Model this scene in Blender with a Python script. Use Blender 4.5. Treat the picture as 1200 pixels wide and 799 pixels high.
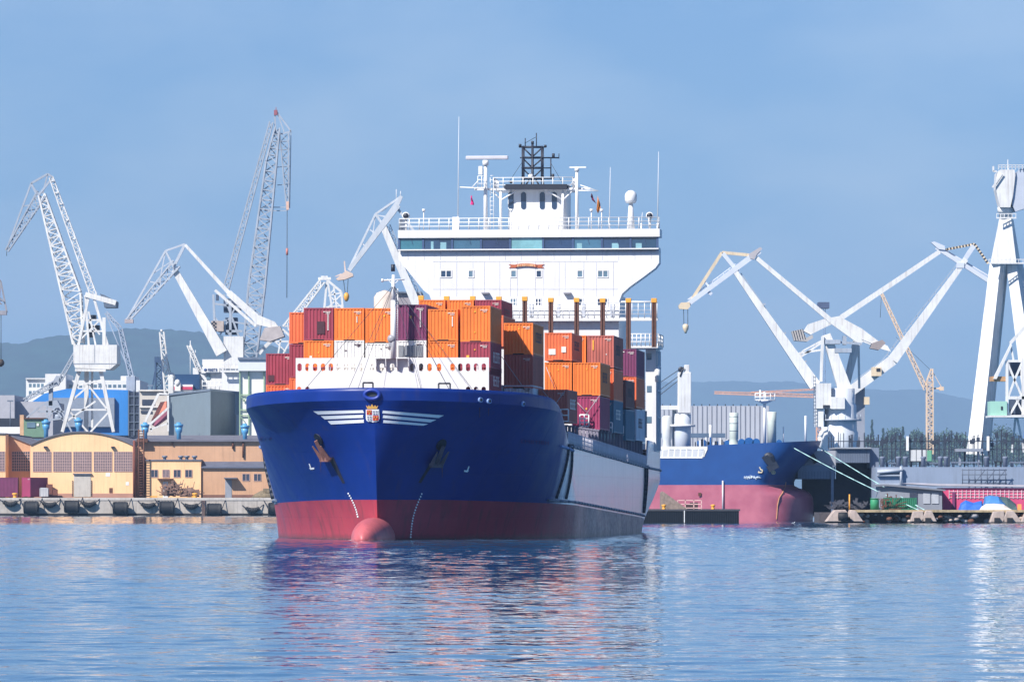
import bpy, bmesh, math, random
from mathutils import Vector, Matrix, noise as mnoise
R = math.radians
random.seed(7)
scene = bpy.context.scene
for _o in list(bpy.data.objects): bpy.data.objects.remove(_o)

# ------------------------------------------------------------------ camera, sky, sun, exposure
F = 6000.0; HOR = 588.0; CAMH = 2.95
cam_d = bpy.data.cameras.new("camera"); cam = bpy.data.objects.new("camera", cam_d)
scene.collection.objects.link(cam); scene.camera = cam
cam.location = (0, 0, CAMH); cam.rotation_euler = (R(90), 0, 0)
cam_d.sensor_width = 36; cam_d.lens = 36 * F / 1200
cam_d.shift_y = (HOR - 399.5) / 1200
cam_d.clip_start = 1; cam_d.clip_end = 60000

SUN_DIR = Vector((-1.142, -1.233, 1.55)).normalized()      # towards the sun: left, behind the camera, fairly high
elev = math.asin(SUN_DIR.z)
world = bpy.data.worlds.new("World"); scene.world = world; world.use_nodes = True
nt = world.node_tree; nt.nodes.clear()
out = nt.nodes.new("ShaderNodeOutputWorld"); bg = nt.nodes.new("ShaderNodeBackground")
sky = nt.nodes.new("ShaderNodeTexSky"); sky.sky_type = 'NISHITA'; sky.sun_disc = False
sky.sun_elevation = elev; sky.sun_rotation = math.atan2(SUN_DIR.x, SUN_DIR.y)
sky.air_density = 1.0; sky.dust_density = 0.6; sky.ozone_density = 2.5
tint = nt.nodes.new("ShaderNodeMix"); tint.data_type = 'RGBA'; tint.blend_type = 'MULTIPLY'
tint.inputs[0].default_value = 1.0
geo = nt.nodes.new("ShaderNodeTexCoord")
mp = nt.nodes.new("ShaderNodeMapping"); mp.inputs['Scale'].default_value = (17, 17, 42)
cl = nt.nodes.new("ShaderNodeTexNoise"); cl.inputs['Scale'].default_value = 1.0; cl.inputs['Detail'].default_value = 4
cr = nt.nodes.new("ShaderNodeValToRGB")
cr.color_ramp.elements[0].position = 0.36; cr.color_ramp.elements[0].color = (0.35, 0.515, 0.765, 1)
cr.color_ramp.elements[1].position = 0.66; cr.color_ramp.elements[1].color = (0.62, 0.675, 0.84, 1)
nt.links.new(geo.outputs['Generated'], mp.inputs[0]); nt.links.new(mp.outputs[0], cl.inputs[0])
nt.links.new(cl.outputs[0], cr.inputs[0]); nt.links.new(cr.outputs[0], tint.inputs[7])
nt.links.new(sky.outputs[0], tint.inputs[6]); nt.links.new(tint.outputs[2], bg.inputs[0])
bg.inputs[1].default_value = 0.090
nt.links.new(bg.outputs[0], out.inputs[0])
sun_d = bpy.data.lights.new("sun", 'SUN'); sun_d.energy = 5.0; sun_d.angle = R(0.5); sun_d.color = (1, 0.94, 0.86)
sun = bpy.data.objects.new("sun", sun_d); scene.collection.objects.link(sun)
sun.rotation_euler = SUN_DIR.to_track_quat('Z', 'Y').to_euler(); sun.location = (-100, 0, 200)
scene.view_settings.view_transform = 'Standard'; scene.view_settings.look = 'None'
scene.view_settings.gamma = 1; scene.view_settings.exposure = 0.70
scene.view_settings.use_curve_mapping = False
scene.cycles.max_bounces = 5; scene.cycles.volume_bounces = 0; scene.cycles.caustics_reflective = False
scene.cycles.use_denoising = True

# ------------------------------------------------------------------ materials
def lin(c):
    return tuple((x / 255 / 12.92 if x / 255 <= .04045 else ((x / 255 + .055) / 1.055) ** 2.4) for x in c)
MATS = {}
def mat(name, rgb, rough=.55, var=.18, scale=.6, streak=0., dirt=(70, 60, 50), metal=0., bump=0., spec=.5, plates=None, raw=False):
    """weathered paint: colour mottling, vertical dirt streaks, optional plate seams"""
    if name in MATS: return MATS[name]
    m = bpy.data.materials.new(name); m.use_nodes = True; MATS[name] = m
    n = m.node_tree; N = n.nodes; L = n.links; b = N['Principled BSDF']
    b.inputs['Roughness'].default_value = rough; b.inputs['Metallic'].default_value = metal
    b.inputs['Specular IOR Level'].default_value = spec
    c = rgb if raw else lin(rgb)
    tc = N.new('ShaderNodeTexCoord'); oi = N.new('ShaderNodeObjectInfo')
    add = N.new('ShaderNodeVectorMath'); add.operation = 'ADD'
    mul = N.new('ShaderNodeMath'); mul.operation = 'MULTIPLY'; mul.inputs[1].default_value = 57.0
    L.new(oi.outputs['Random'], mul.inputs[0]); L.new(tc.outputs['Object'], add.inputs[0]); L.new(mul.outputs[0], add.inputs[1])
    no = N.new('ShaderNodeTexNoise'); no.inputs['Scale'].default_value = scale; no.inputs['Detail'].default_value = 6
    no.inputs['Roughness'].default_value = .65
    L.new(add.outputs[0], no.inputs['Vector'])
    r = N.new('ShaderNodeValToRGB')
    r.color_ramp.elements[0].position = .3; r.color_ramp.elements[1].position = .72
    r.color_ramp.elements[0].color = (*[x * (1 - var) for x in c], 1)
    r.color_ramp.elements[1].color = (*[min(1, x * (1 + var * .7)) for x in c], 1)
    L.new(no.outputs[0], r.inputs[0]); colour = r.outputs[0]
    if streak > 0:
        mp = N.new('ShaderNodeMapping'); mp.inputs['Scale'].default_value = (2.6, 2.6, .16)
        L.new(add.outputs[0], mp.inputs[0])
        n2 = N.new('ShaderNodeTexNoise'); n2.inputs['Scale'].default_value = 1.; n2.inputs['Detail'].default_value = 5
        L.new(mp.outputs[0], n2.inputs['Vector'])
        r2 = N.new('ShaderNodeValToRGB'); r2.color_ramp.elements[0].position = .5; r2.color_ramp.elements[1].position = .78
        r2.color_ramp.elements[0].color = (0, 0, 0, 1); r2.color_ramp.elements[1].color = (streak,) * 3 + (1,)
        L.new(n2.outputs[0], r2.inputs[0])
        mx = N.new('ShaderNodeMix'); mx.data_type = 'RGBA'
        L.new(r2.outputs[0], mx.inputs[0]); L.new(colour, mx.inputs[6]); mx.inputs[7].default_value = (*lin(dirt), 1)
        colour = mx.outputs[2]
    L.new(colour, b.inputs['Base Color'])
    if bump > 0:
        bp = N.new('ShaderNodeBump'); bp.inputs['Strength'].default_value = bump; bp.inputs['Distance'].default_value = .1
        L.new(no.outputs[0], bp.inputs['Height']); L.new(bp.outputs[0], b.inputs['Normal'])
    return m

# ------------------------------------------------------------------ mesh builder
class MB:
    def __init__(s): s.v = []; s.f = []; s.sm = []
    def add(s, vs, fs, smooth=False):
        o = len(s.v); s.v += [Vector(v) for v in vs]; s.f += [[i + o for i in f] for f in fs]; s.sm += [smooth] * len(fs); return s
    def box(s, a, b):
        x0, x1 = sorted((a[0], b[0])); y0, y1 = sorted((a[1], b[1])); z0, z1 = sorted((a[2], b[2]))
        return s.add([(x0, y0, z0), (x1, y0, z0), (x1, y1, z0), (x0, y1, z0), (x0, y0, z1), (x1, y0, z1), (x1, y1, z1), (x0, y1, z1)],
              [(0, 3, 2, 1), (4, 5, 6, 7), (0, 1, 5, 4), (1, 2, 6, 5), (2, 3, 7, 6), (3, 0, 4, 7)])
    def beam(s, p, q, w, w1=None, d=None, d1=None):
        """square bar; w along the horizontal perpendicular, d the other way; w1/d1 at the far end"""
        p, q = Vector(p), Vector(q); ax = (q - p)
        if ax.length < 1e-6: return s
        ax.normalize(); up = Vector((0, 1, 0)) if abs(ax.y) < .9 else Vector((0, 0, 1))
        a = ax.cross(up).normalized(); b = ax.cross(a).normalized()
        w1 = w if w1 is None else w1; d = w if d is None else d; d1 = (w1 if d == w else d) if d1 is None else d1
        vs = []
        for c, ww, dd in ((p, w, d), (q, w1, d1)):
            vs += [c + a * ww / 2 + b * dd / 2, c - a * ww / 2 + b * dd / 2, c - a * ww / 2 - b * dd / 2, c + a * ww / 2 - b * dd / 2]
        return s.add(vs, [(3, 2, 1, 0), (4, 5, 6, 7), (0, 1, 5, 4), (1, 2, 6, 5), (2, 3, 7, 6), (3, 0, 4, 7)])
    def tube(s, p, q, r, r1=None, n=8, cap=True):
        p, q = Vector(p), Vector(q); ax = (q - p).normalized(); r1 = r if r1 is None else r1
        a = ax.cross(Vector((0, 1, 0)) if abs(ax.y) < .9 else Vector((0, 0, 1))).normalized(); b = ax.cross(a)
        vs = [c + a * rr * math.cos(2 * math.pi * i / n) + b * rr * math.sin(2 * math.pi * i / n) for c, rr in ((p, r), (q, r1)) for i in range(n)]
        s.add(vs, [(i, (i + 1) % n, n + (i + 1) % n, n + i) for i in range(n)], True)
        if cap: o = len(s.v) - 2 * n; s.f += [[o + i for i in range(n)][::-1], [o + n + i for i in range(n)]]; s.sm += [False, False]
        return s
    def path(s, pts, r, n=6):
        for a, b in zip(pts, pts[1:]): s.tube(a, b, r, n=n)
        return s
    def lathe(s, c, prof, n=16, axis='z'):
        c = Vector(c); vs = []
        for r, z in prof:
            for i in range(n):
                a = 2 * math.pi * i / n; x, y = r * math.cos(a), r * math.sin(a)
                vs.append(c + (Vector((x, y, z)) if axis == 'z' else Vector((z, x, y)) if axis == 'x' else Vector((x, z, y))))
        fs = [(k * n + i, k * n + (i + 1) % n, (k + 1) * n + (i + 1) % n, (k + 1) * n + i) for k in range(len(prof) - 1) for i in range(n)]
        s.add(vs, fs, True)
        o = len(s.v) - len(vs); m = len(prof) - 1
        if prof[0][0] > .001: s.f.append([o + i for i in range(n)][::-1]); s.sm.append(False)
        if prof[m][0] > .001: s.f.append([o + m * n + i for i in range(n)]); s.sm.append(False)
        return s
    def prism(s, pts, ext):
        """polygon extruded by a vector"""
        ext = Vector(ext); n = len(pts); pts = [Vector(p) for p in pts]
        return s.add(pts + [p + ext for p in pts], [list(range(n))[::-1], list(range(n, 2 * n))] + [(i, (i + 1) % n, n + (i + 1) % n, n + i) for i in range(n)])
    def lattice(s, p, q, w0, w1, n, t, d0=None, d1=None, tb=None):
        """four chords with zigzag bracing between p and q; w in the picture plane, d in depth"""
        p, q = Vector(p), Vector(q); ax = (q - p).normalized(); up = Vector((0, 1, 0))
        a = ax.cross(up).normalized(); b = up
        d0 = w0 if d0 is None else d0; d1 = w1 if d1 is None else d1; tb = tb or t * .6
        def ring(f):
            c = p.lerp(q, f); w = w0 + (w1 - w0) * f; d = d0 + (d1 - d0) * f
            return [c + a * w / 2 - b * d / 2, c - a * w / 2 - b * d / 2, c - a * w / 2 + b * d / 2, c + a * w / 2 + b * d / 2]
        rs = [ring(i / n) for i in range(n + 1)]
        for k in range(4): s.beam(rs[0][k], rs[n][k], t)
        for i in range(n):
            for k in range(4):
                u, v = (k, (k + 1) % 4) if i % 2 else ((k + 1) % 4, k)
                s.beam(rs[i][u], rs[i + 1][v], tb)
            if i: 
                for k in range(4): s.beam(rs[i][k], rs[i][(k + 1) % 4], tb)
        return s
    def fix(s): return s
    def build(s, name, m, parent=None, local=False, bevel=0, kind=None, label=None):
        me = bpy.data.meshes.new(name)
        vs = s.v
        if parent is not None and not local:
            inv = ROOT[parent.name].inverted(); vs = [inv @ v for v in vs]
        me.from_pydata([tuple(v) for v in vs], [], s.f)
        me.polygons.foreach_set('use_smooth', s.sm)
        me.materials.append(m)
        bm = bmesh.new(); bm.from_mesh(me); bmesh.ops.recalc_face_normals(bm, faces=bm.faces); bm.to_mesh(me); bm.free()
        o = bpy.data.objects.new(name, me); scene.collection.objects.link(o)
        if parent is not None: o.parent = parent; ROOT[o.name] = ROOT[parent.name]
        else: ROOT[o.name] = Matrix.Identity(4)
        if bevel:
            md = o.modifiers.new('bevel', 'BEVEL'); md.width = bevel; md.segments = 2; md.limit_method = 'ANGLE'
        if kind: o['kind'] = kind
        if label: o['label'] = label
        return o
ROOT = {}
def tag(o, label, cat, group=None):
    o['label'] = label; o['category'] = cat
    if group: o['group'] = group
    return o
def thing(name, label, cat, loc=(0, 0, 0), rz=0, group=None):
    o = bpy.data.objects.new(name, None); scene.collection.objects.link(o); o.empty_display_size = 2
    o.location = loc; o.rotation_euler = (0, 0, rz)
    ROOT[o.name] = Matrix.Translation(loc) @ Matrix.Rotation(rz, 4, 'Z')
    return tag(o, label, cat, group)
def single(mb, name, m, label, cat, loc, group=None, **k):
    """a thing that is one mesh, its origin at its base"""
    loc = Vector(loc); mb.v = [v - loc for v in mb.v]
    o = mb.build(name, m, None, **k); o.location = loc
    return tag(o, label, cat, group)
def copy_tree(o, parent=None):
    c = o.copy(); scene.collection.objects.link(c)
    if parent: c.parent = parent
    for ch in list(o.children): copy_tree(ch, c)
    return c
def W(px, py, Y): return Vector(((px - 600) * Y / F, Y, CAMH + (HOR - py) * Y / F))   # a spot seen in the photo, at its real distance
def pbox(mb, x0, y0, x1, y1, Y, depth):
    a, b = W(x0, y0, Y), W(x1, y1, Y); return mb.box((a.x, Y, a.z), (b.x, Y + depth, b.z))
ORD = ['first', 'second', 'third', 'fourth', 'fifth', 'sixth', 'seventh', 'eighth', 'ninth', 'tenth', 'eleventh', 'twelfth', 'thirteenth', 'fourteenth', 'fifteenth', 'sixteenth']

# palette
white = mat('white_paint', (216, 217, 219), .45, .05, .4, .22, (150, 140, 130))
clean_white = mat('clean_white', (222, 223, 224), .4, .03)
crane_white = mat('crane_white', (214, 215, 215), .5, .14, .35, .45, (128, 112, 104))
crane_grey = mat('crane_grey', (158, 168, 182), .55, .15, .3, .3, (90, 80, 80))
grey_steel = mat('grey_steel', (105, 118, 138), .5, .2, .5, .3)
dark_steel = mat('dark_steel', (38, 44, 58), .5, .2)
black_rubber = mat('black_rubber', (24, 27, 34), .7, .25, 1.2)
cream = mat('cream_paint', (214, 196, 168), .5, .12, .5, .3)
rust = mat('rust', (98, 62, 48), .8, .35, 2.0, .3)
yellow = mat('yellow_paint', (226, 160, 60), .5, .15)
rope_green = mat('pale_rope', (165, 205, 205), .8, .1)
dark_wire = mat('dark_wire', (60, 66, 80), .6, .1)

# ------------------------------------------------------------------ water, haze, land, hills
def water_material():
    m = bpy.data.materials.new('harbour_water'); m.use_nodes = True
    N = m.node_tree.nodes; L = m.node_tree.links; b = N['Principled BSDF']
    b.inputs['Base Color'].default_value = (.03, .105, .20, 1); b.inputs['Roughness'].default_value = .015
    b.inputs['IOR'].default_value = 1.33
    tc = N.new('ShaderNodeTexCoord')
    def nz(sx, sy, det, dist=0, seed=0):
        mp = N.new('ShaderNodeMapping'); mp.inputs['Scale'].default_value = (sx, sy, 1); mp.inputs['Location'].default_value = (seed, seed * 2, 0)
        n = N.new('ShaderNodeTexNoise'); n.inputs['Scale'].default_value = 1; n.inputs['Detail'].default_value = det
        n.inputs['Roughness'].default_value = .55; n.inputs['Distortion'].default_value = dist
        L.new(tc.outputs['Object'], mp.inputs[0]); L.new(mp.outputs[0], n.inputs['Vector']); return n.outputs[0]
    small = nz(2.0, 1.3, 2, .3); mid = nz(.28, .17, 2, .2, 11); big = nz(.02, .008, 3, 0, 31)
    def mth(op, a, b_):
        x = N.new('ShaderNodeMath'); x.operation = op
        for i, q in enumerate((a, b_)):
            if isinstance(q, (int, float)): x.inputs[i].default_value = q
            else: L.new(q, x.inputs[i])
        return x.outputs[0]
    patch = N.new('ShaderNodeMapRange'); patch.inputs[1].default_value = .35; patch.inputs[2].default_value = .65
    patch.inputs[3].default_value = WAVE_LO; patch.inputs[4].default_value = WAVE_HI; L.new(big, patch.inputs[0])
    h = mth('ADD', mth('MULTIPLY', mth('MULTIPLY', small, patch.outputs[0]), .013), mth('MULTIPLY', mid, .012))
    bp = N.new('ShaderNodeBump'); bp.inputs['Strength'].default_value = 1; bp.inputs['Distance'].default_value = 1
    L.new(h, bp.inputs['Height']); L.new(bp.outputs[0], b.inputs['Normal'])
    return m
WAVE_LO, WAVE_HI = .6, 1.3
water_m = water_material()
mb = MB(); mb.add([(-4200, -250, -.06), (4200, -250, -.06), (4200, 26500, -.06), (-4200, 26500, -.06)], [(0, 1, 2, 3)])
mb.build('water', water_m, kind='structure')
import numpy as np
def ripples():
    """real wavelets on the stretch of water in front of the ship and the quays: a sum of short wave trains"""
    g = np.random.default_rng(4); N = 110
    lam = np.exp(g.uniform(math.log(.34), math.log(5), N)); ang = g.normal(math.pi / 2, .75, N); ph = g.uniform(0, 6.283, N)
    wgt = np.where(lam < 1.2, 1.0, np.where(lam < 3, 1.05, .8)); sl = SLOPE * math.sqrt(2 / N) * wgt
    for y0, y1, hw0, hw1, dx, dy in ((62, 150, 16, 25, .12, .13), (150, 330, 25, 46, .17, .19), (330, 720, 46, 90, .33, .38), (720, 1112, 90, 135, .8, .9)):
        ny = int((y1 - y0) / dy); nx = int(2 * hw1 / dx); y = np.linspace(y0, y1, ny + 1); hw = (hw0 + (hw1 - hw0) * (y - y0) / (y1 - y0)) * 1.02 + 2
        u = np.linspace(-1, 1, nx + 1); X = hw[:, None] * u[None, :]; Yg = np.repeat(y[:, None], nx + 1, 1); Z = np.zeros_like(X)
        for l_, a_, p_, s_ in zip(lam, ang, ph, sl):
            k = 2 * math.pi / l_
            if l_ < 2.2 * max(dx, dy): continue
            Z += s_ / k * np.sin(k * (X * math.cos(a_) + Yg * math.sin(a_)) + p_)
        gust = 1 + .28 * np.sin(X * .045 + 1.3 * np.sin(Yg * .021)) * np.sin(Yg * .037 + .8 * np.sin(X * .06)) + .22 * np.sin(X * .017 + Yg * .013 + 2)
        Z *= gust; Z[0] -= .02 * (y0 > 63)
        me = bpy.data.meshes.new('water'); nv = X.size; me.vertices.add(nv)
        me.vertices.foreach_set('co', np.stack([X, Yg, Z], -1).astype(np.float32).ravel())
        i, j = np.meshgrid(np.arange(nx), np.arange(ny)); a = (j * (nx + 1) + i).ravel(); q = np.stack([a, a + 1, a + nx + 2, a + nx + 1], -1).astype(np.int32)
        nf = len(q); me.loops.add(nf * 4); me.polygons.add(nf); me.loops.foreach_set('vertex_index', q.ravel())
        me.polygons.foreach_set('loop_start', np.arange(0, nf * 4, 4, dtype=np.int32)); me.polygons.foreach_set('use_smooth', np.ones(nf, dtype=bool)); me.update(calc_edges=True)
        me.materials.append(water_m); o = bpy.data.objects.new('water', me); scene.collection.objects.link(o); o['kind'] = 'structure'; ROOT[o.name] = Matrix.Identity(4)
SLOPE = .045
ripples()

HAZE = 6.3e-5
hm = bpy.data.materials.new('haze_air'); hm.use_nodes = True
for n_ in list(hm.node_tree.nodes):
    if n_.type == 'BSDF_PRINCIPLED': hm.node_tree.nodes.remove(n_)
pv = hm.node_tree.nodes.new('ShaderNodeVolumePrincipled'); pv.inputs['Density'].default_value = HAZE
pv.inputs['Color'].default_value = (.42, .66, 1.0, 1); pv.inputs['Anisotropy'].default_value = 0
hm.node_tree.links.new(pv.outputs[0], hm.node_tree.nodes['Material Output'].inputs['Volume'])
mb = MB(); mb.box((-4300, -300, -14), (4300, 27500, 1100)); mb.build('haze', hm, kind='stuff')

concrete = mat('quay_concrete', (176, 168, 160), .85, .25, .35, .55, (96, 88, 82))
concrete_dark = mat('dark_concrete', (120, 116, 116), .85, .3, .4, .5)
asphalt = mat('yard_asphalt', (92, 90, 92), .9, .25, .3)
forest = mat('hill_forest', (30, 56, 48), .95, .7, .012, 0)

# left yard, right yard: land sheets with a quay face
QL, QR = 1106.0, 715.0
mb = MB(); zt = W(0, 583, QL).z
mb.box((-2600, QL + .6, -6), (W(345, 0, QL).x + 5, 13000, zt - .05)); mb.build('yard_ground', asphalt, kind='structure')
mb = MB(); mb.box((W(345, 0, QL).x + 6, 1250, -6), (60, 22000, 2.2)); mb.build('far_yard_ground', asphalt, kind='structure')
mb = MB(); mb.box((61, 1000, -6), (3000, 22000, 1.8)); mb.build('dock_yard_ground', asphalt, kind='structure')

def hills(name, prof, Y, zbase, rough):
    """ridge whose skyline follows the listed heights, sloping to the front and back"""
    rnd = random.Random(3); mb = MB(); nx = 220; ny = 26
    def top(x):
        for (a, h0), (b, h1) in zip(prof, prof[1:]):
            if a <= x <= b: return h0 + (h1 - h0) * (x - a) / (b - a)
        return prof[-1][1]
    vs = []
    for j in range(ny + 1):
        f = j / ny; yy = Y - 1900 + 2900 * f
        w = math.sin(min(1, f / .6) * math.pi / 2) ** 1.2 if f < .6 else math.cos((f - .6) / .4 * math.pi / 2)
        for i in range(nx + 1):
            px = prof[0][0] + (prof[-1][0] - prof[0][0]) * i / nx
            zz = CAMH + (HOR - top(px)) * Y / F; x = (px - 600) * Y / F
            n = mnoise.fractal(Vector((x / 420, yy / 420, 5)), 1, 2.1, 5) * rough + rnd.uniform(0, rough * .22)
            vs.append((x, yy, zbase + (zz - zbase) * w + n * (.25 + w) * .8))
    mb.add(vs, [(j * (nx + 1) + i, j * (nx + 1) + i + 1, (j + 1) * (nx + 1) + i + 1, (j + 1) * (nx + 1) + i) for j in range(ny) for i in range(nx)], True)
    return mb.build(name, forest, kind='structure')
hills('hills', [(-420, 440), (-150, 415), (0, 408), (30, 410), (60, 401), (110, 396), (160, 393), (200, 394), (260, 398), (330, 408), (420, 428), (520, 448), (640, 462), (760, 478)], 13500, 0, 24)
hills('far_hills', [(560, 470), (700, 458), (800, 449), (860, 446), (930, 449), (1000, 456), (1080, 459), (1150, 470), (1240, 478), (1400, 492), (1600, 500)], 24000, 0, 22)

# ------------------------------------------------------------------ the container ship
TH = math.atan(0.11); SI, CO = math.sin(TH), math.cos(TH); SX, SY = -10.61, 393.0
ship = thing('container_ship', 'large blue container ship with red underside and tall white bridge, sailing bow first', 'container ship', (SX, SY, 0), -TH)
def proj(t, s, z):
    X = SX + s * SI + t * CO; Y = SY + s * CO - t * SI
    return 600 + F * X / Y, HOR - F * (z - CAMH) / Y
def Sp(px, py, s):
    """ship coordinates (port, aft, up) of a spot seen in the photo on the cross-section at s"""
    k = (px - 600) / F; t = (k * (SY + s * CO) - SX - s * SI) / (CO + k * SI); Y = SY + s * CO - t * SI
    return Vector((t, s, CAMH + (HOR - py) * Y / F))
LS = 124.0; BM = 12.5
def zk0(s): return 10.75 - .035 * s
def ztop(s):
    pts = [(0, 11.72), (8, 11.5), (14, 11.2), (17, 10.8), (20, 10.1), (22, 9.5), (25.2, 7.62), (26, 7.56), (103.2, 6.25), (103.8, 8.9), (124, 8.8)]
    for (a, h0), (b, h1) in zip(pts, pts[1:]):
        if a <= s <= b: return h0 + (h1 - h0) * (s - a) / (b - a)
    return pts[-1][1] if s > 0 else pts[0][1]
def stem(z): v = max(0, min(1, z / 10.7)); return 2.3 * (1 - v) ** .85
def half(s, z):
    v = max(0., min(1., z / zk0(max(s, 0))))
    s0 = stem(z); Lg = 15 + 18 * (1 - v) ** .7; u = (s - s0) / Lg
    if u <= 0: return 0.
    v = v ** 1.45; Lg = 18.5 + 14.5 * (1 - v) ** .7; u = (s - s0) / Lg; p = 1.9 + .3 * v; q = 1.06 - .54 * v ** 1.3
    b = BM * (1 - (1 - min(u, 1)) ** p) ** q
    if s > 92:
        a = .26 * max(0, 1 - max(z, 0) / 5.2) ** 1.3; b *= 1 - a * ((s - 92) / 32) ** 1.6
    if s > 116: b *= 1 - .05 * ((s - 116) / 8) ** 2
    return b
def hull_material():
    m = bpy.data.materials.new('hull_paint'); m.use_nodes = True
    N = m.node_tree.nodes; L = m.node_tree.links; b = N['Principled BSDF']
    tc = N.new('ShaderNodeTexCoord'); sp = N.new('ShaderNodeSeparateXYZ'); L.new(tc.outputs['Object'], sp.inputs[0])
    def mth(op, a, b_=0, c=None):
        x = N.new('ShaderNodeMath'); x.operation = op
        for i, q in enumerate((a, b_, c)):
            if q is None: continue
            if isinstance(q, (int, float)): x.inputs[i].default_value = q
            else: L.new(q, x.inputs[i])
        return x.outputs[0]
    def noise(sc, det, mpv=None):
        n = N.new('ShaderNodeTexNoise'); n.inputs['Scale'].default_value = sc; n.inputs['Detail'].default_value = det
        if mpv:
            mp = N.new('ShaderNodeMapping'); mp.inputs['Scale'].default_value = mpv; L.new(tc.outputs['Object'], mp.inputs[0]); L.new(mp.outputs[0], n.inputs['Vector'])
        else: L.new(tc.outputs['Object'], n.inputs['Vector'])
        return n.outputs[0]
    def mix(f, a, b_):
        x = N.new('ShaderNodeMix'); x.data_type = 'RGBA'
        if isinstance(f, (int, float)): x.inputs[0].default_value = f
        else: L.new(f, x.inputs[0])
        for i, q in ((6, a), (7, b_)):
            if isinstance(q, tuple): x.inputs[i].default_value = (*q, 1)
            else: L.new(q, x.inputs[i])
        return x.outputs[2]
    def rng(v, a, b_, lo=0., hi=1.):
        x = N.new('ShaderNodeMapRange'); x.inputs[1].default_value = a; x.inputs[2].default_value = b_; x.inputs[3].default_value = lo; x.inputs[4].default_value = hi
        L.new(v, x.inputs[0]); return x.outputs[0]
    n1 = noise(.35, 6); st = noise(1, 5, (1.5, 1.5, .12)); fine = noise(3, 5)
    s, z = sp.outputs[1], sp.outputs[2]
    blue = mix(rng(n1, .3, .7), (.003, .022, .165), (.004, .029, .215))
    # parallel side: pale grey paints in its glancing sky reflection, with seams and streaks
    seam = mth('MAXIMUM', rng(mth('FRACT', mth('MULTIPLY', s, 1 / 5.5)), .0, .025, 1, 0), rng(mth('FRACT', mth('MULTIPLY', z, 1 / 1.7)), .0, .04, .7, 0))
    side_sheen = mth('MULTIPLY', rng(mth('ADD', s, mth('MULTIPLY', n1, 5)), 25.5, 30), 1)
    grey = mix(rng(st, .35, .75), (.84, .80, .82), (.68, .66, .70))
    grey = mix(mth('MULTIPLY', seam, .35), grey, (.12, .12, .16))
    top = mix(side_sheen, blue, grey)
    red = mix(rng(n1, .3, .7), (.33, .035, .06), (.42, .06, .085)); 
    red = mix(mth('MULTIPLY', rng(st, .5, .75), .5), red, (.16, .05, .06))
    rgrey = mix(rng(fine, .4, .62), (.10, .07, .10), (.25, .22, .26))
    low = mix(rng(mth('ADD', s, mth('MULTIPLY', n1, 8)), 30, 48), red, rgrey)
    zz = mth('ADD', z, mth('MULTIPLY', mth('MAXIMUM', mth('SUBTRACT', s, 8), 0), .0185))
    col = mix(mth('LESS_THAN', zz, 3.12), top, low)
    scum = rng(mth('ADD', z, mth('MULTIPLY', fine, .5)), .25, .75, .75, 0)
    col = mix(scum, col, (.05, .045, .05))
    col = mix(mth('MULTIPLY', mth('MULTIPLY', rng(st, .56, .8), rng(n1, .4, .62)), .5), col, (.07, .045, .04))
    col = mix(mth('MULTIPLY', seam, .16), col, (.02, .02, .04))
    L.new(col, b.inputs['Base Color']); side_sheen = mth('MULTIPLY', side_sheen, mth('GREATER_THAN', zz, 3.12)); L.new(rng(side_sheen, 0, 1, .25, 1.0), b.inputs['Specular IOR Level']); L.new(side_sheen, b.inputs['Coat Weight']); b.inputs['Coat Roughness'].default_value = .32
    b.inputs['Roughness'].default_value = .38
    L.new(mth('MULTIPLY', rng(n1, .3, .7, .3, .45), rng(side_sheen, 0, 1, 1.1, .5)), b.inputs['Roughness'])
    bp = N.new('ShaderNodeBump'); bp.inputs['Strength'].default_value = .4; bp.inputs['Distance'].default_value = .07
    L.new(mth('ADD', n1, mth('MULTIPLY', seam, -.25)), bp.inputs['Height']); L.new(bp.outputs[0], b.inputs['Normal'])
    return m
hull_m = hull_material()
deck_m = mat('deck_paint', (110, 60, 66), .7, .3, .8)
blue_m = mat('ship_blue_paint', (.016, .045, .31), .4, .12, .4, raw=True)

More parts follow.
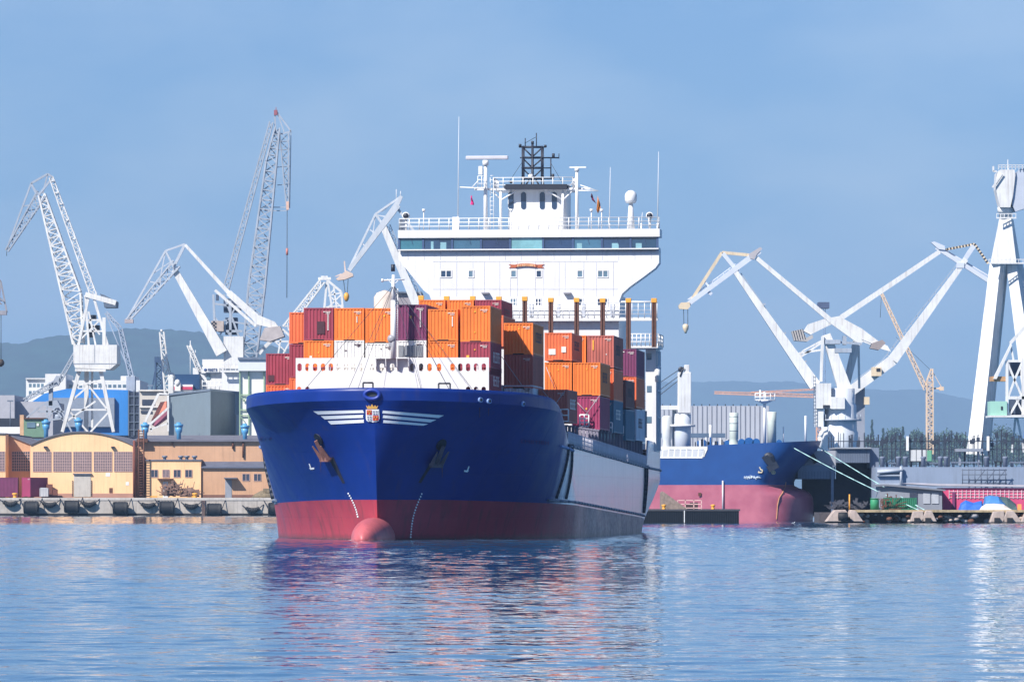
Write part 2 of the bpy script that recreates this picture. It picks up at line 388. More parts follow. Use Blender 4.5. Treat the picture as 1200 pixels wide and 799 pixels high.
def build_hull():
    mb = MB(); nz = 26; nb = 3
    svals = []
    n1, n2 = 46, 44
    rows = nz + nb + 1
    def column(i):
        col = []
        for j in range(rows):
            # z depends on s, s on z through the stem; two passes settle it
            z = 3.
            for _ in range(4):
                if i <= n1:
                    v = max(0, min(1, z / 10.7)); span = (15 + 18 * (1 - v) ** .7); s_ = stem(z) + span * (i / n1) ** 1.9
                    # blend so that the last bow column is straight
                    s_ = s_ * (1 - (i / n1) ** 6) + 36 * (i / n1) ** 6 if i > n1 * .6 else s_
                else: s_ = 36 + (LS - 36) * (i - n1) / n2
                zt = ztop(s_); zk = min(zk0(s_), zt - .3)
                z = -2.5 + (zk + 2.5) * j / nz if j <= nz else zk + (zt - zk) * (j - nz) / nb
            col.append((half(s_, min(z, zk0(s_))), s_, z))
        return col
    cols = [column(i) for i in range(n1 + n2 + 1)]
    # keep the forecastle drop and the poop step crisp
    vs = []; nC = len(cols)
    for sd in (1, -1):
        for c in cols: vs += [(sd * a, b, z) for a, b, z in c]
    fs = []
    for k in range(2):
        o = k * nC * rows
        for i in range(nC - 1):
            for j in range(rows - 1):
                a = o + i * rows + j; q = (a, a + rows, a + rows + 1, a + 1); fs.append(q if k == 0 else q[::-1])
    # transom
    a, b = (nC - 1) * rows, (2 * nC - 1) * rows
    for j in range(rows - 1): fs.append((a + j, b + j, b + j + 1, a + j + 1))
    mb.add(vs, fs, True)
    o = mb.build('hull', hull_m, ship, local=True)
    bm = bmesh.new(); bm.from_mesh(o.data); bmesh.ops.remove_doubles(bm, verts=bm.verts, dist=.002)
    bmesh.ops.recalc_face_normals(bm, faces=bm.faces)
    for e in bm.edges:
        if len(e.link_faces) == 2:
            zz = [v.co for v in e.verts]
            kn = all(abs(v.z - min(zk0(v.y), ztop(v.y) - .3)) < .02 for v in zz) and zz[0].y < 26
            stemline = all(abs(v.x) < .01 and v.z < 8.2 for v in zz)
            if kn or stemline or e.calc_face_angle(0) > .7: e.smooth = False
    bm.to_mesh(o.data); bm.free()
    md = o.modifiers.new('thick', 'SOLIDIFY'); md.thickness = .18; md.offset = -1
    return o
hull = build_hull()
def hsurf(s, z, sd, off=.03):
    p = Vector((sd * half(s, z), s, z)); e = .05
    ds = Vector((sd * half(s + e, z), s + e, z)) - p; dz = Vector((sd * half(s, z + e), s, z + e)) - p
    n = ds.cross(dz).normalized() * sd
    if n.x * sd < 0: n = -n
    return p + n * off, n
def hull_at(px, py, sd):
    """(s, z) of the hull surface point seen at a photo spot"""
    best = None
    for i in range(1, 1400):
        s = i * .03; t = sd * 8
        z = 6
        for _ in range(4):
            t = sd * half(s, min(z, zk0(s))); Y = SY + s * CO - t * SI; z = CAMH + (HOR - py) * Y / F
        if s < stem(z) or half(s, z) <= 0: continue
        e = abs(proj(t, s, z)[0] - px)
        if best is None or e < best[0]: best = (e, s, z)
        elif sd < 0 and e > best[0] + 60: break
    return best[1], best[2]
def patch(name, m, quad, sd, n=14, parent=hull, off=.03, mb=None, nz=2):
    """a painted area laid on the hull between four photo spots (top-left, top-right, bottom-right, bottom-left)"""
    own = mb is None; mb = mb or MB(); vs = []
    for j in range(nz + 1):
        for i in range(n + 1):
            u, v = i / n, j / nz
            a = [quad[0][k] * (1 - u) + quad[1][k] * u for k in (0, 1)]; b = [quad[3][k] * (1 - u) + quad[2][k] * u for k in (0, 1)]
            px, py = a[0] * (1 - v) + b[0] * v, a[1] * (1 - v) + b[1] * v
            s, z = hull_at(px, py, sd); vs.append(hsurf(s, z, sd, off)[0])
    mb.add(vs, [(j * (n + 1) + i, j * (n + 1) + i + 1, (j + 1) * (n + 1) + i + 1, (j + 1) * (n + 1) + i) for j in range(nz) for i in range(n)], False)
    if own: return mb.build(name, m, parent, local=True)
mark_white = mat('mark_white', (244, 245, 246), .5, .04, 1.)
# three white stripes a side
for sd, bars in ((-1, [((367.5, 481.5), (426, 480.3), (426, 483.6), (373, 485.4)), ((376, 487.2), (426, 485.7), (426, 489.3), (381, 491)), ((384, 493), (426.5, 491.3), (426.5, 495), (388, 497))]),
                 (1, [((448.5, 480.8), (520, 486.3), (514, 489.4), (448.5, 484)), ((449, 486.2), (511, 491.5), (504, 494.6), (449, 489.6)), ((449, 491.8), (502, 496.4), (496, 498.4), (449, 495.2))])):
    for q in bars: patch('painted_stripe', mark_white, q, sd)
# coat of arms: crown above a quartered shield, laid on the stem
def plate(poly, off, name, m, parent, th=.03):
    """flat painted plate that follows the rake of the stem, off ahead of it"""
    mb = MB(); pts = []
    for x, y in poly:
        p = Sp(x, y, .3); p.y = stem(p.z) - off; pts.append(p)
    mb.prism(pts, (0, -th, 0)); return mb.build(name, m, parent, local=True)
red_m = mat('shield_red', (196, 40, 34), .5, .08); silver_m = mat('shield_silver', (205, 205, 212), .5, .08)
gold_m = mat('shield_gold', (222, 168, 84), .45, .1); ink_m = mat('shield_ink', (70, 62, 92), .5, .1)
sh = [(428.9, 479.7), (444.4, 479.7), (444.6, 490), (443.6, 493), (441.5, 494), (438, 494.1), (436.6, 494.9), (435, 494.1), (431.5, 494), (429.3, 492.6), (428.6, 490)]
arms = plate(sh, .02, 'coat_of_arms', mark_white, hull)
plate([(430, 480.4), (435.8, 480.4), (435.8, 486), (430, 486)], .055, 'shield_quarter', red_m, arms)
plate([(436.8, 480.4), (443.6, 480.4), (443.6, 486), (436.8, 486)], .055, 'shield_quarter', silver_m, arms)
plate([(430, 487), (435.8, 487), (435.8, 493.2), (431.5, 493.2), (430, 491.5)], .055, 'shield_quarter', silver_m, arms)
plate([(437, 487), (443.6, 487), (443.6, 491.5), (442, 492.9), (437, 492.9)], .055, 'shield_quarter', red_m, arms)
for cx, cy in ((431.7, 482), (434.2, 482), (433, 484.6), (438.6, 488.8), (441.7, 488.8), (440.2, 491.4)):
    plate([(cx - .8, cy + .8), (cx - .8, cy - .3), (cx, cy - 1), (cx + .8, cy - .3), (cx + .8, cy + .8)], .09, 'gold_charge', gold_m, arms)
for cx, cy in ((438.4, 482.2), (441.7, 482.2), (438.6, 484.8), (441.6, 484.8), (431.4, 488.6), (434.4, 488.6), (431.6, 491.3), (434.5, 491.3)):
    plate([(cx - .55, cy + .6), (cx - .6, cy), (cx, cy - .7), (cx + .6, cy), (cx + .5, cy + .6)], .09, 'ink_charge', ink_m, arms)
plate([(430.8, 479.1), (429.2, 474.6), (431.4, 476.6), (432.6, 474.6), (434.3, 476.6), (436.4, 473.3), (438.4, 476.6), (440, 474.6), (441.4, 476.6), (443.6, 475), (442, 479.1)], .03, 'crown', gold_m, hull)
# the oval centre fairlead
def ring(px, py, rx, rz, s, tube_r, name, m, parent, n=28, hole=None):
    c = Sp(px, py, s); mb = MB(); pr = 8; vs = []
    for i in range(n):
        a = 2 * math.pi * i / n
        for k in range(pr):
            b = 2 * math.pi * k / pr
            rr = 1 + tube_r / rx * math.cos(b); r2 = 1 + tube_r / rz * math.cos(b)
            vs.append(c + Vector((rx * math.cos(a) * rr, tube_r * 1.6 * math.sin(b), rz * math.sin(a) * r2)))
    mb.add(vs, [(i * pr + k, ((i + 1) % n) * pr + k, ((i + 1) % n) * pr + (k + 1) % pr, i * pr + (k + 1) % pr) for i in range(n) for k in range(pr)], True)
    o = mb.build(name, m, parent, local=True)
    mb = MB(); mb.prism([c + Vector((rx * .86 * math.cos(2 * math.pi * i / 20), .0, rz * .86 * math.sin(2 * math.pi * i / 20))) for i in range(20)], (0, .25, 0))
    mb.build('fairlead_opening', hole or dark_steel, o, local=True)
    return o
ring(436, 462.3, .56, .34, -.05, .16, 'fairlead', blue_m, hull)
for px, py, sd in ((325.5, 468.5, -1), (332, 466.8, -1), (302.5, 472.5, -1), (562, 468.5, 1), (572, 470, 1), (612, 473, 1)):
    s, z = hull_at(px, py, sd); p, n = hsurf(s, z, sd, .0); mb = MB(); q = MB()
    mb.tube(p - n * .1, p + n * .14, .2, n=14); q.tube(p + n * .141, p + n * .16, .12, n=12)
    o = mb.build('mooring_eye', mat('worn_blue', (120, 150, 200), .5, .2), hull, local=True); q.build('eye_opening', dark_steel, o, local=True)
# anchors in their pockets
def anchor(px, py, sd, m):
    s, z = hull_at(px, py, sd); p, n = hsurf(s, z, sd, .0)
    down = Vector((0, 0, -1)) - n * Vector((0, 0, -1)).dot(n); down.normalize(); side = n.cross(down).normalized()
    mb = MB(); mb.tube(p + n * .02 - down * .95, p + n * .1 - down * .95, .48, n=20)
    pk = mb.build('hawse_plate', mat('hawse_dark', (18, 24, 44), .6, .2), hull, local=True)
    mb = MB(); c = p + n * .34
    mb.beam(c - down * .95, c + down * .75, .26, .32)                       # shank
    mb.beam(c + down * .75 - side * .6, c + down * .75 + side * .6, .34)  # head
    for k in (-1, 1):
        b0 = c + down * .75 + side * k * .48; mb.beam(b0, b0 - down * 1.3 + side * k * .12 + n * .15, .34, .1)
    return mb.build('anchor', m, hull, local=True)
anchor(380, 526, -1, mat('anchor_rust', (122, 84, 78), .8, .3, 2)); anchor(512, 533, 1, mat('anchor_dark', (88, 82, 92), .8, .3, 2))
# anchors' shadow trails painted dark; rust washed down from anchor pockets and fairleads
trail_m = mat('trail_shade', (30, 30, 46), .7, .3, 2)
patch('shadow_trail', trail_m, [(385, 537), (391, 535), (404.5, 566), (401.5, 566)], -1, 3, off=.02, nz=6); patch('shadow_trail', trail_m, [(504, 542), (509, 541), (493, 566), (490, 565)], 1, 3, off=.02, nz=6)
rstain = mat('rust_stain', (104, 66, 58), .8, .4, 3)
for x, y, l, sd in ((326, 471, 16, -1), (332.5, 469, 20, -1), (376, 531, 22, -1), (562, 471, 18, 1), (572.5, 473, 14, 1), (518, 541, 18, 1)): patch('rust_streak', rstain, [(x - .5, y), (x + .5, y), (x + .2, y + l), (x - .1, y + l)], sd, 1, off=.02, nz=5)
# draught marks, thruster symbols, the ship's name
def dotted(p0, p1, n, sd, bend):
    mb = MB()
    for i in range(n):
        u = i / (n - 1); px = p0[0] + (p1[0] - p0[0]) * u + bend * math.sin(u * math.pi); py = p0[1] + (p1[1] - p0[1]) * u
        patch('', None, [(px - .75, py - 1), (px + .75, py - 1), (px + .75, py + .8), (px - .75, py + .8)], sd, 1, off=.03, mb=mb, nz=1)
    return mb.build('draught_marking', mark_white, hull, local=True)
dotted((408.5, 578), (419.5, 605), 11, -1, 1.5); dotted((494, 578.5), (481, 629), 17, 1, -3)
for (x, y, sd) in ((364, 546, -1), (548, 549, 1)):
    mb = MB(); f = -sd
    for q in ([(x - 2 * f, y - 3), (x - .6 * f, y - 3), (x + 1.2 * f, y + 2), (x - .2 * f, y + 2)], [(x - 1.5 * f, y + 2), (x + 4.5 * f, y + 1.4), (x + 4.5 * f, y + 3.4), (x + .5 * f, y + 4)]):
        patch('', None, q if f > 0 else [q[1], q[0], q[3], q[2]], sd, 2, off=.03, mb=mb, nz=1)
    mb.build('thruster_symbol', mark_white, hull, local=True)
FONT5 = {'E': ['111', '100', '110', '100', '111'], 'M': ['10001', '11011', '10101', '10001', '10001'], 'O': ['111', '101', '101', '101', '111'], 'T': ['111', '010', '010', '010', '010'],
         'I': ['1', '1', '1', '1', '1'], 'N': ['1001', '1101', '1011', '1001', '1001'], 'A': ['010', '101', '111', '101', '101'], 'U': ['101', '101', '101', '101', '111']}
def glyphs(text):
    """unit cells (column, row) of a text in a five-row stencil face, and its width"""
    cells = []; x = 0
    for ch in text:
        g = FONT5[ch]
        for r_, row in enumerate(g): cells += [(x + c, r_) for c, b in enumerate(row) if b == '1']
        x += len(g[0]) + 1
    return cells, x - 1
def hull_name(x0, y0, x1, y1, sd, m):
    cells, wd = glyphs('EMOTION'); mb = MB(); hh = 4.2
    for c, r_ in cells:
        u0, u1 = c / wd, (c + 1) / wd; q = []
        for u, dv in ((u0, 0), (u1, 0), (u1, 1), (u0, 1)): q.append((x0 + (x1 - x0) * u, y0 + (y1 - y0) * u + hh * (r_ + dv) / 5 - 2))
        patch('', None, q, sd, 1, off=.03, mb=mb, nz=1)
    mb.build('name_lettering', m, hull, local=True)
hull_name(305, 514, 319, 513, -1, mat('worn_magenta', (130, 50, 130), .6, .3, 3))
hull_name(610, 516.5, 643, 519, 1, mat('faded_magenta', (70, 40, 110), .6, .3, 3))
# bulbous bow
mb = MB(); rows = 18; cols = 28; vs = []
for j in range(rows + 1):
    a = math.pi * j / rows
    for i in range(cols):
        b = 2 * math.pi * i / cols
        vs.append((-.12 + 1.5 * math.sin(a) * math.cos(b), .6 - 6.2 * math.cos(a), .1 + 1.66 * math.sin(a) * math.sin(b)))
mb.add(vs, [(j * cols + i, j * cols + (i + 1) % cols, (j + 1) * cols + (i + 1) % cols, (j + 1) * cols + i) for j in range(rows) for i in range(cols)], True)
bulb = mb.build('bulbous_bow', mat('bulb_red', (.50, .12, .135), .42, .2, .8, .3, (60, 40, 45), raw=True, spec=.3), ship, local=True)
# rubbing strakes on the flat side
def strake(pts, r, sd=1, m=None, name='rubbing_strake'):
    mb = MB(); mb.path([hsurf(s, z, sd, .06)[0] for s, z in pts], r); return mb.build(name, m or dark_steel, hull, local=True)
hb = lambda s: 3.12 - .0185 * max(0, s - 8)
for sd in (1, -1):
    for s0 in (24.6, 27.4): strake([(s0 + .6 - .9 * (i / 10) , hb(s0) + .45 + (7.2 - hb(s0)) * (1 - i / 10)) for i in range(11)], .13, sd)
    for s0 in (99.6, 102): strake([(s0 - .3 * (i / 10), 1.9 + 4.3 * (1 - i / 10)) for i in range(11)], .12, sd)
    strake([(22.5 + i * 2.5, hb(22.5 + i * 2.5) + .25) for i in range(33)], .12, sd, grey_steel)
    strake([(21.5 + i * .5, 7.45 - .02 * i) for i in range(16)], .12, sd, mat('worn_blue', (120, 150, 200)))
    strake([(26 + i * 2.575, ztop(26 + i * 2.575) - .04) for i in range(31)], .1, sd, grey_steel, 'gunwale_pipe')
    strake([(103.8 + i * 1, 6.25 - .01 * i) for i in range(20)], .12, sd, grey_steel)
# decks
def deck(name, s0, s1, zf, n, m, inset=.2):
    mb = MB(); vs = []
    for i in range(n + 1):
        s = s0 + (s1 - s0) * i / n; z = zf(s); b = max(.02, half(s, min(z, zk0(s))) - inset); vs += [(-b, s, z), (b, s, z)]
    mb.add(vs, [(2 * i, 2 * i + 1, 2 * i + 3, 2 * i + 2) for i in range(n)]); return mb.build(name, m, ship, local=True)
deck('forecastle_deck', .8, 23.5, lambda s: min(10.45, ztop(s) - .7), 24, deck_m)
deck('main_deck', 23.6, 103.5, lambda s: ztop(max(26, s)) - .12, 30, deck_m)
deck('poop_deck', 103.9, 123.8, lambda s: 8.0, 8, deck_m)
mb = MB(); mb.box((-7.4, 14.2, 9.6), (7.4, 21.3, 11.05)); mb.box((-9.8, 27.5, 5.8), (9.8, 103, 9.1)); mb.box((-9.0, 22.6, 8.6), (9.0, 27.4, 9.7)); mb.build('hatch_coaming', mat('coaming_purple', (78, 40, 58), .7, .3, .8, .3), ship, local=True)
# side supports under the outboard stacks, and the deck rail
sup = mat('support_grey', (135, 130, 148), .6, .2, 1, .3); first_sup = None
s = 27.0
while s < 103:
    for sd in (1, -1):
        z0 = ztop(s) - .1
        if first_sup is None:
            mb = MB(); mb.box((-.12, 0, 0), (.12, .22, 1)); mb.box((-.2, -.06, .94), (.2, .28, 1.0)); first_sup = mb.build('stack_support', sup, ship, local=True); o = first_sup
        else: o = first_sup.copy(); scene.collection.objects.link(o)
        o.location = (sd * 12.12, s, z0); o.scale = (1, 1, 9.25 - z0)
    s += 3.05
for sd in (1, -1):
    rail = MB(); n = 31
    for hgt in (.4, .75, 1.1): rail.path([(sd * 12.42, 26 + i * 2.55, ztop(26 + i * 2.55) + hgt) for i in range(n)], .03, 5)
    for i in range(155):
        s = 26 + i * .5; rail.tube((sd * 12.42, s, ztop(s) - .1), (sd * 12.42, s, ztop(s) + 1.12), .045, n=4)
    rail.build('deck_railing', mat('rail_grey', (206, 204, 214), .6, .15), ship, local=True)

# a little foam where the bulb and the stem part the water
mb = MB(); rnd = random.Random(1)
for sd in (1, -1):
    for i in range(60):
        s = 2.6 + i * .3 + rnd.uniform(-.1, .1); b = half(s, 0); w = rnd.uniform(.05, .28) * (1 - i / 75)
        mb.add([(sd * b, s, .05), (sd * (b + w), s - .05, .05), (sd * (b + w * .8), s + .25, .05), (sd * (half(s + .25, 0)), s + .25, .05)], [(0, 1, 2, 3)])
for i in range(40):
    a = -math.pi * (i + rnd.random()) / 40; r0 = 1.0; w = rnd.uniform(.1, .35); c, s_ = math.cos(a), math.sin(a)
    mb.add([(1.48 * c - .12, .6 + 6.15 * s_, .05), ((1.48 + w) * c - .12, .6 + (6.15 + w) * s_, .05), ((1.48 + w) * math.cos(a + .07) - .12, .6 + (6.15 + w) * math.sin(a + .07), .05), (1.48 * math.cos(a + .07) - .12, .6 + 6.15 * math.sin(a + .07), .05)], [(0, 1, 2, 3)])
o = mb.build('foam', mat('foam_white', (226, 232, 238), .7), kind='stuff'); o.location = (SX, SY, 0); o.rotation_euler = (0, 0, -TH); tag(o, 'thin line of white foam around the bulbous bow', 'foam')

# ------------------------------------------------------------------ breakwater with its oval openings, foremast
def breakwater():
    s = 12.3; a, b = Sp(346.6, 419.5, s), Sp(573, 421, s); z1 = a.z; z0 = 10.2
    wd = .36; hh = .62
    holes = [(x, 430.3) for x in (351, 360.3, 369.2, 378.5, 387.7, 396.8, 405.6, 414.2, 424, 436, 447.5, 459.5, 483, 493.5, 503.3, 514.5, 530.3, 539.4, 548.5, 557.8, 567)]
    holes += [(x, 457.5) for x in (350.5, 360.3, 548.5, 557.8, 566.8)]
    HZ = [Sp(*h, s) for h in holes]
    # wall as a sheet cut into cells, an oval left open in each cell that has one
    xs = sorted({round(a.x, 3), round(b.x, 3)} | {round(p.x + k * .27, 3) for p in HZ for k in (-1, 1)})
    rowz = [z0, HZ[-1].z - .42, HZ[-1].z + .42, HZ[0].z - .46, HZ[0].z + .46, z1]
    rowz = sorted(rowz); mb = MB(); th = .14
    def face(poly): mb.prism([Vector((x, s, z)) for x, z in poly], (0, th, 0))
    for i in range(len(xs) - 1):
        for j in range(5):
            x0, x1, y0, y1 = xs[i], xs[i + 1], rowz[j], rowz[j + 1]
            hit = [p for p in HZ if x0 < p.x < x1 and y0 < p.z < y1]
            if not hit: face([(x0, y0), (x1, y0), (x1, y1), (x0, y1)]); continue
            p = hit[0]; n = 24; el = []
            for k in range(n):
                an = 2 * math.pi * k / n; c_, s_ = math.cos(an), math.sin(an)
                el.append((p.x + wd / 2 * c_, p.z + (hh / 2 - wd / 2) * (1 if s_ > 0 else -1) + wd / 2 * s_))
            def edge(an):
                c_, s_ = math.cos(an), math.sin(an); k = min(((x1 - p.x) if c_ > 0 else (p.x - x0)) / max(abs(c_), 1e-6), ((y1 - p.z) if s_ > 0 else (p.z - y0)) / max(abs(s_), 1e-6))
                return (p.x + c_ * k, p.z + s_ * k)
            corners = [math.atan2(cz - p.z, cx - p.x) % (2 * math.pi) for cx, cz in ((x1, y1), (x0, y1), (x0, y0), (x1, y0))]
            for k in range(n):
                a0, a1 = 2 * math.pi * k / n, 2 * math.pi * (k + 1) / n
                o = [edge(a0)] + [edge(c) for c in corners if a0 < c < a1] + [edge(a1)]
                face([el[k]] + o + [el[(k + 1) % n]])
    bw = mb.build('breakwater', white, ship, local=True)
    mb = MB()
    for x in range(9): 
        xx = a.x + 1 + x * (b.x - a.x - 2) / 8; mb.prism([(xx, s + th, z0), (xx, s + 1.0, z0), (xx, s + th, z1 - .5)], (.08, 0, 0))
    mb.build('breakwater_bracket', white, bw, local=True)
    mb = MB()   # platform of the foremast, boxed with side plates
    p0, p1 = Sp(439.5, 420.4, s), Sp(480, 434.5, s)
    mb.box((p0.x, s - .6, p0.z), (p1.x, s - .01, p0.z + .1))
    for x in (441, 452.5, 465.5, 479):
        q = Sp(x, 434, s); mb.prism([(q.x, s - .01, p0.z), (q.x, s - .6, p0.z), (q.x, s - .45, p1.z + .35), (q.x, s - .01, p1.z)], (.07, 0, 0))
    mb.build('mast_platform', white, bw, local=True)
breakwater()
ms = 11.8
mb = MB(); b0, b1 = Sp(461, 420, ms), Sp(461, 322, ms)
mb.tube(b0, Sp(461, 352, ms), .24, .21, 14); mb.tube(Sp(461, 352, ms), b1, .19, .12, 12)
mast = mb.build('foremast', clean_white, ship, local=True)
mb = MB(); mb.tube(Sp(448, 328.5, ms), Sp(474, 327.5, ms), .06, n=8); mb.tube(Sp(447, 328.5, ms) , Sp(449.5, 328.5, ms), .13, n=8); mb.beam(Sp(454, 327, ms), Sp(460, 333, ms), .06)
mb.beam(Sp(468, 327, ms), Sp(462, 333, ms), .06)
mb.build('crosstree', clean_white, mast, local=True)
mb = MB(); c = Sp(460.5, 318, ms); mb.tube(c, c + Vector((0, 0, .55)), .16, n=12); mb.build('mast_light', dark_steel, mast, local=True)
mb = MB(); c = Sp(459, 397, ms); mb.lathe(c + Vector((0, -.3, 0)), [(.1, 0), (.32, .1), (.36, .3), (.3, .5)], 14, 'y'); mb.lathe(c + Vector((0, -.2, -.45)), [(.18, 0), (.26, .1), (.24, .4)], 12, 'y')
mb.build('searchlight', mat('lamp_grey', (150, 150, 158), .35, .2), mast, local=True)
mb = MB()
for x in (463.6, 466.2): mb.tube(Sp(x, 400, ms), Sp(x, 338, ms), .03, n=5)
for i in range(24): y = 339 + i * 2.6; mb.tube(Sp(463.6, y, ms), Sp(466.2, y, ms), .025, n=4)
mb.build('mast_ladder', clean_white, mast, local=True)
mb = MB()
for x, y in ((420, 452), (408, 453), (346, 462), (530, 456), (500, 455), (560, 460)):
    q = Sp(x, y, 5); q.z = 11.0; mb.tube(Sp(461, 334, ms), Vector((q.x, 6 if abs(x - 440) > 60 else 3, q.z)), .018, n=4)
mb.build('mast_stay', dark_wire, mast, local=True)
# forecastle fittings seen over the bulwark
for x0, x1, y in ((425.5, 437, 448.4), (514, 527.5, 449.2)):
    mb = MB(); a, b = Sp(x0, y, 4), Sp(x1, y, 4); mb.path([Vector((a.x, 4, 10.6)), a, b, Vector((b.x, 4, 10.6))], .07, 8)
    mb.build('hoop_rail', dark_steel, ship, local=True)
for x in (480, 483.5, 490, 363, 368.5, 535, 541):
    mb = MB(); q = Sp(x, 455, 5.5); mb.lathe((q.x, 5.5, 10.4), [(.2, 0), (.2, .95), (.28, 1.0), (.28, 1.15), (.05, 1.2)], 12)
    mb.build('bollard', mat('bollard_grey', (90, 96, 110), .5), ship, local=True)
for x in (-3.4, 2.6):
    mb = MB(); mb.lathe((x, 8.5, 11.0), [(.75, 0), (.75, .12), (.4, .13), (.4, 1.3), (.75, 1.31), (.75, 1.43)], 16, 'x'); mb.box((x + 1.5, 8, 10.3), (x + 2.3, 9, 11.2))
    mb.build('windlass', mat('winch_green', (70, 96, 92), .5), ship, local=True)

# ------------------------------------------------------------------ bridge and accommodation
HS = 110.0
def S3(x, y, s=HS): return Sp(x, y, s)
mb = MB(); a, b = S3(506.5, 350), S3(725, 520)
mb.box((a.x, HS + .05, 7.9), (b.x, 121, a.z + .3)); acc = mb.build('accommodation_block', white, ship, local=True)
out_ = [(466.8, 290), (772.3, 290), (772.3, 308), (768, 314), (752, 326), (738, 336), (729, 344), (725.6, 353), (725.4, 372), (506.2, 372), (506, 353), (503, 345.5), (496, 340), (467, 304)]
mb = MB(); mb.prism([S3(*p) for p in out_], (0, 2.2, 0)); front = mb.build('wing_front', white, acc, local=True)
# plate seams and ledges
mb = MB()
for x in (515.5, 535, 554, 567.5, 585.5, 598, 606, 627.3, 637, 655, 662, 684, 699, 718.5): mb.beam(S3(x, 307), S3(x, 347), .05, d=.05)
for y in (306.2, 338.7): mb.beam(S3(507, y), S3(724, y), .05, d=.05)
for x in range(478, 770, 19): mb.beam(S3(x, 292.5), S3(x, 304.5), .04, d=.05)
mb.build('plate_seam', mat('seam_grey', (196, 198, 206), .5), front, local=True)
teal = mat('cabin_glass', (96, 122, 142), .08, .25, .5, spec=.8); dkglass = mat('dark_cabin_glass', (42, 62, 92), .08, .2, .5, spec=.8)
def window(x0, y0, x1, y1, m, parent=front, s=HS, split=False):
    a, b = S3(x0, y0, s), S3(x1, y1, s); mb = MB(); e = .09
    mb.box((a.x - e, s - .06, a.z + e), (b.x + e, s + .02, a.z)); mb.box((a.x - e, s - .06, b.z), (b.x + e, s + .02, b.z - e))
    mb.box((a.x - e, s - .06, a.z), (a.x, s + .02, b.z)); mb.box((b.x, s - .06, a.z), (b.x + e, s + .02, b.z))
    if split: c = (a.x + b.x) / 2; mb.box((c - .05, s - .06, a.z), (c + .05, s + .02, b.z))
    f = mb.build('cabin_window', clean_white, parent, local=True)
    mb = MB(); mb.box((a.x, s - .02, a.z), (b.x, s + .01, b.z)); mb.build('pane', m, f, local=True)
for x0, x1, m, sp_ in ((517, 528.5, dkglass, True), (549.5, 554.8, teal, False), (599.3, 604.5, teal, False), (629, 634, dkglass, False), (677, 682.3, teal, False), (701, 712, teal, True)): window(x0, 317.4, x1, 324.3, m, split=sp_)
for x0, x1, m, sp_ in ((598.5, 604, teal, True), (628, 633.5, dkglass, True), (678, 682, dkglass, False), (700.5, 711.5, dkglass, True)): window(x0, 350.3, x1, 357.5, m, split=sp_)
mb = MB()
for x in (569, 665): a = S3(x, 343.5); mb.box((a.x - .35, HS - .5, a.z - .08), (a.x + .35, HS, a.z + .08))
mb.build('floodlight', mat('lamp_grey', (150, 150, 158)), front, local=True)
# the carved scroll with the ship's name
scroll = mat('scroll_wood', (176, 96, 66), .5, .15, 3)
mb = MB(); top = []; bot = []
for i in range(13):
    u = i / 12; x = 604.2 + 24.6 * u; y = 309.9 - 1.2 * math.sin(u * math.pi); top.append(S3(x, y, HS - .08)); bot.append(S3(x, y + 3.3, HS - .08))
mb.prism(top + bot[::-1], (0, -.1, 0))
for q in ([(596, 309.8), (604.4, 310.2), (605.6, 313.9), (596.4, 313.8), (599.2, 311.7)], [(638, 309.8), (628.6, 310.2), (627.4, 313.9), (637.6, 314), (634.6, 311.7)]): mb.prism([S3(x, y, HS - .03) for x, y in q], (0, -.05, 0))
sc = mb.build('name_scroll', scroll, front, local=True)
cells, wd = glyphs('EMOTION'); mb = MB()
for c, r_ in cells:
    u = (c + .5) / wd; x0 = 606.2 + 20.6 * c / wd; x1 = 606.2 + 20.6 * (c + 1) / wd; y = 310.5 - 1.1 * math.sin((x0 - 604.2) / 24.6 * math.pi) + r_ * .44
    a, b = S3(x0, y, HS - .2), S3(x1, y + .44, HS - .2); mb.box((a.x, HS - .2, a.z), (b.x, HS - .185, b.z))
mb.build('name_letters', mat('letter_gold', (236, 196, 150), .5), sc, local=True)
# wheelhouse: panes between mullions, roof, parapet, railings
s = HS - .32
mb = MB(); a, b = S3(468, 277, s), S3(770.5, 292, s)
mb.box((a.x + .3, s + .06, a.z), (b.x - .3, s + 2.3, b.z)); mb.box((-7.8, s + 2.31, a.z), (7.8, s + 8, b.z)); wh = mb.build('wheelhouse', mat('wheelhouse_inside', (60, 74, 96), .6), acc, local=True)
px_w = [467.8, 496, 530, 563.8, 597.8, 636.6, 671.5, 705.4, 739, 770.5]
tints = [(58, 110, 128), (48, 72, 104), (62, 98, 124), (44, 56, 92), (120, 172, 182), (40, 62, 98), (66, 108, 136), (46, 70, 106), (40, 70, 100)]
for i, (x0, x1) in enumerate(zip(px_w, px_w[1:])):
    a, b = S3(x0 + .9, 277.5, s), S3(x1 - .9, 293.8, s)
    mb = MB(); mb.box((a.x, s, a.z), (b.x, s + .05, b.z)); mb.build('bridge_pane', mat('bridge_glass_%d' % i, tints[i], .07, .35, .35, spec=.9), wh, local=True)
mb = MB()
for x in px_w: p, q = S3(x, 277, s), S3(x, 294, s); mb.beam(p, q, .2, d=.16)
for x in (481, 513, 549, 581, 655, 688, 722, 754): p, q = S3(x, 277.6, s - .06), S3(x + 2.5, 286, s - .06); mb.beam(p, q, .035)
mb.build('glazing_frame', mat('mullion_blue', (60, 82, 120), .5), wh, local=True)
mb = MB()   # things seen through the panes
for x0, y0, x1, y1 in ((505, 283, 508, 292), (516, 284, 523, 292), (676, 285, 682, 292), (717, 285, 725, 292), (745, 285, 752, 291)):
    a, b = S3(x0, y0, s - .012), S3(x1, y1, s - .012); mb.box((a.x, s - .012, a.z), (b.x, s - .004, b.z))
mb.build('pane_blind', mat('blind_pale', (128, 170, 182), .4, .2), wh, local=True)
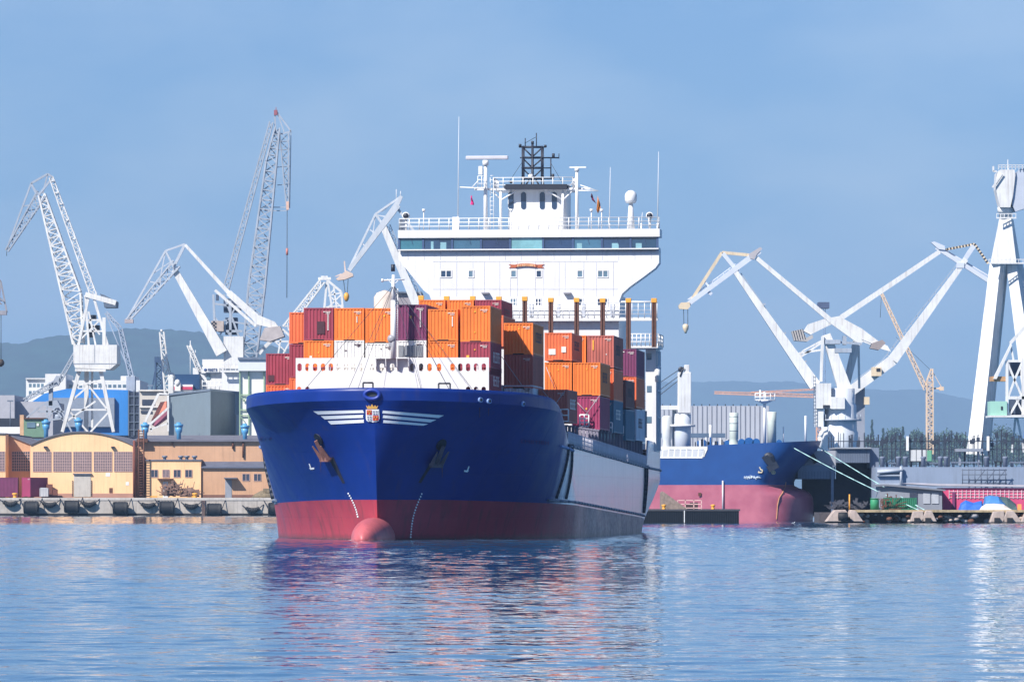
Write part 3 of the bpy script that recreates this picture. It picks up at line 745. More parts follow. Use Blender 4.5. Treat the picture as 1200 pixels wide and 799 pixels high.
mb = MB(); a, b = S3(466.2, 269.8, HS - .55), S3(773, 277.3, HS - .55); mb.prism([Vector((x, y, b.z)) for x, y in ((a.x, HS - .55), (b.x, HS - .55), (b.x, HS + 2.4), (8, HS + 2.6), (8, HS + 9), (-8, HS + 9), (-8, HS + 2.6), (a.x, HS + 2.4))], (0, 0, a.z - b.z)); roof = mb.build('wheelhouse_roof', white, acc, local=True)
mb = MB(); p, q = S3(466.8, 290, HS), S3(772.3, 298, HS); mb.box((p.x, HS - .5, p.z - .33), (q.x, HS - .4, p.z - .22)); mb.build('parapet_cap', clean_white, front, local=True)
def railing(pts, h, n, parent, name='railing', bars=3, r=.035, m=None):
    mb = MB()
    for a, b in zip(pts, pts[1:]):
        a, b = Vector(a), Vector(b)
        for k in range(1, bars + 1): mb.tube(a + Vector((0, 0, h * k / bars)), b + Vector((0, 0, h * k / bars)), r, n=5)
        for i in range(n + 1): c = a.lerp(b, i / n); mb.tube(c, c + Vector((0, 0, h)), r * 1.15, n=5)
    return mb.build(name, m or clean_white, parent, local=True)
a, b = S3(467.5, 270, HS - .8), S3(772, 270, HS - .8)
railing([(a.x + .3, HS + 2.2, a.z), (a.x, HS - .5, a.z), (b.x, HS - .5, a.z), (b.x - .2, HS + 2.2, a.z)], 1.15, 26, roof, r=.045)
def at(x, y, s): return S3(x, y, s)
# roof house with four tall oval windows, dark beam and lattice signal mast
s = HS + 2.6
a, b = at(595, 222, s), at(663, 271, s)
mb = MB(); r = .7; z0, z1 = at(600, 271, s).z - .4, a.z
pts = []
for cx, sg in ((b.x - r, 1), (a.x + r, -1)):
    for i in range(7):
        an = (-math.pi / 2 + i * math.pi / 12) if sg == 1 else (-math.pi + i * math.pi / 12)
        pts.append(Vector((cx + r * math.cos(an), s + r + r * math.sin(an), z0)))
pts = pts[7:] + pts[:7] + [Vector((b.x, s + 5, z0)), Vector((a.x, s + 5, z0))]
mb.prism(pts, (0, 0, z1 - z0)); house = mb.build('roof_house', white, acc, local=True)
for x in (598.9, 613.6, 635.5, 649.7):
    c0, c1 = at(x, 228.2, s), at(x, 242.4, s); w = .26; pl = []
    for i in range(12): an = math.pi * i / 11; pl.append(Vector((c0.x + w * math.cos(an), s - .05, c0.z + w * math.sin(an))))
    for i in range(12): an = math.pi + math.pi * i / 11; pl.append(Vector((c0.x + w * math.cos(an), s - .05, c1.z + w * math.sin(an))))
    ww = MB(); c_ = Vector((c0.x, s, (c0.z + c1.z) / 2)); ww.prism([c_ + Vector(((p - c_).x * 1.22, -.02, (p - c_).z * 1.06)) for p in pl], (0, .1, 0)); fr = ww.build('oval_window', clean_white, house, local=True)
    ww = MB(); ww.prism(pl, (0, .06, 0)); ww.build('pane', dkglass, fr, local=True)
mb = MB(); mb.beam(at(592.5, 219, s - .9), at(664.5, 219, s - .9), .5, d=.34)
for x in (592.5, 664.5): mb.beam(at(x, 219, s - .9), at(x, 219, s - .9) + Vector((0, 5, 0)), .3)
mb.build('dark_beam', dark_steel, house, local=True)
mb = MB(); p, q = at(556, 222, s - .7), at(692, 222, s - .7)
mb.box((p.x, s - .8, p.z - .1), (q.x, s - .55, p.z + .1)); pa, pb = at(579, 222, s), at(672, 222, s); mb.box((pa.x, s - .55, pa.z - .1), (pb.x, s + 4.5, pa.z + .05))
for x in (586.8, 659.6): mb.tube(at(x, 270.5, s - .6), at(x, 222, s - .6), .13, n=10)
for x0, x1 in ((587, 605.5), (587, 577), (659.4, 641), (659.8, 671)): mb.tube(at(x0, 234.5, s - .6), at(x1, 223.6, s - .6), .075, n=8)
plat = mb.build('signal_platform', clean_white, house, local=True)
railing([(pa.x, s + 4, pa.z), (pa.x, s - .7, pa.z), (pb.x, s - .7, pa.z), (pb.x, s + 4, pa.z)], 1.1, 8, plat, r=.04)
m_s = s + 1.2
mb = MB(); T = lambda x, y: at(x, y, m_s)
mb.tube(T(624, 268), T(624, 167), .17, .12, 10)
for x0, y0, x1, y1, r in ((608, 172.6, 639.5, 172.6, .06), (609.5, 185, 655, 185, .07), (611, 197, 646, 197, .06), (612, 209.5, 649, 209.5, .06), (613, 171, 613, 211, .06), (635.5, 171, 635.5, 211, .06),
        (613, 173, 624, 184, .07), (635.5, 173, 624, 184, .07), (613, 186, 624, 197, .07), (635.5, 186, 624, 196, .07), (613, 198, 624, 209, .07), (635.5, 198, 624, 209, .07), (613, 211, 610.5, 219, .08), (635.5, 211, 638, 219, .08),
        (615.5, 173, 615.5, 162, .05), (628.6, 173, 628.6, 156, .05), (616, 167.5, 628.5, 160.5, .025), (645.5, 186, 645.5, 209, .06), (655, 186, 655, 180, .04), (620, 211, 615, 219, .08), (628, 211, 633, 219, .08), (612, 190, 596, 214, .02), (646, 192, 660, 216, .02)):
    mb.tube(T(x0, y0), T(x1, y1), r, n=6)
for dy in (-.5, .5):
    for x in (613, 635.5): mb.tube(T(x, 172) + Vector((0, dy * 2, 0)), T(x, 219) + Vector((0, dy * 2, 0)), .05, n=5)
    for y in (172.6, 185, 197, 209.5): 
        for x in (613, 635.5): mb.tube(T(x, y), T(x, y) + Vector((0, dy * 2, 0)), .05, n=5)
        mb.tube(T(613, y) + Vector((0, dy * 2, 0)), T(635.5, y) + Vector((0, dy * 2, 0)), .05, n=5)
sig = mb.build('signal_mast', mat('mast_black', (36, 44, 62), .5), house, local=True)
mb = MB()
for x, y0, y1 in ((648.5, 185, 180), (648, 209, 204), (609.5, 172, 169), (639, 173, 170), (624, 169, 165.5), (599, 215, 212)): mb.tube(T(x, y0), T(x, y1), .14, n=10)
mb.build('signal_lamp', dark_steel, sig, local=True)
mb = MB(); c = T(622.3, 206.5); mb.lathe(c + Vector((0, -.5, 0)), [(.02, 0), (.22, .02), (.26, .2), (.2, .4)], 14, 'y'); mb.build('horn', clean_white, sig, local=True)
# radar masts, satellite dome, aerials, lights on the monkey island
s = HS + 1.5
mb = MB(); mb.tube(at(569, 271, s), at(569, 194, s), .22, .17, 12); mb.tube(at(569, 194, s), at(569, 188, s), .3, n=12)
for y in range(206, 266, 5): mb.tube(at(574.5, y, s), at(578.5, y, s), .03, n=5)
mb.tube(at(574.5, 208, s), at(574.5, 268, s), .035, n=5); mb.tube(at(578.5, 208, s), at(578.5, 268, s), .035, n=5)
mb.tube(at(539, 219.5, s), at(572, 221, s), .06, n=6); mb.tube(at(553, 220, s), at(562, 210, s), .05, n=6); mb.box(at(559.5, 220, s), at(569, 221.5, s) + Vector((0, -.7, 0)))
railing([at(560, 219.5, s - .6), at(569, 219.5, s - .6)], 1.1, 2, house)
rad = mb.build('radar_mast', clean_white, roof, local=True)
mb = MB(); p, q = at(546, 183, s), at(595.5, 187, s); mb.box((p.x, s - .25, p.z), (q.x, s + .25, q.z)); mb.build('radar_scanner', mat('scanner_white', (196, 196, 204), .5), rad, local=True, bevel=.08)
mb = MB(); p = at(561, 195, s); q = at(565.5, 205, s); mb.box((p.x, s - .3, p.z), (q.x, s + .2, q.z)); mb.build('lamp_box', clean_white, rad, local=True)
mb = MB(); mb.tube(at(676, 271, s), at(676, 199, s), .18, .14, 12); mb.tube(at(676, 201, s), at(676, 197, s), .22, n=12); mb.tube(at(680, 217, s), at(701, 224, s), .05, n=6); mb.tube(at(676, 223.5, s), at(701, 223.7, s), .06, n=6)
mb.tube(at(668, 218, s), at(676, 206, s), .04, n=5)
r2 = mb.build('radar_mast', clean_white, roof, local=True)
mb = MB(); p, q = at(667.5, 195.5, s), at(687, 197, s); mb.box((p.x, s - .15, p.z), (q.x, s + .15, q.z)); mb.build('radar_scanner', clean_white, r2, local=True)
mb = MB(); c = at(739.3, 271, s); mb.tube(c, at(739.3, 238, s), .42, .2, 12); mb.tube(at(739.3, 238, s), at(739.3, 236, s), .5, n=14)
mb.tube(at(735, 271, s), at(738, 258, s), .05, n=6); dm = mb.build('dome_post', clean_white, roof, local=True)
mb = MB(); z = at(739.3, 237, s); h = .0842 * 13; mb.lathe(z, [(.5, 0), (.58, .12), (.6, .5)] + [(.6 * math.cos(a * math.pi / 16), .55 + .62 * math.sin(a * math.pi / 16)) for a in range(1, 9)], 20); mb.build('satellite_dome', clean_white, dm, local=True)
for x, y0, y1 in ((537, 254, 137), (771, 262, 178), (714.5, 262, 196), (752, 262, 249)):
    mb = MB(); mb.tube(at(x - .5, y0 + 8, s), at(x - .4, y0, s), .09, n=8); mb.tube(at(x - .4, y0, s), at(x + .8, y1, s), .05, .018, 6); mb.build('whip_aerial', clean_white, roof, local=True)
mb = MB(); p, q = at(530.5, 254.5, s), at(538, 270.5, s); mb.box((p.x, s - .3, p.z), (q.x, s + .4, q.z)); mb.build('aerial_box', clean_white, roof, local=True)
for x in (496.5, 693, 705, 599):
    mb = MB(); mb.tube(at(x, 270, s - 1.4), at(x, 248, s - 1.4), .05, n=6); mb.tube(at(x, 248, s - 1.4), at(x, 245, s - 1.4), .16, n=10); mb.build('roof_light', clean_white, roof, local=True)
for x, m in ((476, clean_white), (761.5, dark_steel)):
    mb = MB(); mb.tube(at(x, 271, s - 1.5), at(x, 257, s - 1.5), .12, n=8); c = at(x, 253, s - 1.5)
    mb.lathe(c + Vector((0, -.35, 0)), [(.22, 0), (.36, .03), (.36, .4), (.2, .6)], 16, 'y'); sl = mb.build('searchlight', clean_white, roof, local=True)
    mb = MB(); mb.lathe(c + Vector((0, -.37, 0)), [(.02, 0), (.28, .01), (.28, .02)], 16, 'y'); mb.build('lamp_glass', dark_steel, sl, local=True)
def flag(pts, m, s, name='flag'):
    n = 8; mb = MB(); vs = []
    for i in range(n + 1):
        u = i / n
        for a, b in ((pts[0], pts[1]), (pts[3], pts[2])):
            p = Sp(a[0] + (b[0] - a[0]) * u, a[1] + (b[1] - a[1]) * u, s); p.y += .25 * math.sin(u * 7 + a[1]); vs.append(p)
    mb.add(vs, [(2 * i, 2 * i + 1, 2 * i + 3, 2 * i + 2) for i in range(n)], True); o = mb.build(name, m, acc, local=True)
    md = o.modifiers.new('t', 'SOLIDIFY'); md.thickness = .02; return o
flag([(553, 229), (555.5, 240.5), (551.5, 240), (552, 230)], mat('flag_magenta', (206, 40, 120), .8), s)
flag([(693, 226.5), (698.5, 238.5), (694, 234.5), (692.5, 231)], mat('flag_wine', (110, 30, 70), .8), s)
flag([(700.8, 230), (704.2, 244), (700.6, 250), (699, 246)], mat('flag_orange', (206, 130, 60), .8), s)
# decks, railings and the open tower on the port side
s = HS - .7
def slab(x0, x1, y, th, s0, s1, name='walkway', parent=acc):
    a, b = Sp(x0, y, s0), Sp(x1, y + th, s0); mb = MB(); mb.box((a.x, s0, a.z), (b.x, s1, b.z)); return mb.build(name, white, parent, local=True)
w1 = slab(594, 770.5, 372.5, 3.2, s, HS + .04)
a, b = Sp(594, 372.5, s), Sp(770, 372.5, s); railing([a, b], 1.5, 24, w1, bars=4)
mb = MB()
for y in (353.8,): mb.tube(Sp(728, y, s), Sp(771, y, s), .09, n=6)
mb.build('handrail', clean_white, w1, local=True)
for x in (622.5, 653.5, 683, 717.5):
    mb = MB(); a, b = Sp(x - 2.5, 356, HS - .1), Sp(x + 2.5, 371, HS - .1); mb.box((a.x, HS - .08, a.z), (b.x, HS + .02, b.z))
    mb.build('deck_door', mat('door_grey', (178, 184, 196), .5), acc, local=True)
tw = MB(); s = HS + 1
a, b = Sp(756.5, 406, s), Sp(768.8, 520, s); tw.box((a.x, s, 7.9), (b.x, s + 5, a.z)); tower = tw.build('side_tower', white, acc, local=True)
w2 = slab(735, 771, 405, 2.6, s - 2, s + 4, 'tower_platform', tower); a, b = Sp(736, 405, s - 2), Sp(771.5, 405, s - 2); railing([a, b, (b.x, s + 3.8, b.z)], 1.15, 7, w2, bars=3, r=.045)
for y in (414, 452, 488):
    a, b = Sp(758, y, s), Sp(763.5, y + 7.5, s); mb = MB(); mb.box((a.x, s - .04, a.z), (b.x, s + .02, b.z)); mb.build('tower_window', teal, tower, local=True)
mb = MB(); a = Sp(769, 407, s)
for z in (11.2, 13.8, 16.2): mb.box((a.x, s + .5, z), (a.x + .12, s + 4.6, z + .12))
for k in range(4): mb.box((a.x, s + .5 + k * 1.3, 8), (a.x + .1, s + .62 + k * 1.3, 17.8))
mb.build('tower_frame', mat('shade_white', (200, 204, 212), .5), tower, local=True)
mb = MB(); c = Sp(770.5, 438, s); mb.lathe(c + Vector((0, 0, -.8)), [(.1, 0), (.28, .1), (.3, 1.2), (.1, 1.5)], 12); mb.tube(c + Vector((0, 0, .7)), c + Vector((0, 0, 3)), .04, n=5); mb.build('life_raft_canister', clean_white, tower, local=True)
# brown lashing posts with yellow heads before the bridge
pm = mat('post_brown', (98, 66, 58), .8, .3, 2, .4)
for x, y, yb in ((493.5, 346.5, 430), (523.5, 347, 430), (554, 347, 430), (584.7, 347.5, 430), (615, 347.5, 420), (645.6, 349, 440), (675.8, 349, 440), (706.3, 349.5, 440), (736.5, 349.5, 440), (766.5, 349.5, 407)):
    s = 104.2; a = Sp(x, y + 4, s); mb = MB(); zb = 8.5 if x < 760 else 17.9
    for d in (-.14, .14): mb.box((a.x + d - .085, s - .15, zb), (a.x + d + .085, s + .15, a.z))
    mb.box((a.x - .07, s - .05, zb), (a.x + .07, s + .05, a.z)); po = mb.build('lashing_post', pm, ship, local=True)
    mb = MB(); t_ = Sp(x, y, s); mb.box((a.x - .27, s - .2, a.z - .1), (a.x + .27, s + .2, t_.z)); mb.build('post_head', yellow, po, local=True, bevel=.04)
# white ladders and frames on the lashing bridges by the port rail
def fr(x0, y0, x1, y1, s, nx, ny, r=.06):
    mb = MB()
    for i in range(nx + 1): x = x0 + (x1 - x0) * i / nx; mb.tube(Sp(x, y0, s), Sp(x, y1, s), r, n=5)
    for j in range(ny + 1): y = y0 + (y1 - y0) * j / ny; mb.tube(Sp(x0, y, s), Sp(x1, y, s), r, n=5)
    mb.build('lashing_frame', clean_white, ship, local=True)
for q in ((657, 479.5, 666, 493.5, 26.2, 1, 2), (679.5, 486, 690, 499.5, 54.3, 2, 3), (714, 495, 717.5, 507, 67.5, 1, 2), (727.5, 499, 730.5, 510, 80, 1, 2), (656.5, 507, 665.5, 521, 27, 4, 1, .05)): fr(*q)
for x0, y0, x1, y1, s in ((636, 458, 660, 486, 26.35), (662, 458, 640, 488, 26.35), (675, 470, 690, 486, 54.4), (703, 463, 685, 488, 54.4), (640, 430, 650, 455, 54.4), (588, 418, 612, 452, 22.6), (580, 470, 606, 455, 22.6)):
    mb = MB(); mb.tube(Sp(x0, y0, s), Sp(x1, y1, s), .03, n=5); mb.build('lashing_rod', mat('rod_grey', (170, 165, 172), .4), ship, local=True)

# ------------------------------------------------------------------ containers on deck: every box is a thing
CM = {'orange': mat('container_orange', (230, 122, 50), .5, .14, .5, .16, (150, 70, 40)), 'red orange': mat('container_red_orange', (224, 110, 66), .5, .14, .5, .2, (150, 70, 50)),
      'maroon': mat('container_maroon', (148, 56, 74), .55, .15, .6, .2, (90, 60, 60)), 'purple': mat('container_purple', (116, 52, 90), .55, .15, .6, .2, (80, 60, 70)),
      'brown': mat('container_brown', (178, 98, 86), .6, .18, .6, .25, (80, 50, 45)), 'white': mat('container_white', (222, 220, 218), .5, .08, .6, .25, (130, 120, 110)),
      'pale grey': mat('container_grey', (206, 214, 226), .55, .15, .6, .3), 'teal blue': mat('container_teal', (60, 112, 138), .55, .15, .6, .2), 'dark brown': mat('container_dark_brown', (124, 76, 74), .6, .15, .6, .2),
      'magenta': mat('container_magenta', (150, 54, 92), .55, .15, .6, .2, (90, 60, 60)), 'navy': mat('container_navy', (40, 52, 92), .55, .15, .6, .2)}
dark_gap = mat('container_underside', (40, 30, 32), .8)
placard = mat('placard_yellow', (236, 178, 60), .5); decal = mat('decal_white', (226, 220, 214), .5); decal_dark = mat('decal_dark', (70, 34, 46), .6)
PROTO = {}
def corr(mb, o, u, v, n, depth, nrm):
    """corrugated panel: origin o, width vector u, height vector v, ribs pressed outward along nrm"""
    o, u, v, nrm = map(Vector, (o, u, v, nrm)); pts = []
    for i in range(n):
        for f, d in ((0., 0), (.18, 1), (.5, 1), (.68, 0)): pts.append(((i + f) / n, d))
    pts.append((1, 0)); vs = []
    for f, d in pts: vs += [o + u * f + nrm * depth * d, o + u * f + nrm * depth * d + v]
    mb.add(vs, [(2 * i, 2 * i + 2, 2 * i + 3, 2 * i + 1) for i in range(len(pts) - 1)])
def container(t0, t1, s0, ln, z1, h, colour, label, group, name='shipping_container', marks=(), world_at=None):
    t0 += .03; t1 -= .03; w = t1 - t0; key = (round(w, 2), round(ln, 1), round(h, 2), colour); loc = None
    M = Matrix.Translation(Vector((SX, SY, 0))) @ Matrix.Rotation(-TH, 4, 'Z'); loc = M @ Vector(((t0 + t1) / 2, s0, z1 - h)) if world_at is None else Vector(world_at[0])
    c = thing(name, label, 'container', loc, -TH if world_at is None else world_at[1], group)
    if key not in PROTO:
        body = MB(); e = .1; fr = MB(); x0, x1 = -w / 2, w / 2
        corr(body, (x0 + e, .07, .14), (w - 2 * e, 0, 0), (0, 0, h - .24), 8, .045, (0, -1, 0)); corr(body, (x0 + e, ln - .07, .14), (w - 2 * e, 0, 0), (0, 0, h - .24), 8, .045, (0, 1, 0))
        nr = int(ln / .3)
        corr(body, (x0 + .06, e, .14), (0, ln - 2 * e, 0), (0, 0, h - .24), nr, .045, (-1, 0, 0)); corr(body, (x1 - .06, e, .14), (0, ln - 2 * e, 0), (0, 0, h - .24), nr, .045, (1, 0, 0))
        body.add([(x0 + .04, .04, h - .05), (x1 - .04, .04, h - .05), (x1 - .04, ln - .04, h - .05), (x0 + .04, ln - .04, h - .05)], [(0, 1, 2, 3)])
        body.add([(x0 + .04, .04, .1), (x1 - .04, .04, .1), (x1 - .04, ln - .04, .1), (x0 + .04, ln - .04, .1)], [(3, 2, 1, 0)])
        for x in (x0, x1 - .12):
            for y in (0, ln - .12): fr.box((x, y, .02), (x + .12, y + .12, h))
        for z, hh in ((h - .1, .1), (.03, .13)):
            for y in (.004, ln - .104): fr.box((x0 + .12, y, z), (x1 - .12, y + .1, z + hh - .004))
            for x in (x0 + .004, x1 - .104): fr.box((x, .12, z), (x + .1, ln - .12, z + hh - .004))
        for x in (x0 - .006, x1 - .172):
            for y in (-.006, ln - .172):
                for z in (0, h - .12): fr.box((x, y, z), (x + .178, y + .178, z + .125))
        PROTO[key] = (body, fr)
        b = body.build('panel', CM[colour], c, local=True); f = fr.build('frame', CM[colour], c, local=True); PROTO[key] = (b, f)
        g = MB(); g.box((-.45, -.012, .0), (.45, .12, .1)); gg = g.build('fork_pocket', dark_gap, c, local=True); PROTO[key] = (b, f, gg)
    else:
        for q in PROTO[key]: n_ = q.copy(); scene.collection.objects.link(n_); n_.parent = c; ROOT[n_.name] = ROOT[c.name]
    for kind, u, v, wu, hv in marks:
        mb = MB(); x = -w / 2 + u * w; z = v * h
        if kind == 'text':
            for k in range(9): mb.box((x, -.012, z - k * .16), (x + wu, .06, z - k * .16 - .1))
            mb.build('stencil_lettering', decal, c, local=True)
        else:
            mb.box((x, -.014, z), (x + wu, .06, z + hv)); mb.build('placard' if kind != 'dark' else 'dark_patch', {'y': placard, 'w': decal, 'dark': decal_dark}[kind], c, local=True)
    # worn owner's codes: a short row at the top corner of the end, a big faded patch of letters on the port side
    rr = random.Random(label); mb = MB(); x = w / 2 - .8
    for k in range(7): mb.box((x + k * .085, -.012, h - .36), (x + k * .085 + rr.choice((.035, .055)), .06, h - .28))
    for k in range(4): mb.box((x + .2 + k * .085, -.012, h - .48), (x + .25 + k * .085, .06, h - .41))
    mb.build('code_lettering', decal if colour not in ('white', 'pale grey') else decal_dark, c, local=True)
    if ln > 7 and rr.random() < .8:
        mb = MB(); y = ln * .28
        for k in range(5):
            wd = rr.uniform(.5, .8); mb.box((w / 2 - .06, y, h * .42), (w / 2 + .006, y + .18, h * .72))
            for q in (.42, .57, .68): mb.box((w / 2 - .06, y + .18, h * q), (w / 2 + .006, y + rr.uniform(.3, wd), h * q + .13))
            y += wd + .25
        mb.build('side_lettering', decal_dark if rr.random() < .6 else decal, c, local=True)
    return c
def box_px(px0, px1, py, h, s, ln, colour, label, group, **k):
    a, b = Sp(px0, py, s), Sp(px1, py, s)
    t1 = b.x if px1 else a.x + 2.44; t0 = a.x if px0 else t1 - 2.44
    z = a.z if px0 else b.z
    if px0 and px1: t0 = t1 - 2.44 if abs((t1 - t0) - 2.44) < .5 or True else t0
    return container(t0, t1, s, ln, z, h, colour, label, group, **k)
G1 = 'containers in the front row behind the breakwater'
B1 = [('A', 391, 360.6, 2.6, 'maroon', 'maroon shipping container with a dark square patch, leftmost in the top front row', [('dark', .45, .2, .62, 1.0), ('text', .8, .85, .1, 0)]),
      ('A', 427, 360.8, 2.6, 'orange', 'orange shipping container right of the maroon one with dark patch, top front row', [('w', .75, .55, .06, .5)]),
      ('A', 463.5, 361, 2.75, 'orange', 'orange shipping container partly behind the white foremast, top front row', [('y', .6, .75, .14, .14)]),
      ('A', 500, 356.8, 2.85, 'purple', 'dark purple shipping container right of the white foremast, top front row', [('text', .78, .86, .1, 0), ('y', .45, .62, .12, .2)]),
      ('A', 537, 362.2, 2.5, 'orange', 'orange shipping container between the purple one and the rightmost, top front row', [('w', .8, .45, .07, .8)]),
      ('A', 575, 358.3, 2.85, 'orange', 'large orange shipping container at the right end of the top front row', [('y', .46, .82, .13, .12), ('y', .46, .25, .1, .1)]),
      ('B', 391, 398.8, 2.55, 'orange', 'orange shipping container under the maroon one with dark patch, second tier', [('w', .2, .45, .2, .18), ('y', .48, .6, .1, .1)]),
      ('B', 427, 398.8, 2.6, 'white', 'plain white shipping container under an orange one, left end of the white pair', [('dark', .35, .68, .16, .07)]),
      ('B', 463.5, 402, 2.5, 'white', 'white shipping container low behind the white foremast, second tier', [('dark', .5, .8, .1, .08)]),
      ('B', 500, 398.8, 2.6, 'white', 'white refrigerated container with a machinery grille, under the purple container', []),
      ('B', 537, 399.6, 2.6, 'orange', 'orange shipping container second from the right in the second tier of the front row', [('y', .46, .75, .1, .1)]),
      ('B', 575, 400.2, 2.75, 'maroon', 'maroon shipping container at the right end of the second tier, under the large orange one', [('y', .2, .5, .22, .3), ('y', .46, .75, .1, .1)])]
S1 = 13.4
for tr, x1, y, h, c, lab, mk in B1: 
    o = box_px(0, x1, y, h, S1, 8.0, c, lab, G1, marks=mk)
    if 'refrigerated' in lab:
        mb = MB(); mb.box((-1.0, -.06, .25), (.1, .05, 1.0)); 
        for i in range(4): mb.box((-1.02 + i * .5, -.05, 1.3), (-.62 + i * .5, .05, 2.2))
        mb.build('cooling_grille', mat('grille_grey', (120, 124, 132), .5), o, local=True)
        mb = MB(); mb.lathe((.55, -.08, .6), [(.3, 0), (.36, .03), (.36, .1)], 16, 'y'); mb.build('fan', dark_steel, o, local=True)
for i, (x1, c, d) in enumerate(((391, 'maroon', 'leftmost in'), (427, 'white', 'second from the left in'), (463.5, 'white', 'third from the left in'), (500, 'white', 'fourth from the left in'), (537, 'orange', 'second from the right in'), (575, 'maroon', 'rightmost in'))):
    a = Sp(x1, 440, S1); container(a.x - 2.44, a.x, S1, 8.0, 13.68, 2.58, c, '%s shipping container %s the lowest front tier, behind the oval openings' % (c, d), G1)
G2 = 'containers in the second bay'
for x0, x1, y, h, s, ln, c, lab, mk in (
    (338.6, 0, 366, 2.55, 22.8, 6.1, 'red orange', 'red orange container at the left of the deck, half behind the maroon one with patch', []),
    (338.6, 0, 403.2, 2.75, 22.8, 6.1, 'maroon', 'maroon container under the red orange one at the left of the deck', []),
    (338.6, 0, 443, 2.6, 22.8, 6.1, 'red orange', 'red orange container low beside the left end of the breakwater', []),
    (311.2, 0, 414.2, 2.58, 26.4, 6.1, 'maroon', 'maroon container outermost on the left side of the deck with dark graffiti', [('dark', .08, .12, .5, .5)]),
    (311.2, 0, 451, 2.58, 26.4, 6.1, 'red orange', 'red orange container lowest at the left edge, under the outermost maroon one', []),
    (0, 625, 378.4, 2.56, 22.8, 8.4, 'orange', 'orange container crossed by a diagonal shadow, right end of the second bay', [('y', .5, .8, .1, .1)]),
    (0, 625, 415.6, 2.72, 22.8, 8.4, 'brown', 'brown container under the orange one crossed by a diagonal shadow', []),
    (0, 589.5, 451, 2.55, 22.8, 8.4, 'pale grey', 'pale grey container half hidden by the right end of the breakwater', []),
    (0, 625, 451.3, 2.6, 22.8, 8.4, 'pale grey', 'pale grey container peeking over the right bulwark under the brown one', []),
    (0, 665.5, 456.2, 2.7, 26.5, 8.4, 'brown', 'brown container with crossed lashing rods standing by the end of the right bulwark', [])):
    box_px(x0, x1, y, h, s, ln, c, lab, G2, marks=mk)
G3 = 'containers in the middle bays'
for x0, x1, y, h, s, ln, c, lab, mk in (
    (0, 590.2, 369.5, 2.6, 38, 9.1, 'red orange', 'red orange container just visible beyond the large orange one at right of the front row', []),
    (0, 670.4, 389.8, 2.45, 54.8, 9.6, 'red orange', 'red orange container with pale repair squares, above an orange one mid ship', [('w', .15, .22, .6, .5), ('w', .62, .3, .4, .5)]),
    (0, 670.4, 424.4, 2.55, 54.8, 9.6, 'orange', 'orange container under the one with pale repair squares mid ship', [('y', .48, .72, .1, .12)]),
    (0, 703.8, 424.7, 2.88, 54.8, 9.6, 'orange', 'bright orange container on top of the magenta one at the port rail', [('y', .48, .78, .1, .12)]),
    (0, 703.3, 464.2, 2.92, 54.8, 9.6, 'magenta', 'magenta container with white lashing frame, lowest at the port rail', [('y', .48, .6, .12, .16)]),
    (0, 687, 393, 2.9, 67.9, 9.6, 'orange', 'orange container showing as a strip left of the tall brown one', []),
    (0, 719.6, 393, 2.9, 67.9, 9.6, 'brown', 'tall brown container with a yellow vertical label, top of its stack aft', [('y', .2, .55, .1, .9), ('w', .7, .4, .09, .1)]),
    (0, 719.6, 432, 2.85, 67.9, 9.6, 'red orange', 'dull red orange container under the tall brown one, mostly in shade', []),
    (0, 719.6, 468.6, 2.95, 67.9, 9.6, 'teal blue', 'teal blue container lowest in its stack under the dull red orange one', []),
    (0, 733.8, 445, 2.6, 80.6, 9.6, 'dark brown', 'dark brown container behind the teal stack, upper of two', []),
    (0, 733.8, 479.6, 2.85, 80.6, 9.6, 'teal blue', 'dark teal container under the dark brown one behind the stack of three', []),
    (0, 746, 409, 2.62, 91.6, 9.6, 'purple', 'purple container with white lettering, top of the rearmost stack', [('w', .15, .88, .9, .1)]),
    (0, 746, 441.8, 2.9, 91.6, 9.6, 'red orange', 'red orange container under the purple one with white lettering', []),
    (0, 746, 479.5, 2.95, 91.6, 9.6, 'pale grey', 'light grey container lowest in the rearmost stack at the port rail', []),):
    box_px(x0, x1, y, h, s, ln, c, lab, G3, marks=mk)
a = Sp(0, 0, 102)
container(9.6, 12.1, 101.4, 6.1, 11.8, 2.6, 'teal blue', 'blue container low against the bridge tower, behind the light grey one', G3)
for x1, c, lab in ((522, 'orange', 'orange container peeking over the front row, leftmost of the high row'), (555.4, 'orange', 'orange container in the middle of the high row peeking over the front row'), (588, 'maroon', 'maroon container at the right end of the high row peeking over the front row')):
    o = box_px(0, x1, 351.3, 2.6, 67.9, 9.1, c, lab, 'high row of containers mid ship')

# ------------------------------------------------------------------ left quay, its fenders and the orange sheds
ZQ = W(0, 583, QL).z
mb = MB(); xr = W(345, 0, QL).x + 6
mb.box((-420, QL, -4), (xr, QL + 2.5, ZQ)); quay = mb.build('quay_body', concrete)
quay_t = thing('quay_wall', 'long pale concrete quay wall with hanging rubber fenders in front of the orange sheds', 'quay', (-60, QL, 0))
quay.name = 'wall_face'; quay.parent = quay_t; quay.matrix_parent_inverse = Matrix.Translation((60, -QL, 0))
mb = MB(); mb.box((-420, QL - .12, ZQ - .55), (xr, QL - .003, ZQ - .02)); mb.build('coping', mat('coping_grey', (190, 184, 178), .8, .2, .6, .3), quay_t)
mb = MB(); mb.box((-420, QL - .1, -.6), (xr, QL - .003, .5)); mb.build('tide_band', mat('tide_dark', (38, 38, 42), .8, .3), quay_t)
mb = MB(); pbox(mb, 236.5, 586, 240.5, 607, QL - .25, .24); mb.build('ladder_recess', mat('ladder_dark', (92, 74, 70), .8, .3, 2), quay_t)
fl = ["leftmost large black cylinder fender, below the edge of the dark purple container", "large black cylinder fender below the pale roller door's left side", "large black cylinder fender below the rust downpipe corner of the arched hall", "large black cylinder fender below the heap of scrap", "large black cylinder fender right of the dark ladder recess in the quay", "large black cylinder fender half hidden by the ship's bow"]
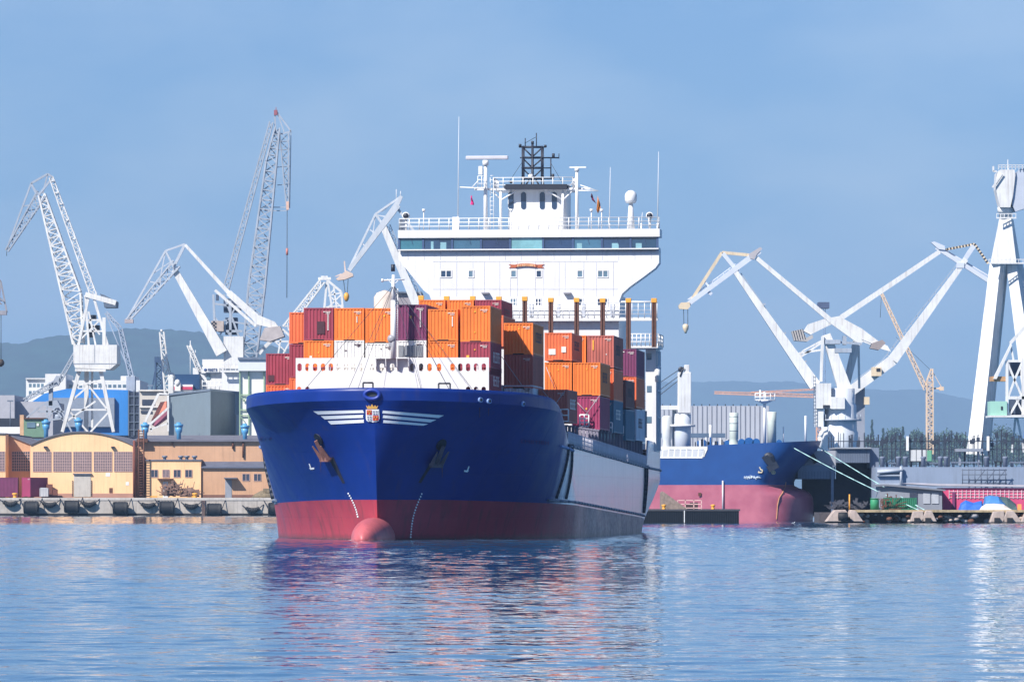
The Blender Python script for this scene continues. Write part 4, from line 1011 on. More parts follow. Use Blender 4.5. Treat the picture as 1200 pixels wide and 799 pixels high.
for (x, y), lab in zip(((36.5, 594.5), (84, 593.5), (141, 595), (195.5, 594.5), (251, 597), (323, 596)), fl):
    c = W(x, y, QL - 1.7); mb = MB(); r = 1.36; w = 1.6
    mb.lathe(c, [(.5, -w - .05), (1.2, -w), (r, -w + .3)] + [(r + (.05 if k % 2 else -.04), -w + .3 + k * (2 * w - .6) / 8) for k in range(9)] + [(r, w - .3), (1.2, w), (.5, w + .05)], 20, 'x')
    t = thing('rubber_fender', lab, 'fender', c, 0, 'large fenders on the left quay'); mb.build('roller', black_rubber, t)
    for q, e in ((-w, (x - 14, y - 10)), (w, (x + 13, y - 11))): mb = MB(); mb.path([c + Vector((q, .2, 0)), W(*e, QL - .1)], .09); mb.build('chain', dark_steel, t)
for (x, y), lab in zip(((12, 590), (58, 591), (104, 590.5), (173.5, 592), (224, 593), (296, 597)), ORD):
    pts = [W(x - 8 + 16 * i / 8, y - 2.6 + 3.6 * math.sin(math.pi * (i / 8) * .9 + .15), QL - .6) for i in range(9)]; mb = MB(); 
    for i in range(8): mb.tube(pts[i], pts[i + 1], .35 + .22 * math.sin(math.pi * i / 8), .35 + .22 * math.sin(math.pi * (i + 1) / 8), 10)
    t = thing('tyre_fender', 'sagging black rubber strip fender on chains, %s from the left along the quay' % lab, 'fender', pts[4], 0, 'sagging strip fenders'); mb.build('strip', black_rubber, t)
    for q, e in ((pts[0], (x - 12, y - 5)), (pts[8], (x + 13, y - 6))): mb = MB(); mb.path([q, W(*e, QL - .05)], .1); mb.build('chain', dark_steel, t)
# sheds
oc = mat('orange_plaster', (246, 198, 150), .9, .1, .2, .3, (170, 130, 100)); oc2 = mat('tan_plaster', (198, 156, 124), .9, .12, .2, .3, (130, 100, 84))
oc3 = mat('shaded_brown_plaster', (150, 116, 92), .9, .1, .3, .2); roof_m = mat('grey_roof', (104, 104, 116), .9, .2, .3); paneg = mat('shed_glass', (128, 112, 116), .25, .3, 2)
muntin = mat('muntin_pink', (190, 160, 152), .8, .1); plinth = mat('plinth_pink', (176, 132, 116), .9, .15); dglass = mat('shed_dark_glass', (60, 66, 84), .2, .3, 2); frame_o = mat('frame_orange', (206, 156, 112), .8)
def shed_window(x0, y0, x1, y1, Y, parent, nx, ny, glass=None):
    a, b = W(x0, y0, Y), W(x1, y1, Y); mb = MB(); mb.box((a.x, Y - .04, a.z), (b.x, Y + .1, b.z)); g = mb.build('window', glass or paneg, parent)
    mb = MB()
    for i in range(nx + 1): x = a.x + (b.x - a.x) * i / nx; mb.box((x - .05, Y - .1, b.z), (x + .05, Y - .045, a.z))
    for j in range(ny + 1): z = b.z + (a.z - b.z) * j / ny; mb.box((a.x, Y - .104, z - .05), (b.x, Y - .046, z + .05))
    mb.build('glazing_bars', muntin, g)
    return g
YH = QL + 9
hall = thing('arched_shed', 'orange plastered hall with a low arched gable, five wide paned windows and a pale door', 'warehouse', W(96, 581.5, YH))
arc = [(35.5 + 122 * i / 24, 522 - (1 - ((i - 12) / 12) ** 2) * 15.6 + (i - 12) * .05) for i in range(25)]
mb = MB(); mb.prism([W(x, y, YH) for x, y in arc] + [W(157.5, 583, YH), W(35.5, 583, YH)], (0, 70, 0)); mb.build('wall', oc, hall)
mb = MB(); up = [W(x, y - 1.2, YH) for x, y in arc]; lo = [W(x, y + .1, YH) for x, y in arc]
mb.prism([p + Vector((0, -.35, 0)) for p in up] + [p + Vector((0, -.35, 0)) for p in lo[::-1]], (0, 71, 0)); mb.build('roof', roof_m, hall)
for i, x in enumerate((38.8, 62.5, 86, 110, 133.8)): shed_window(x, 529.3, x + 21.2, 552.3, YH, hall, 8, 7)
mb = MB(); pbox(mb, 86.5, 555.5, 106.3, 582, YH - .1, .2); dr = mb.build('roller_door', mat('pale_door', (186, 180, 172), .7, .12, 1, .2), hall)
mb = MB(); pbox(mb, 85.5, 554.4, 107.3, 555.6, YH - .5, .6); mb.build('lintel', roof_m, dr)
mb = MB()
for k in range(9):
    for x in (85, 107.2): pbox(mb, x - .6, 563 + k * 2.1, x + .4, 564 + k * 2.1, YH - .2, .19)
mb.build('hazard_marking', dark_steel, dr)
mb = MB(); pbox(mb, 36, 578, 86, 583, YH - .05, .1); pbox(mb, 107, 578, 157, 583, YH - .05, .1); mb.build('plinth', plinth, hall)
for x, y in ((53.5, 523.8), (132.5, 524)):
    mb = MB(); mb.box(W(x - 2, y - 1, YH) + Vector((0, -.7, 0)), W(x + 2, y + 1, YH)); mb.build('lamp', dark_steel, hall)
mb = MB(); pbox(mb, 124, 554, 129, 558, YH - .05, .1); pbox(mb, 147.5, 564.5, 151, 568.5, YH - .05, .1); mb.build('notice_plate', clean_white, hall)
mb = MB(); pbox(mb, 128, 571.5, 132, 577.5, YH - .06, .1); mb.build('vent_grating', rust, hall)
mb = MB(); mb.tube(W(157.3, 516, YH - .3), W(157.3, 582, YH - .3), .28, n=8); mb.build('downpipe', mat('pipe_rust', (112, 62, 52), .8, .2), hall)
# left neighbour with its set-back bay
hall2 = thing('recessed_shed', 'orange shed at the left edge with a shaded set-back bay and dark windows', 'warehouse', W(0, 581.5, YH))
mb = MB(); mb.prism([W(x, y, YH) for x, y in ((-90, 512), (-40, 507.5), (6.5, 508.5), (6.5, 583), (-90, 583))], (0, 60, 0)); mb.build('wall', oc, hall2)
mb = MB(); mb.prism([W(x, y, YH + 7) for x, y in ((6.6, 509), (35.4, 521), (35.4, 583), (6.6, 583))], (0, 50, 0)); mb.build('set_back_wall', oc2, hall2)
mb = MB(); mb.prism([W(x, y, YH - .3) for x, y in ((-90, 511), (-40, 506.3), (7, 507.4), (7, 508.6), (-40, 507.7), (-90, 512.2))], (0, 60, 0)); mb.build('roof', roof_m, hall2)
mb = MB(); mb.prism([W(x, y, YH + 6.6) for x, y in ((6.7, 507.6), (35.4, 519.5), (35.4, 521), (6.7, 509))], (0, 50, 0)); mb.build('valley_roof', roof_m, hall2)
shed_window(-12, 529, 5.5, 552, YH, hall2, 6, 7); shed_window(14, 529, 35, 552, YH + 7, hall2, 8, 7, dglass)
# long building and its two annexes
long_ = thing('long_shed', 'long tan building with a flat grey roof behind the low annexes, beside the arched hall', 'warehouse', W(240, 581.5, YH + 6))
mb = MB(); a, b = W(157.8, 517.2, YH + 6), W(345, 584, YH + 6); mb.box((a.x, YH + 6, b.z), (b.x, YH + 60, a.z)); mb.build('wall', oc2, long_)
mb = MB(); a, b = W(154, 511.6, YH + 5), W(347, 517.3, YH + 5); mb.prism([(a.x, YH + 5.2, b.z), (a.x, YH + 5.2, b.z + .35), (a.x, YH + 50, a.z + .9), (a.x, YH + 61, a.z + .4), (a.x, YH + 61, b.z)], (b.x - a.x, 0, 0)); mb.build('roof', roof_m, long_)
mb = MB(); pbox(mb, 160, 514, 173, 518, YH + 4.4, 1); mb.build('gutter', rust, long_)
for x, y0, y1 in ((273, 517, 526), (285, 516, 536), (202, 517, 521)):
    mb = MB(); mb.tube(W(x, y0, YH + 5.7), W(x, y1, YH + 5.7), .22, n=6); mb.build('drain_pipe', rust, long_)
mb = MB(); pbox(mb, 163.5, 541, 172, 578, YH + 5.92, .1); mb.build('doorway_shadow_panel', mat('doorway_shade', (110, 70, 52), .9, .2), long_)  # dark brown panel painted in as the doorway's shadow
ann = thing('light_annex', 'low light orange annex with four small square windows and a canopy', 'building', W(203, 581.5, YH))
mb = MB(); a, b = W(171.5, 539.5, YH + 1), W(235.5, 584, YH + 1); mb.box((a.x, YH + 1, b.z), (b.x, YH + 5.9, a.z)); mb.build('wall', oc, ann)
mb = MB(); a, b = W(170.5, 538.3, YH + .8), W(236, 539.9, YH + .8); mb.box((a.x, YH + .8, b.z), (b.x, YH + 5.9, a.z)); mb.build('roof', roof_m, ann)
for x in (177, 190.5, 203.5, 217): shed_window(x, 550.3, x + 8, 559, YH + 1, ann, 2, 1, dglass if x != 190.5 else paneg)
mb = MB(); pbox(mb, 184.5, 560.4, 202.5, 562, YH - .6, 1.6); mb.build('canopy', rust, ann)
mb = MB(); pbox(mb, 191, 564, 197, 583, YH + .9, .12); mb.build('door', clean_white, ann)
for x in (193, 212, 219, 228):
    mb = MB(); mb.tube(W(x, 539.5, YH + 3), W(x, 535, YH + 3), .35, n=8); mb.tube(W(x, 536, YH + 3), W(x, 533.8, YH + 3), .6, n=8); mb.build('roof_cowl', grey_steel, ann)
low = thing('brown_annex', 'low brown annex with a grey mono pitch roof, one door and two small dark windows', 'building', W(285, 581.5, YH))
mb = MB(); a, b = W(236.2, 548, YH + 1.5), W(345, 584, YH + 1.5); mb.box((a.x, YH + 1.5, b.z), (b.x, YH + 5.8, a.z)); mb.build('wall', oc2, low)
mb = MB(); a, b = W(235.8, 540.5, YH + 1.2), W(345, 548.4, YH + 1.2); mb.prism([(a.x, YH + .9, b.z), (a.x, YH + .9, b.z + .25), (a.x, YH + 5.85, a.z), (a.x, YH + 5.85, b.z)], (b.x - a.x, 0, 0)); mb.build('roof', mat('slate_roof', (88, 94, 112), .85, .2), low)
shed_window(284, 555, 292.5, 563.3, YH + 1.5, low, 2, 1, dglass); shed_window(297.5, 555, 306, 563.3, YH + 1.5, low, 2, 1, dglass)
mb = MB(); pbox(mb, 263.8, 561.5, 271.5, 583, YH + 1.4, .12); mb.build('door', mat('door_blue_grey', (140, 146, 158), .6), low)
mb = MB(); pbox(mb, 262.5, 559.4, 277.5, 560.8, YH - .6, 2.1); mb.build('canopy', roof_m, low)
mb = MB(); pbox(mb, 236.3, 579.5, 263.5, 583.5, YH + 1.42, .1); pbox(mb, 272, 579.5, 345, 583.5, YH + 1.42, .1); mb.build('plinth', mat('plinth_brown', (122, 88, 76), .9, .2), low)
mb = MB()
for x in (162.5, 168.5): mb.tube(W(x, 503, YH - .5), W(x, 582, YH - .5), .16, n=6)
for k in range(26): y = 505 + k * 3; mb.tube(W(162.5, y, YH - .5), W(168.5, y, YH - .5), .1, n=4)
single(mb, 'roof_ladder', rust, 'tall rusty caged ladder in the corner between the arched hall and the light annex', 'ladder', W(165, 582, YH))
bl = mat('vent_blue', (84, 148, 192), .4, .1)
for (x, yb), lab in zip(((54, 509.5), (92, 507.5), (170, 513), (209.5, 513), (287, 514.5)), ('leftmost of the row, before the green hut', 'on the arched hall, before the white lattice portal', 'at the joint of the arched hall and the long roof', 'before the pale face of the grey hall', 'rightmost of the row, by the white cladding near the bow')):
    Y = YH + 12; c = W(x, yb + 1.5, Y); u = Y / F; mb = MB(); mb.lathe(c, [(2.6 * u, -1), (2.6 * u, 7 * u), (4.0 * u, 9 * u), (4.4 * u, 14 * u), (3.6 * u, 14.2 * u)], 16)
    t = thing('roof_ventilator', 'bright blue roof ventilator, ' + lab, 'ventilator', c, 0, 'blue roof ventilators'); mb.build('hood', bl, t)
    mb = MB(); mb.lathe(c, [(4.5 * u, 14 * u), (5.3 * u, 16 * u), (5.3 * u, 17.6 * u), (2.8 * u, 17.8 * u), (2.6 * u, 19.6 * u), (.5 * u, 20 * u)], 16); mb.build('cap', bl, t)
# things standing on the left quay
container(0, 2.44, 0, 12.2, 0, 4.2, 'purple', 'dark purple container lying along the quay at the left edge of the photo', 'containers on the left quay', world_at=(W(21.5, 582, YH - 3) + Vector((0, 0, 0)), R(90)))
container(0, 2.6, 0, 5.5, 0, 4.2, 'magenta', 'red container standing by the orange hall, end face bright in the sun', 'containers on the left quay', world_at=(W(30.5, 582, YH - 5.6), R(-38)))
mb = MB(); c = W(51.5, 580, YH - 6); mb.box(c + Vector((-.95, 0, -.3)), c + Vector((.95, 1.6, 1.5))); mb.box(c + Vector((-.8, .1, 1.5)), c + Vector((.7, 1.5, 1.62)))
for x in (-.9, -.3, .3, .8): mb.box(c + Vector((x, -.06, -.3)), c + Vector((x + .1, -.004, 1.5)))
single(mb, 'liquid_tank', mat('tank_grey', (176, 176, 180), .6, .15), 'small pale grey caged tank beside the red container', 'tank', c - Vector((0, 0, .3)))
mb = MB(); c = W(57.5, 579, YH - 3); mb.box(c + Vector((-.6, 0, 0)), c + Vector((.7, 1, 2.2))); mb.box(c + Vector((.8, -.2, -.2)), c + Vector((1.8, 1, 1.0))); single(mb, 'wooden_crate', mat('crate_brown', (112, 66, 56), .8, .2), 'brown crates beside the pale caged tank', 'crate', c - Vector((0, 0, .2)))
for x, lab in ((17.5, 'yellow mooring bollard on the quay edge before the dark purple container'), (228.5, 'yellow mooring bollard on the quay edge right of the scrap heap')):
    c = W(x, 583, QL + .8); mb = MB(); mb.lathe(c, [(.5, 0), (.42, .15), (.34, .5), (.62, .7), (.62, .95), (.3, 1.05)], 14); single(mb, 'mooring_bollard', yellow, lab, 'bollard', c, 'yellow bollards on the left quay')
rnd = random.Random(5); mb = MB()
for i in range(150):
    u = rnd.random(); cx = 190 + 38 * u; hgt = 14 * (1 - abs(u - .42) * 1.5); y = 581 - rnd.random() ** 1.4 * max(3, hgt); an = rnd.uniform(0, 6.28); ln = rnd.uniform(.6, 2.6); p = W(cx, y, YH - 4 + rnd.uniform(-2, 2))
    mb.beam(p, p + Vector((math.cos(an) * ln, rnd.uniform(-.5, .5), abs(math.sin(an)) * ln * rnd.uniform(.1, 1))), rnd.uniform(.08, .4))
for x, dx, y in ((206, -3, 560), (211, 4, 562), (214, 3, 566), (225, 3, 564), (197, -2, 566), (207, 5, 564)): mb.beam(W(x, 578, YH - 4), W(x + dx, y, YH - 4), .12)
mb.lathe(W(222, 582, YH - 4), [(2.2, 0), (2.0, .8), (1.2, 1.6), (.2, 2)], 9)
single(mb, 'scrap_heap', mat('scrap_brown', (124, 98, 88), .9, .4, 3), 'tangled heap of rusty scrap and branches before the light annex', 'scrap heap', W(208, 582, YH - 4))
mb = MB(); c = W(312, 583, QL + 5); mb.lathe(c, [(3.4, 0), (2.6, .8), (1.2, 1.5), (.2, 1.7)], 11); mb.box(c + Vector((-.6, -2.2, 1)), c + Vector((.8, -1.4, 2)))
single(mb, 'rubble_mound', mat('mound_olive', (120, 108, 88), .95, .4, 2), 'low grassy rubble mound on the quay next to the ship\'s bow', 'mound', c)
mb = MB(); pbox(mb, 176, 581, 184, 582.6, QL + 3, 1); pbox(mb, 219, 580.8, 226, 582.4, QL + 3, 1); single(mb, 'timber_baulk', yellow, 'yellow baulks lying flat on the quay around the scrap heap', 'timber', W(180, 583, QL + 3))

# ------------------------------------------------------------------ yard buildings behind the sheds
def block(mb, x0, y0, x1, y1, Y, d): return pbox(mb, x0, y0, x1, y1, Y, d)
def windows_row(parent, x0, x1, n, y0, y1, Y, m, gap=.35):
    st = (x1 - x0) / n
    for i in range(n):
        mb = MB(); pbox(mb, x0 + i * st + st * gap / 2, y0, x0 + (i + 1) * st - st * gap / 2, y1, Y - .08, .2); mb.build('window', m, parent)
G0 = 505
gh = thing('grey_hall', 'big blank grey steel hall standing corner-on behind the long shed roof', 'warehouse', W(246, G0, 1185))
p = [W(197.5, 0, 1235), W(246.5, 0, 1182), W(330, 0, 1262), W(286, 0, 1330)]
def plan(mb, pts, z0, z1s): 
    n = len(pts); lo = [Vector((q.x, q.y, z0)) for q in pts]; hi = [Vector((q.x, q.y, z)) for q, z in zip(pts, z1s)]
    return mb.add(lo + hi, [list(range(n))[::-1], list(range(n, 2 * n))] + [(i, (i + 1) % n, n + (i + 1) % n, n + i) for i in range(n)])
z1 = W(0, 458, 1182).z; mb = MB(); plan(mb, p, ZQ - 1, [z1] * 4); mb.build('wall', mat('hall_grey', (118, 134, 146), .7, .06, .3, .12), gh)
mb = MB(); q = [p[0] + Vector((-.3, -.3, 0)), p[1] + Vector((0, -.5, 0)), p[2] + Vector((.4, 0, 0)), p[3]]; plan(mb, q, z1 + .01, [z1 + .5] * 4); mb.build('roof', mat('roof_blue_grey', (110, 124, 142), .8), gh)
d = (p[2] - p[1]).normalized(); nrm = Vector((d.y, -d.x, 0)); mb = MB()
a, b = p[1] + d * 27, p[1] + d * 62; mb.prism([Vector((v.x, v.y, z)) + nrm * .3 for v, z in ((a, ZQ - 1), (b, ZQ - 1), (b, z1 - 5), (a, z1 - 5))], nrm * -.28); mb.build('sliding_door', mat('pale_sheet', (160, 170, 178), .6, .1), gh)
mb = MB()
for k in range(22): v = p[1] + d * (1 + k * 1.2); mb.prism([Vector((v.x, v.y, ZQ)), Vector((v.x, v.y, z1)), Vector((v.x, v.y, z1)) + d * .25, Vector((v.x, v.y, ZQ)) + d * .25], nrm * .12)
mb.build('cladding_rib', mat('rib_grey', (104, 118, 132), .7), gh)
wt = thing('white_clad_tower', 'white clad frame building with pale green braces rising behind the sheds at the bow', 'building', W(295, G0, 1172))
mb = MB(); block(mb, 281, 435, 312, 515, 1173, 30); mb.build('wall', mat('white_sheet', (226, 228, 222), .6, .06, .5, .1), wt)
mb = MB(); block(mb, 279, 420.5, 314, 434.5, 1171.5, 32); mb.build('head_band', mat('band_grey', (206, 212, 218), .6, .06), wt)
mb = MB(); block(mb, 278.6, 418.6, 314.5, 421, 1171, 33); mb.build('roof', grey_steel, wt)
mb = MB(); gm = mat('brace_green', (142, 168, 140), .6, .1); YY = 1172.6
for x in (281, 291.5, 309.5): mb.beam(W(x, 434, YY), W(x, 512, YY), .28)
for y in (462.5, 480, 486.5): mb.beam(W(281, y, YY), W(312, y, YY), .25)
for a, b in (((281, 463), (287, 470)), ((291, 463), (285, 470)), ((285, 470), (287, 470)), ((281, 487), (286, 493)), ((296, 487), (291, 493)), ((292, 463), (299, 471))): mb.beam(W(*a, YY), W(*b, YY), .18)
mb.build('brace', gm, wt)
off = thing('white_office', 'long low white office building with small windows in front of the hill', 'building', W(85, 490, 1750))
ow = mat('office_white', (214, 216, 218), .6, .06)
mb = MB(); block(mb, 30.5, 444, 56, 500, 1750, 40); block(mb, 56, 445.5, 164, 500, 1752, 40); mb.build('wall', ow, off)
mb = MB(); block(mb, 53, 438, 77, 470, 1746, 30); mb.build('stair_tower', ow, off); mb = MB(); block(mb, 141.5, 440.5, 158, 446, 1755, 20); mb.build('penthouse', ow, off); mb = MB(); block(mb, 30, 443, 54, 444.1, 1749, 42); mb.build('roof', ow, off)
windows_row(off, 33, 52, 4, 449.5, 453.5, 1750, teal); windows_row(off, 33, 52, 4, 458, 462, 1750, teal); windows_row(off, 80, 160, 14, 450.5, 454, 1752, teal)
bh = thing('blue_hall', 'large bright blue ship hall behind the white lattice crane legs', 'warehouse', W(90, G0, 1500))
hb_m = mat('hall_blue', (40, 124, 200), .6, .1, .1, .1)
mb = MB(); mb.prism([W(x, y, 1500) for x, y in ((36, 471.5), (52, 461), (78, 455.5), (133, 456.5), (150, 457), (150, 510), (36, 510))], (0, 90, 0)); mb.build('wall', hb_m, bh)
mb = MB(); block(mb, 60, 466, 134, 500, 1498.6, 1.3); mb.build('grey_front', mat('front_grey', (128, 140, 158), .7, .15), bh)
mb = MB(); block(mb, 150.6, 459, 163, 512, 1498, 8); mb.build('stair_glass', dglass, bh)
mb = MB()
for x in (150.2, 156.5, 162.6): block(mb, x, 457, x + 1, 510, 1497.5, .6)
for y in (464, 474, 484, 494, 503): block(mb, 150.2, y, 163.4, y + .8, 1497.6, .6)
mb.build('glass_frame', grey_steel, bh)
bb = thing('beige_block', 'beige workshop block with ribbon windows right of the blue hall', 'building', W(162, G0, 1450))
mb = MB(); block(mb, 163.6, 457.5, 200, 512, 1450, 40); mb.build('wall', mat('block_beige', (196, 190, 182), .7, .08), bb)
mb = MB(); block(mb, 166.5, 468, 181, 475, 1449.7, .2); mb.build('window', dglass, bb); mb = MB(); block(mb, 165, 481, 178, 484, 1449.7, .2); mb.build('window', dglass, bb); mb = MB(); block(mb, 163, 456.5, 200.5, 458.2, 1449, 42); block(mb, 163.4, 475.5, 200, 477.5, 1449.4, .5); mb.build('ledge', mat('ledge_white', (216, 212, 206), .6), bb)
lowb = thing('concrete_store', 'low grey concrete store building at the far left below the hill', 'building', W(20, G0, 1420))
mb = MB(); block(mb, -40, 463, 17, 512, 1420, 40); block(mb, 17, 470.5, 62, 512, 1424, 36); mb.build('wall', mat('store_grey', (164, 166, 176), .8, .1), lowb)
mb = MB(); block(mb, -5, 490, 22, 500, 1419.8, .2); mb.build('opening', dark_steel, lowb); mb = MB(); block(mb, -40, 500, 28, 508, 1350, 10); mb.build('low_wall', clean_white, lowb)
for q in ((1, 481, 7, 491), (3, 478, 6, 482)):
    pass
gc = thing('green_hut', 'green site hut between the left sheds and the small grey crane', 'hut', W(40, G0, 1250))
mb = MB(); block(mb, 28, 490.5, 52, 512, 1250, 8); mb.build('wall', mat('hut_green', (104, 136, 116), .7, .1), gc); mb = MB(); block(mb, 27.5, 489.4, 52.5, 490.7, 1249.5, 9); mb.build('roof', rust, gc)
mb = MB(); block(mb, 31.5, 494.5, 41.5, 501, 1249.8, .2); mb.build('window', teal, gc); mb = MB(); block(mb, 43, 496, 45.5, 499, 1249.8, .2); mb.build('notice', clean_white, gc)
mb = MB(); block(mb, 23.2, 486, 27.8, 512, 1251, 6); single(mb, 'brick_pillar', mat('pillar_tan', (196, 160, 128), .8), 'tan pillar beside the green hut', 'pillar', W(25, G0, 1251))
# gangway tower with pink steps
gw = thing('gangway_tower', 'white framed stair tower with sloping salmon pink steps behind the shed roof', 'stairs', W(187, G0, 1188))
mb = MB(); Y = 1188; mb.beam(W(170, 494, Y), W(186, 461, Y), .55); mb.beam(W(176, 497, Y), W(197, 478, Y), .5); mb.beam(W(176, 503, Y), W(197, 496, Y), .4); mb.beam(W(197, 462, Y), W(197, 505, Y), .4); mb.beam(W(186, 461, Y), W(198, 462, Y), .4); mb.beam(W(174, 495, Y), W(178, 505, Y), .4); mb.build('frame', crane_white, gw)
mb = MB(); mb.prism([W(x, y, Y + 1) for x, y in ((177, 493), (188, 471), (195, 470), (195, 478))], (0, 3, 0)); mb.build('upper_flight', mat('flight_salmon', (226, 140, 116), .7), gw)
mb = MB(); mb.prism([W(x, y, Y + 1) for x, y in ((177, 497), (196, 480), (196, 490), (182, 500))], (0, 3, 0)); mb.build('lower_flight', mat('flight_plum', (150, 86, 110), .7), gw)
# ship in dock: white superstructure, dark funnel, red band
vs = thing('docked_ship', 'white ship superstructure with a dark blue funnel block and red band in the yard', 'ship', W(250, G0, 1340))
Y = 1340; mb = MB(); block(mb, 226, 431, 283, 470, Y, 14); block(mb, 237, 421, 282, 431.5, Y + 1, 10); mb.build('superstructure', white, vs)
mb = MB(); block(mb, 237, 429.5, 257, 437, Y - 1, .8); sg = mb.build('sign_board', clean_white, vs)
cells, wd = glyphs('NAUTA'); mb = MB()
for c, r_ in cells: block(mb, 243.5 + 11 * c / wd, 431.4 + r_ * .75, 243.5 + 11 * (c + 1) / wd, 431.4 + (r_ + 1) * .75, Y - 1.1, .08)
mb.lathe(W(240.7, 433.3, Y - 1.06), [(.02, 0), (.42, .01), (.42, .05)], 14, 'y'); mb.build('sign_lettering', mat('sign_blue', (60, 84, 130), .6), sg)
mb = MB(); block(mb, 204.5, 438.5, 234, 456, Y - 2, 10); mb.build('funnel_block', mat('funnel_navy', (28, 64, 104), .5, .1), vs)
mb = MB(); block(mb, 199, 450.5, 226, 458, Y - 4, 6); mb.build('hull_band', clean_white, vs); mb = MB(); block(mb, 199.5, 453, 225.5, 456.5, Y - 4.2, .3); bd = mb.build('red_band', mat('band_red', (196, 60, 96), .6), vs)
mb = MB(); block(mb, 204.8, 448.5, 211.5, 458, Y - 4.8, .5); mb.lathe(W(208, 448, Y - 4.5), [(.4, -1), (.8, 0), (.5, .6), (.1, .8)], 10); mb.build('band_arch', clean_white, bd)
for x in (242, 262, 274): mb = MB(); block(mb, x, 437.5, x + 4.5, 444.5, Y - .2, .3); mb.build('window', teal, vs)
mb = MB(); 
for y in (431, 447, 452): mb.tube(W(237, y, Y - 2), W(284, y, Y - 2), .12, n=5)
for x in range(237, 285, 5): mb.tube(W(x, 445, Y - 2), W(x, 458, Y - 2), .1, n=5)
mb.build('railing', clean_white, vs)
mb = MB(); mb.tube(W(223, 455, Y), W(223, 399, Y), .09, n=5); mb.tube(W(229, 432, Y), W(229, 410, Y), .07, n=5); mb.build('aerial', clean_white, vs)
mb = MB(); mb.lattice(W(235, 437, Y), W(221, 404, Y), 1.1, .9, 7, .3); mb.build('deck_derrick', crane_white, vs)
t = thing('deck_crane', 'slim white latticed crane arm standing upright left of the dark funnel block', 'crane', W(198, G0, 1300)); Y = 1300
mb = MB(); mb.lattice(W(197, 462, Y), W(189.5, 389, Y), 1.6, 1.0, 7, .35); mb.tube(W(189.5, 389, Y), W(189.3, 386, Y), .3, n=6); mb.build('arm', crane_white, t)
mb = MB(); block(mb, 197, 443, 203, 470, Y - 1, 3); mb.lathe(W(201, 442, Y), [(.8, -1), (1, 0), (.8, .9), (.2, 1.2)], 10); mb.build('pedestal', crane_white, t); mb = MB(); mb.tube(W(201, 441, Y), W(191, 398, Y), .07, n=4); mb.build('wire', dark_wire, t)
t = thing('dark_tower', 'dark slate coloured crane tower far off left of the white crane arm', 'tower', W(185, G0, 1700)); mb = MB(); Y = 1700
mb.lattice(W(186, 470, Y), W(186, 424, Y), 2.2, 2, 6, .5); block(mb, 181, 418, 191, 425, Y - 1, 3); mb.beam(W(178, 456, Y), W(184, 424, Y), .5); mb.build('frame', mat('slate_far', (52, 78, 112), .7), t)

# ------------------------------------------------------------------ harbour cranes on the left
def crane(name, label, px, py, Y): return thing(name, label, 'crane', W(px, py, Y))
def seg(mb, pts, Y, w, **k):
    for a, b in zip(pts, pts[1:]): mb.beam(W(*a, Y), W(*b, Y), w, **k)
def rope(parent, pts, Y, r=.07):
    mb = MB()
    for a, b in zip(pts, pts[1:]): mb.tube(W(*a, Y), W(*b, Y), r, n=4)
    return mb.build('hoist_rope', dark_wire, parent)
# white lattice level-luffing crane on a portal
Y = 1215; u = Y / F
t = crane('lattice_harbour_crane', 'tall white lattice crane on a four legged portal, jib dropping to the left edge', 103, 504, Y)
mb = MB()
for dy in (0, 9):
    for a, b in (((93, 434), (73, 506)), ((118, 434), (133, 506))): mb.beam(W(*a, Y + dy), W(*b, Y + dy), .9, .75)
    for a, b in (((88.5, 452), (121, 445)), ((80, 480), (128, 480)), ((83, 470), (104, 452)), ((104, 452), (126, 480)), ((80, 480), (103, 506)), ((128, 482), (106, 506)), ((76, 495), (112, 470))): mb.beam(W(*a, Y + dy), W(*b, Y + dy), .42)
for x, y in ((93, 436), (118, 436), (80, 480), (128, 480), (74, 503), (132, 503)): mb.beam(W(x, y, Y), W(x, y, Y + 9), .5)
mb.beam(W(101.5, 434, Y + 4), W(101, 506, Y + 4), 1.0); mb.beam(W(108, 434, Y + 4), W(108, 506, Y + 4), .5); mb.build('portal', crane_white, t)
mb = MB(); mb.prism([W(x, y, Y - 1) for x, y in ((86, 404), (137, 404), (137, 426), (129, 432.5), (88, 431), (86, 426))], (0, 11, 0)); mb.beam(W(88, 433.5, Y - 1), W(124, 434, Y - 1), .6); hs = mb.build('machinery_house', crane_white, t)
mb = MB(); block(mb, 110.5, 404.5, 111.2, 425, Y - 1.05, .1); block(mb, 86, 425.6, 137, 426.6, Y - 1.06, .1); mb.build('panel_seam', mat('seam_shadow', (150, 158, 170)), hs)
mb = MB()
for dy in (0, 6):
    for a, b, w in (((92, 404), (104, 347), .6), ((126, 404), (110, 349), .6), ((104, 404), (100, 346), .5), ((96, 388), (121, 388), .4), ((98, 375), (117, 375), .4), ((122, 404), (122, 372), .8), ((112, 404), (104, 365), .4), ((100, 345), (136, 355), 1.2), ((117, 392), (104, 376), .35), ((94, 398), (116, 376), .35)): mb.beam(W(*a, Y + dy), W(*b, Y + dy), w)
for x, y in ((104, 347), (110, 349), (96, 388), (121, 388), (98, 375), (117, 375)): mb.beam(W(x, y, Y), W(x, y, Y + 6), .4)
mb.build('a_frame', crane_white, t)
mb = MB()
for x, y in ((107, 392), (113, 384), (104, 382), (109, 372)): block(mb, x - 3, y - 3, x + 3, y + 3, Y + 2, 3)
mb.build('winch', dark_steel, t)
mb = MB(); mb.prism([W(x, y, Y - .5) for x, y in ((117, 344), (123, 346), (136.5, 353), (136, 360), (122, 360), (121, 352))], (0, 7, 0)); mb.build('counterweight', mat('weight_slate', (90, 104, 124), .7, .2), t)
mb = MB(); mb.lattice(W(92, 403, Y + 3), W(84, 345, Y + 3), 2.4, 4.4, 6, .42, 4, 4, .24); mb.lattice(W(84, 345, Y + 3), W(49, 228, Y + 3), 4.4, 1.5, 14, .42, 4, 2, .24); mb.build('boom', crane_white, t)
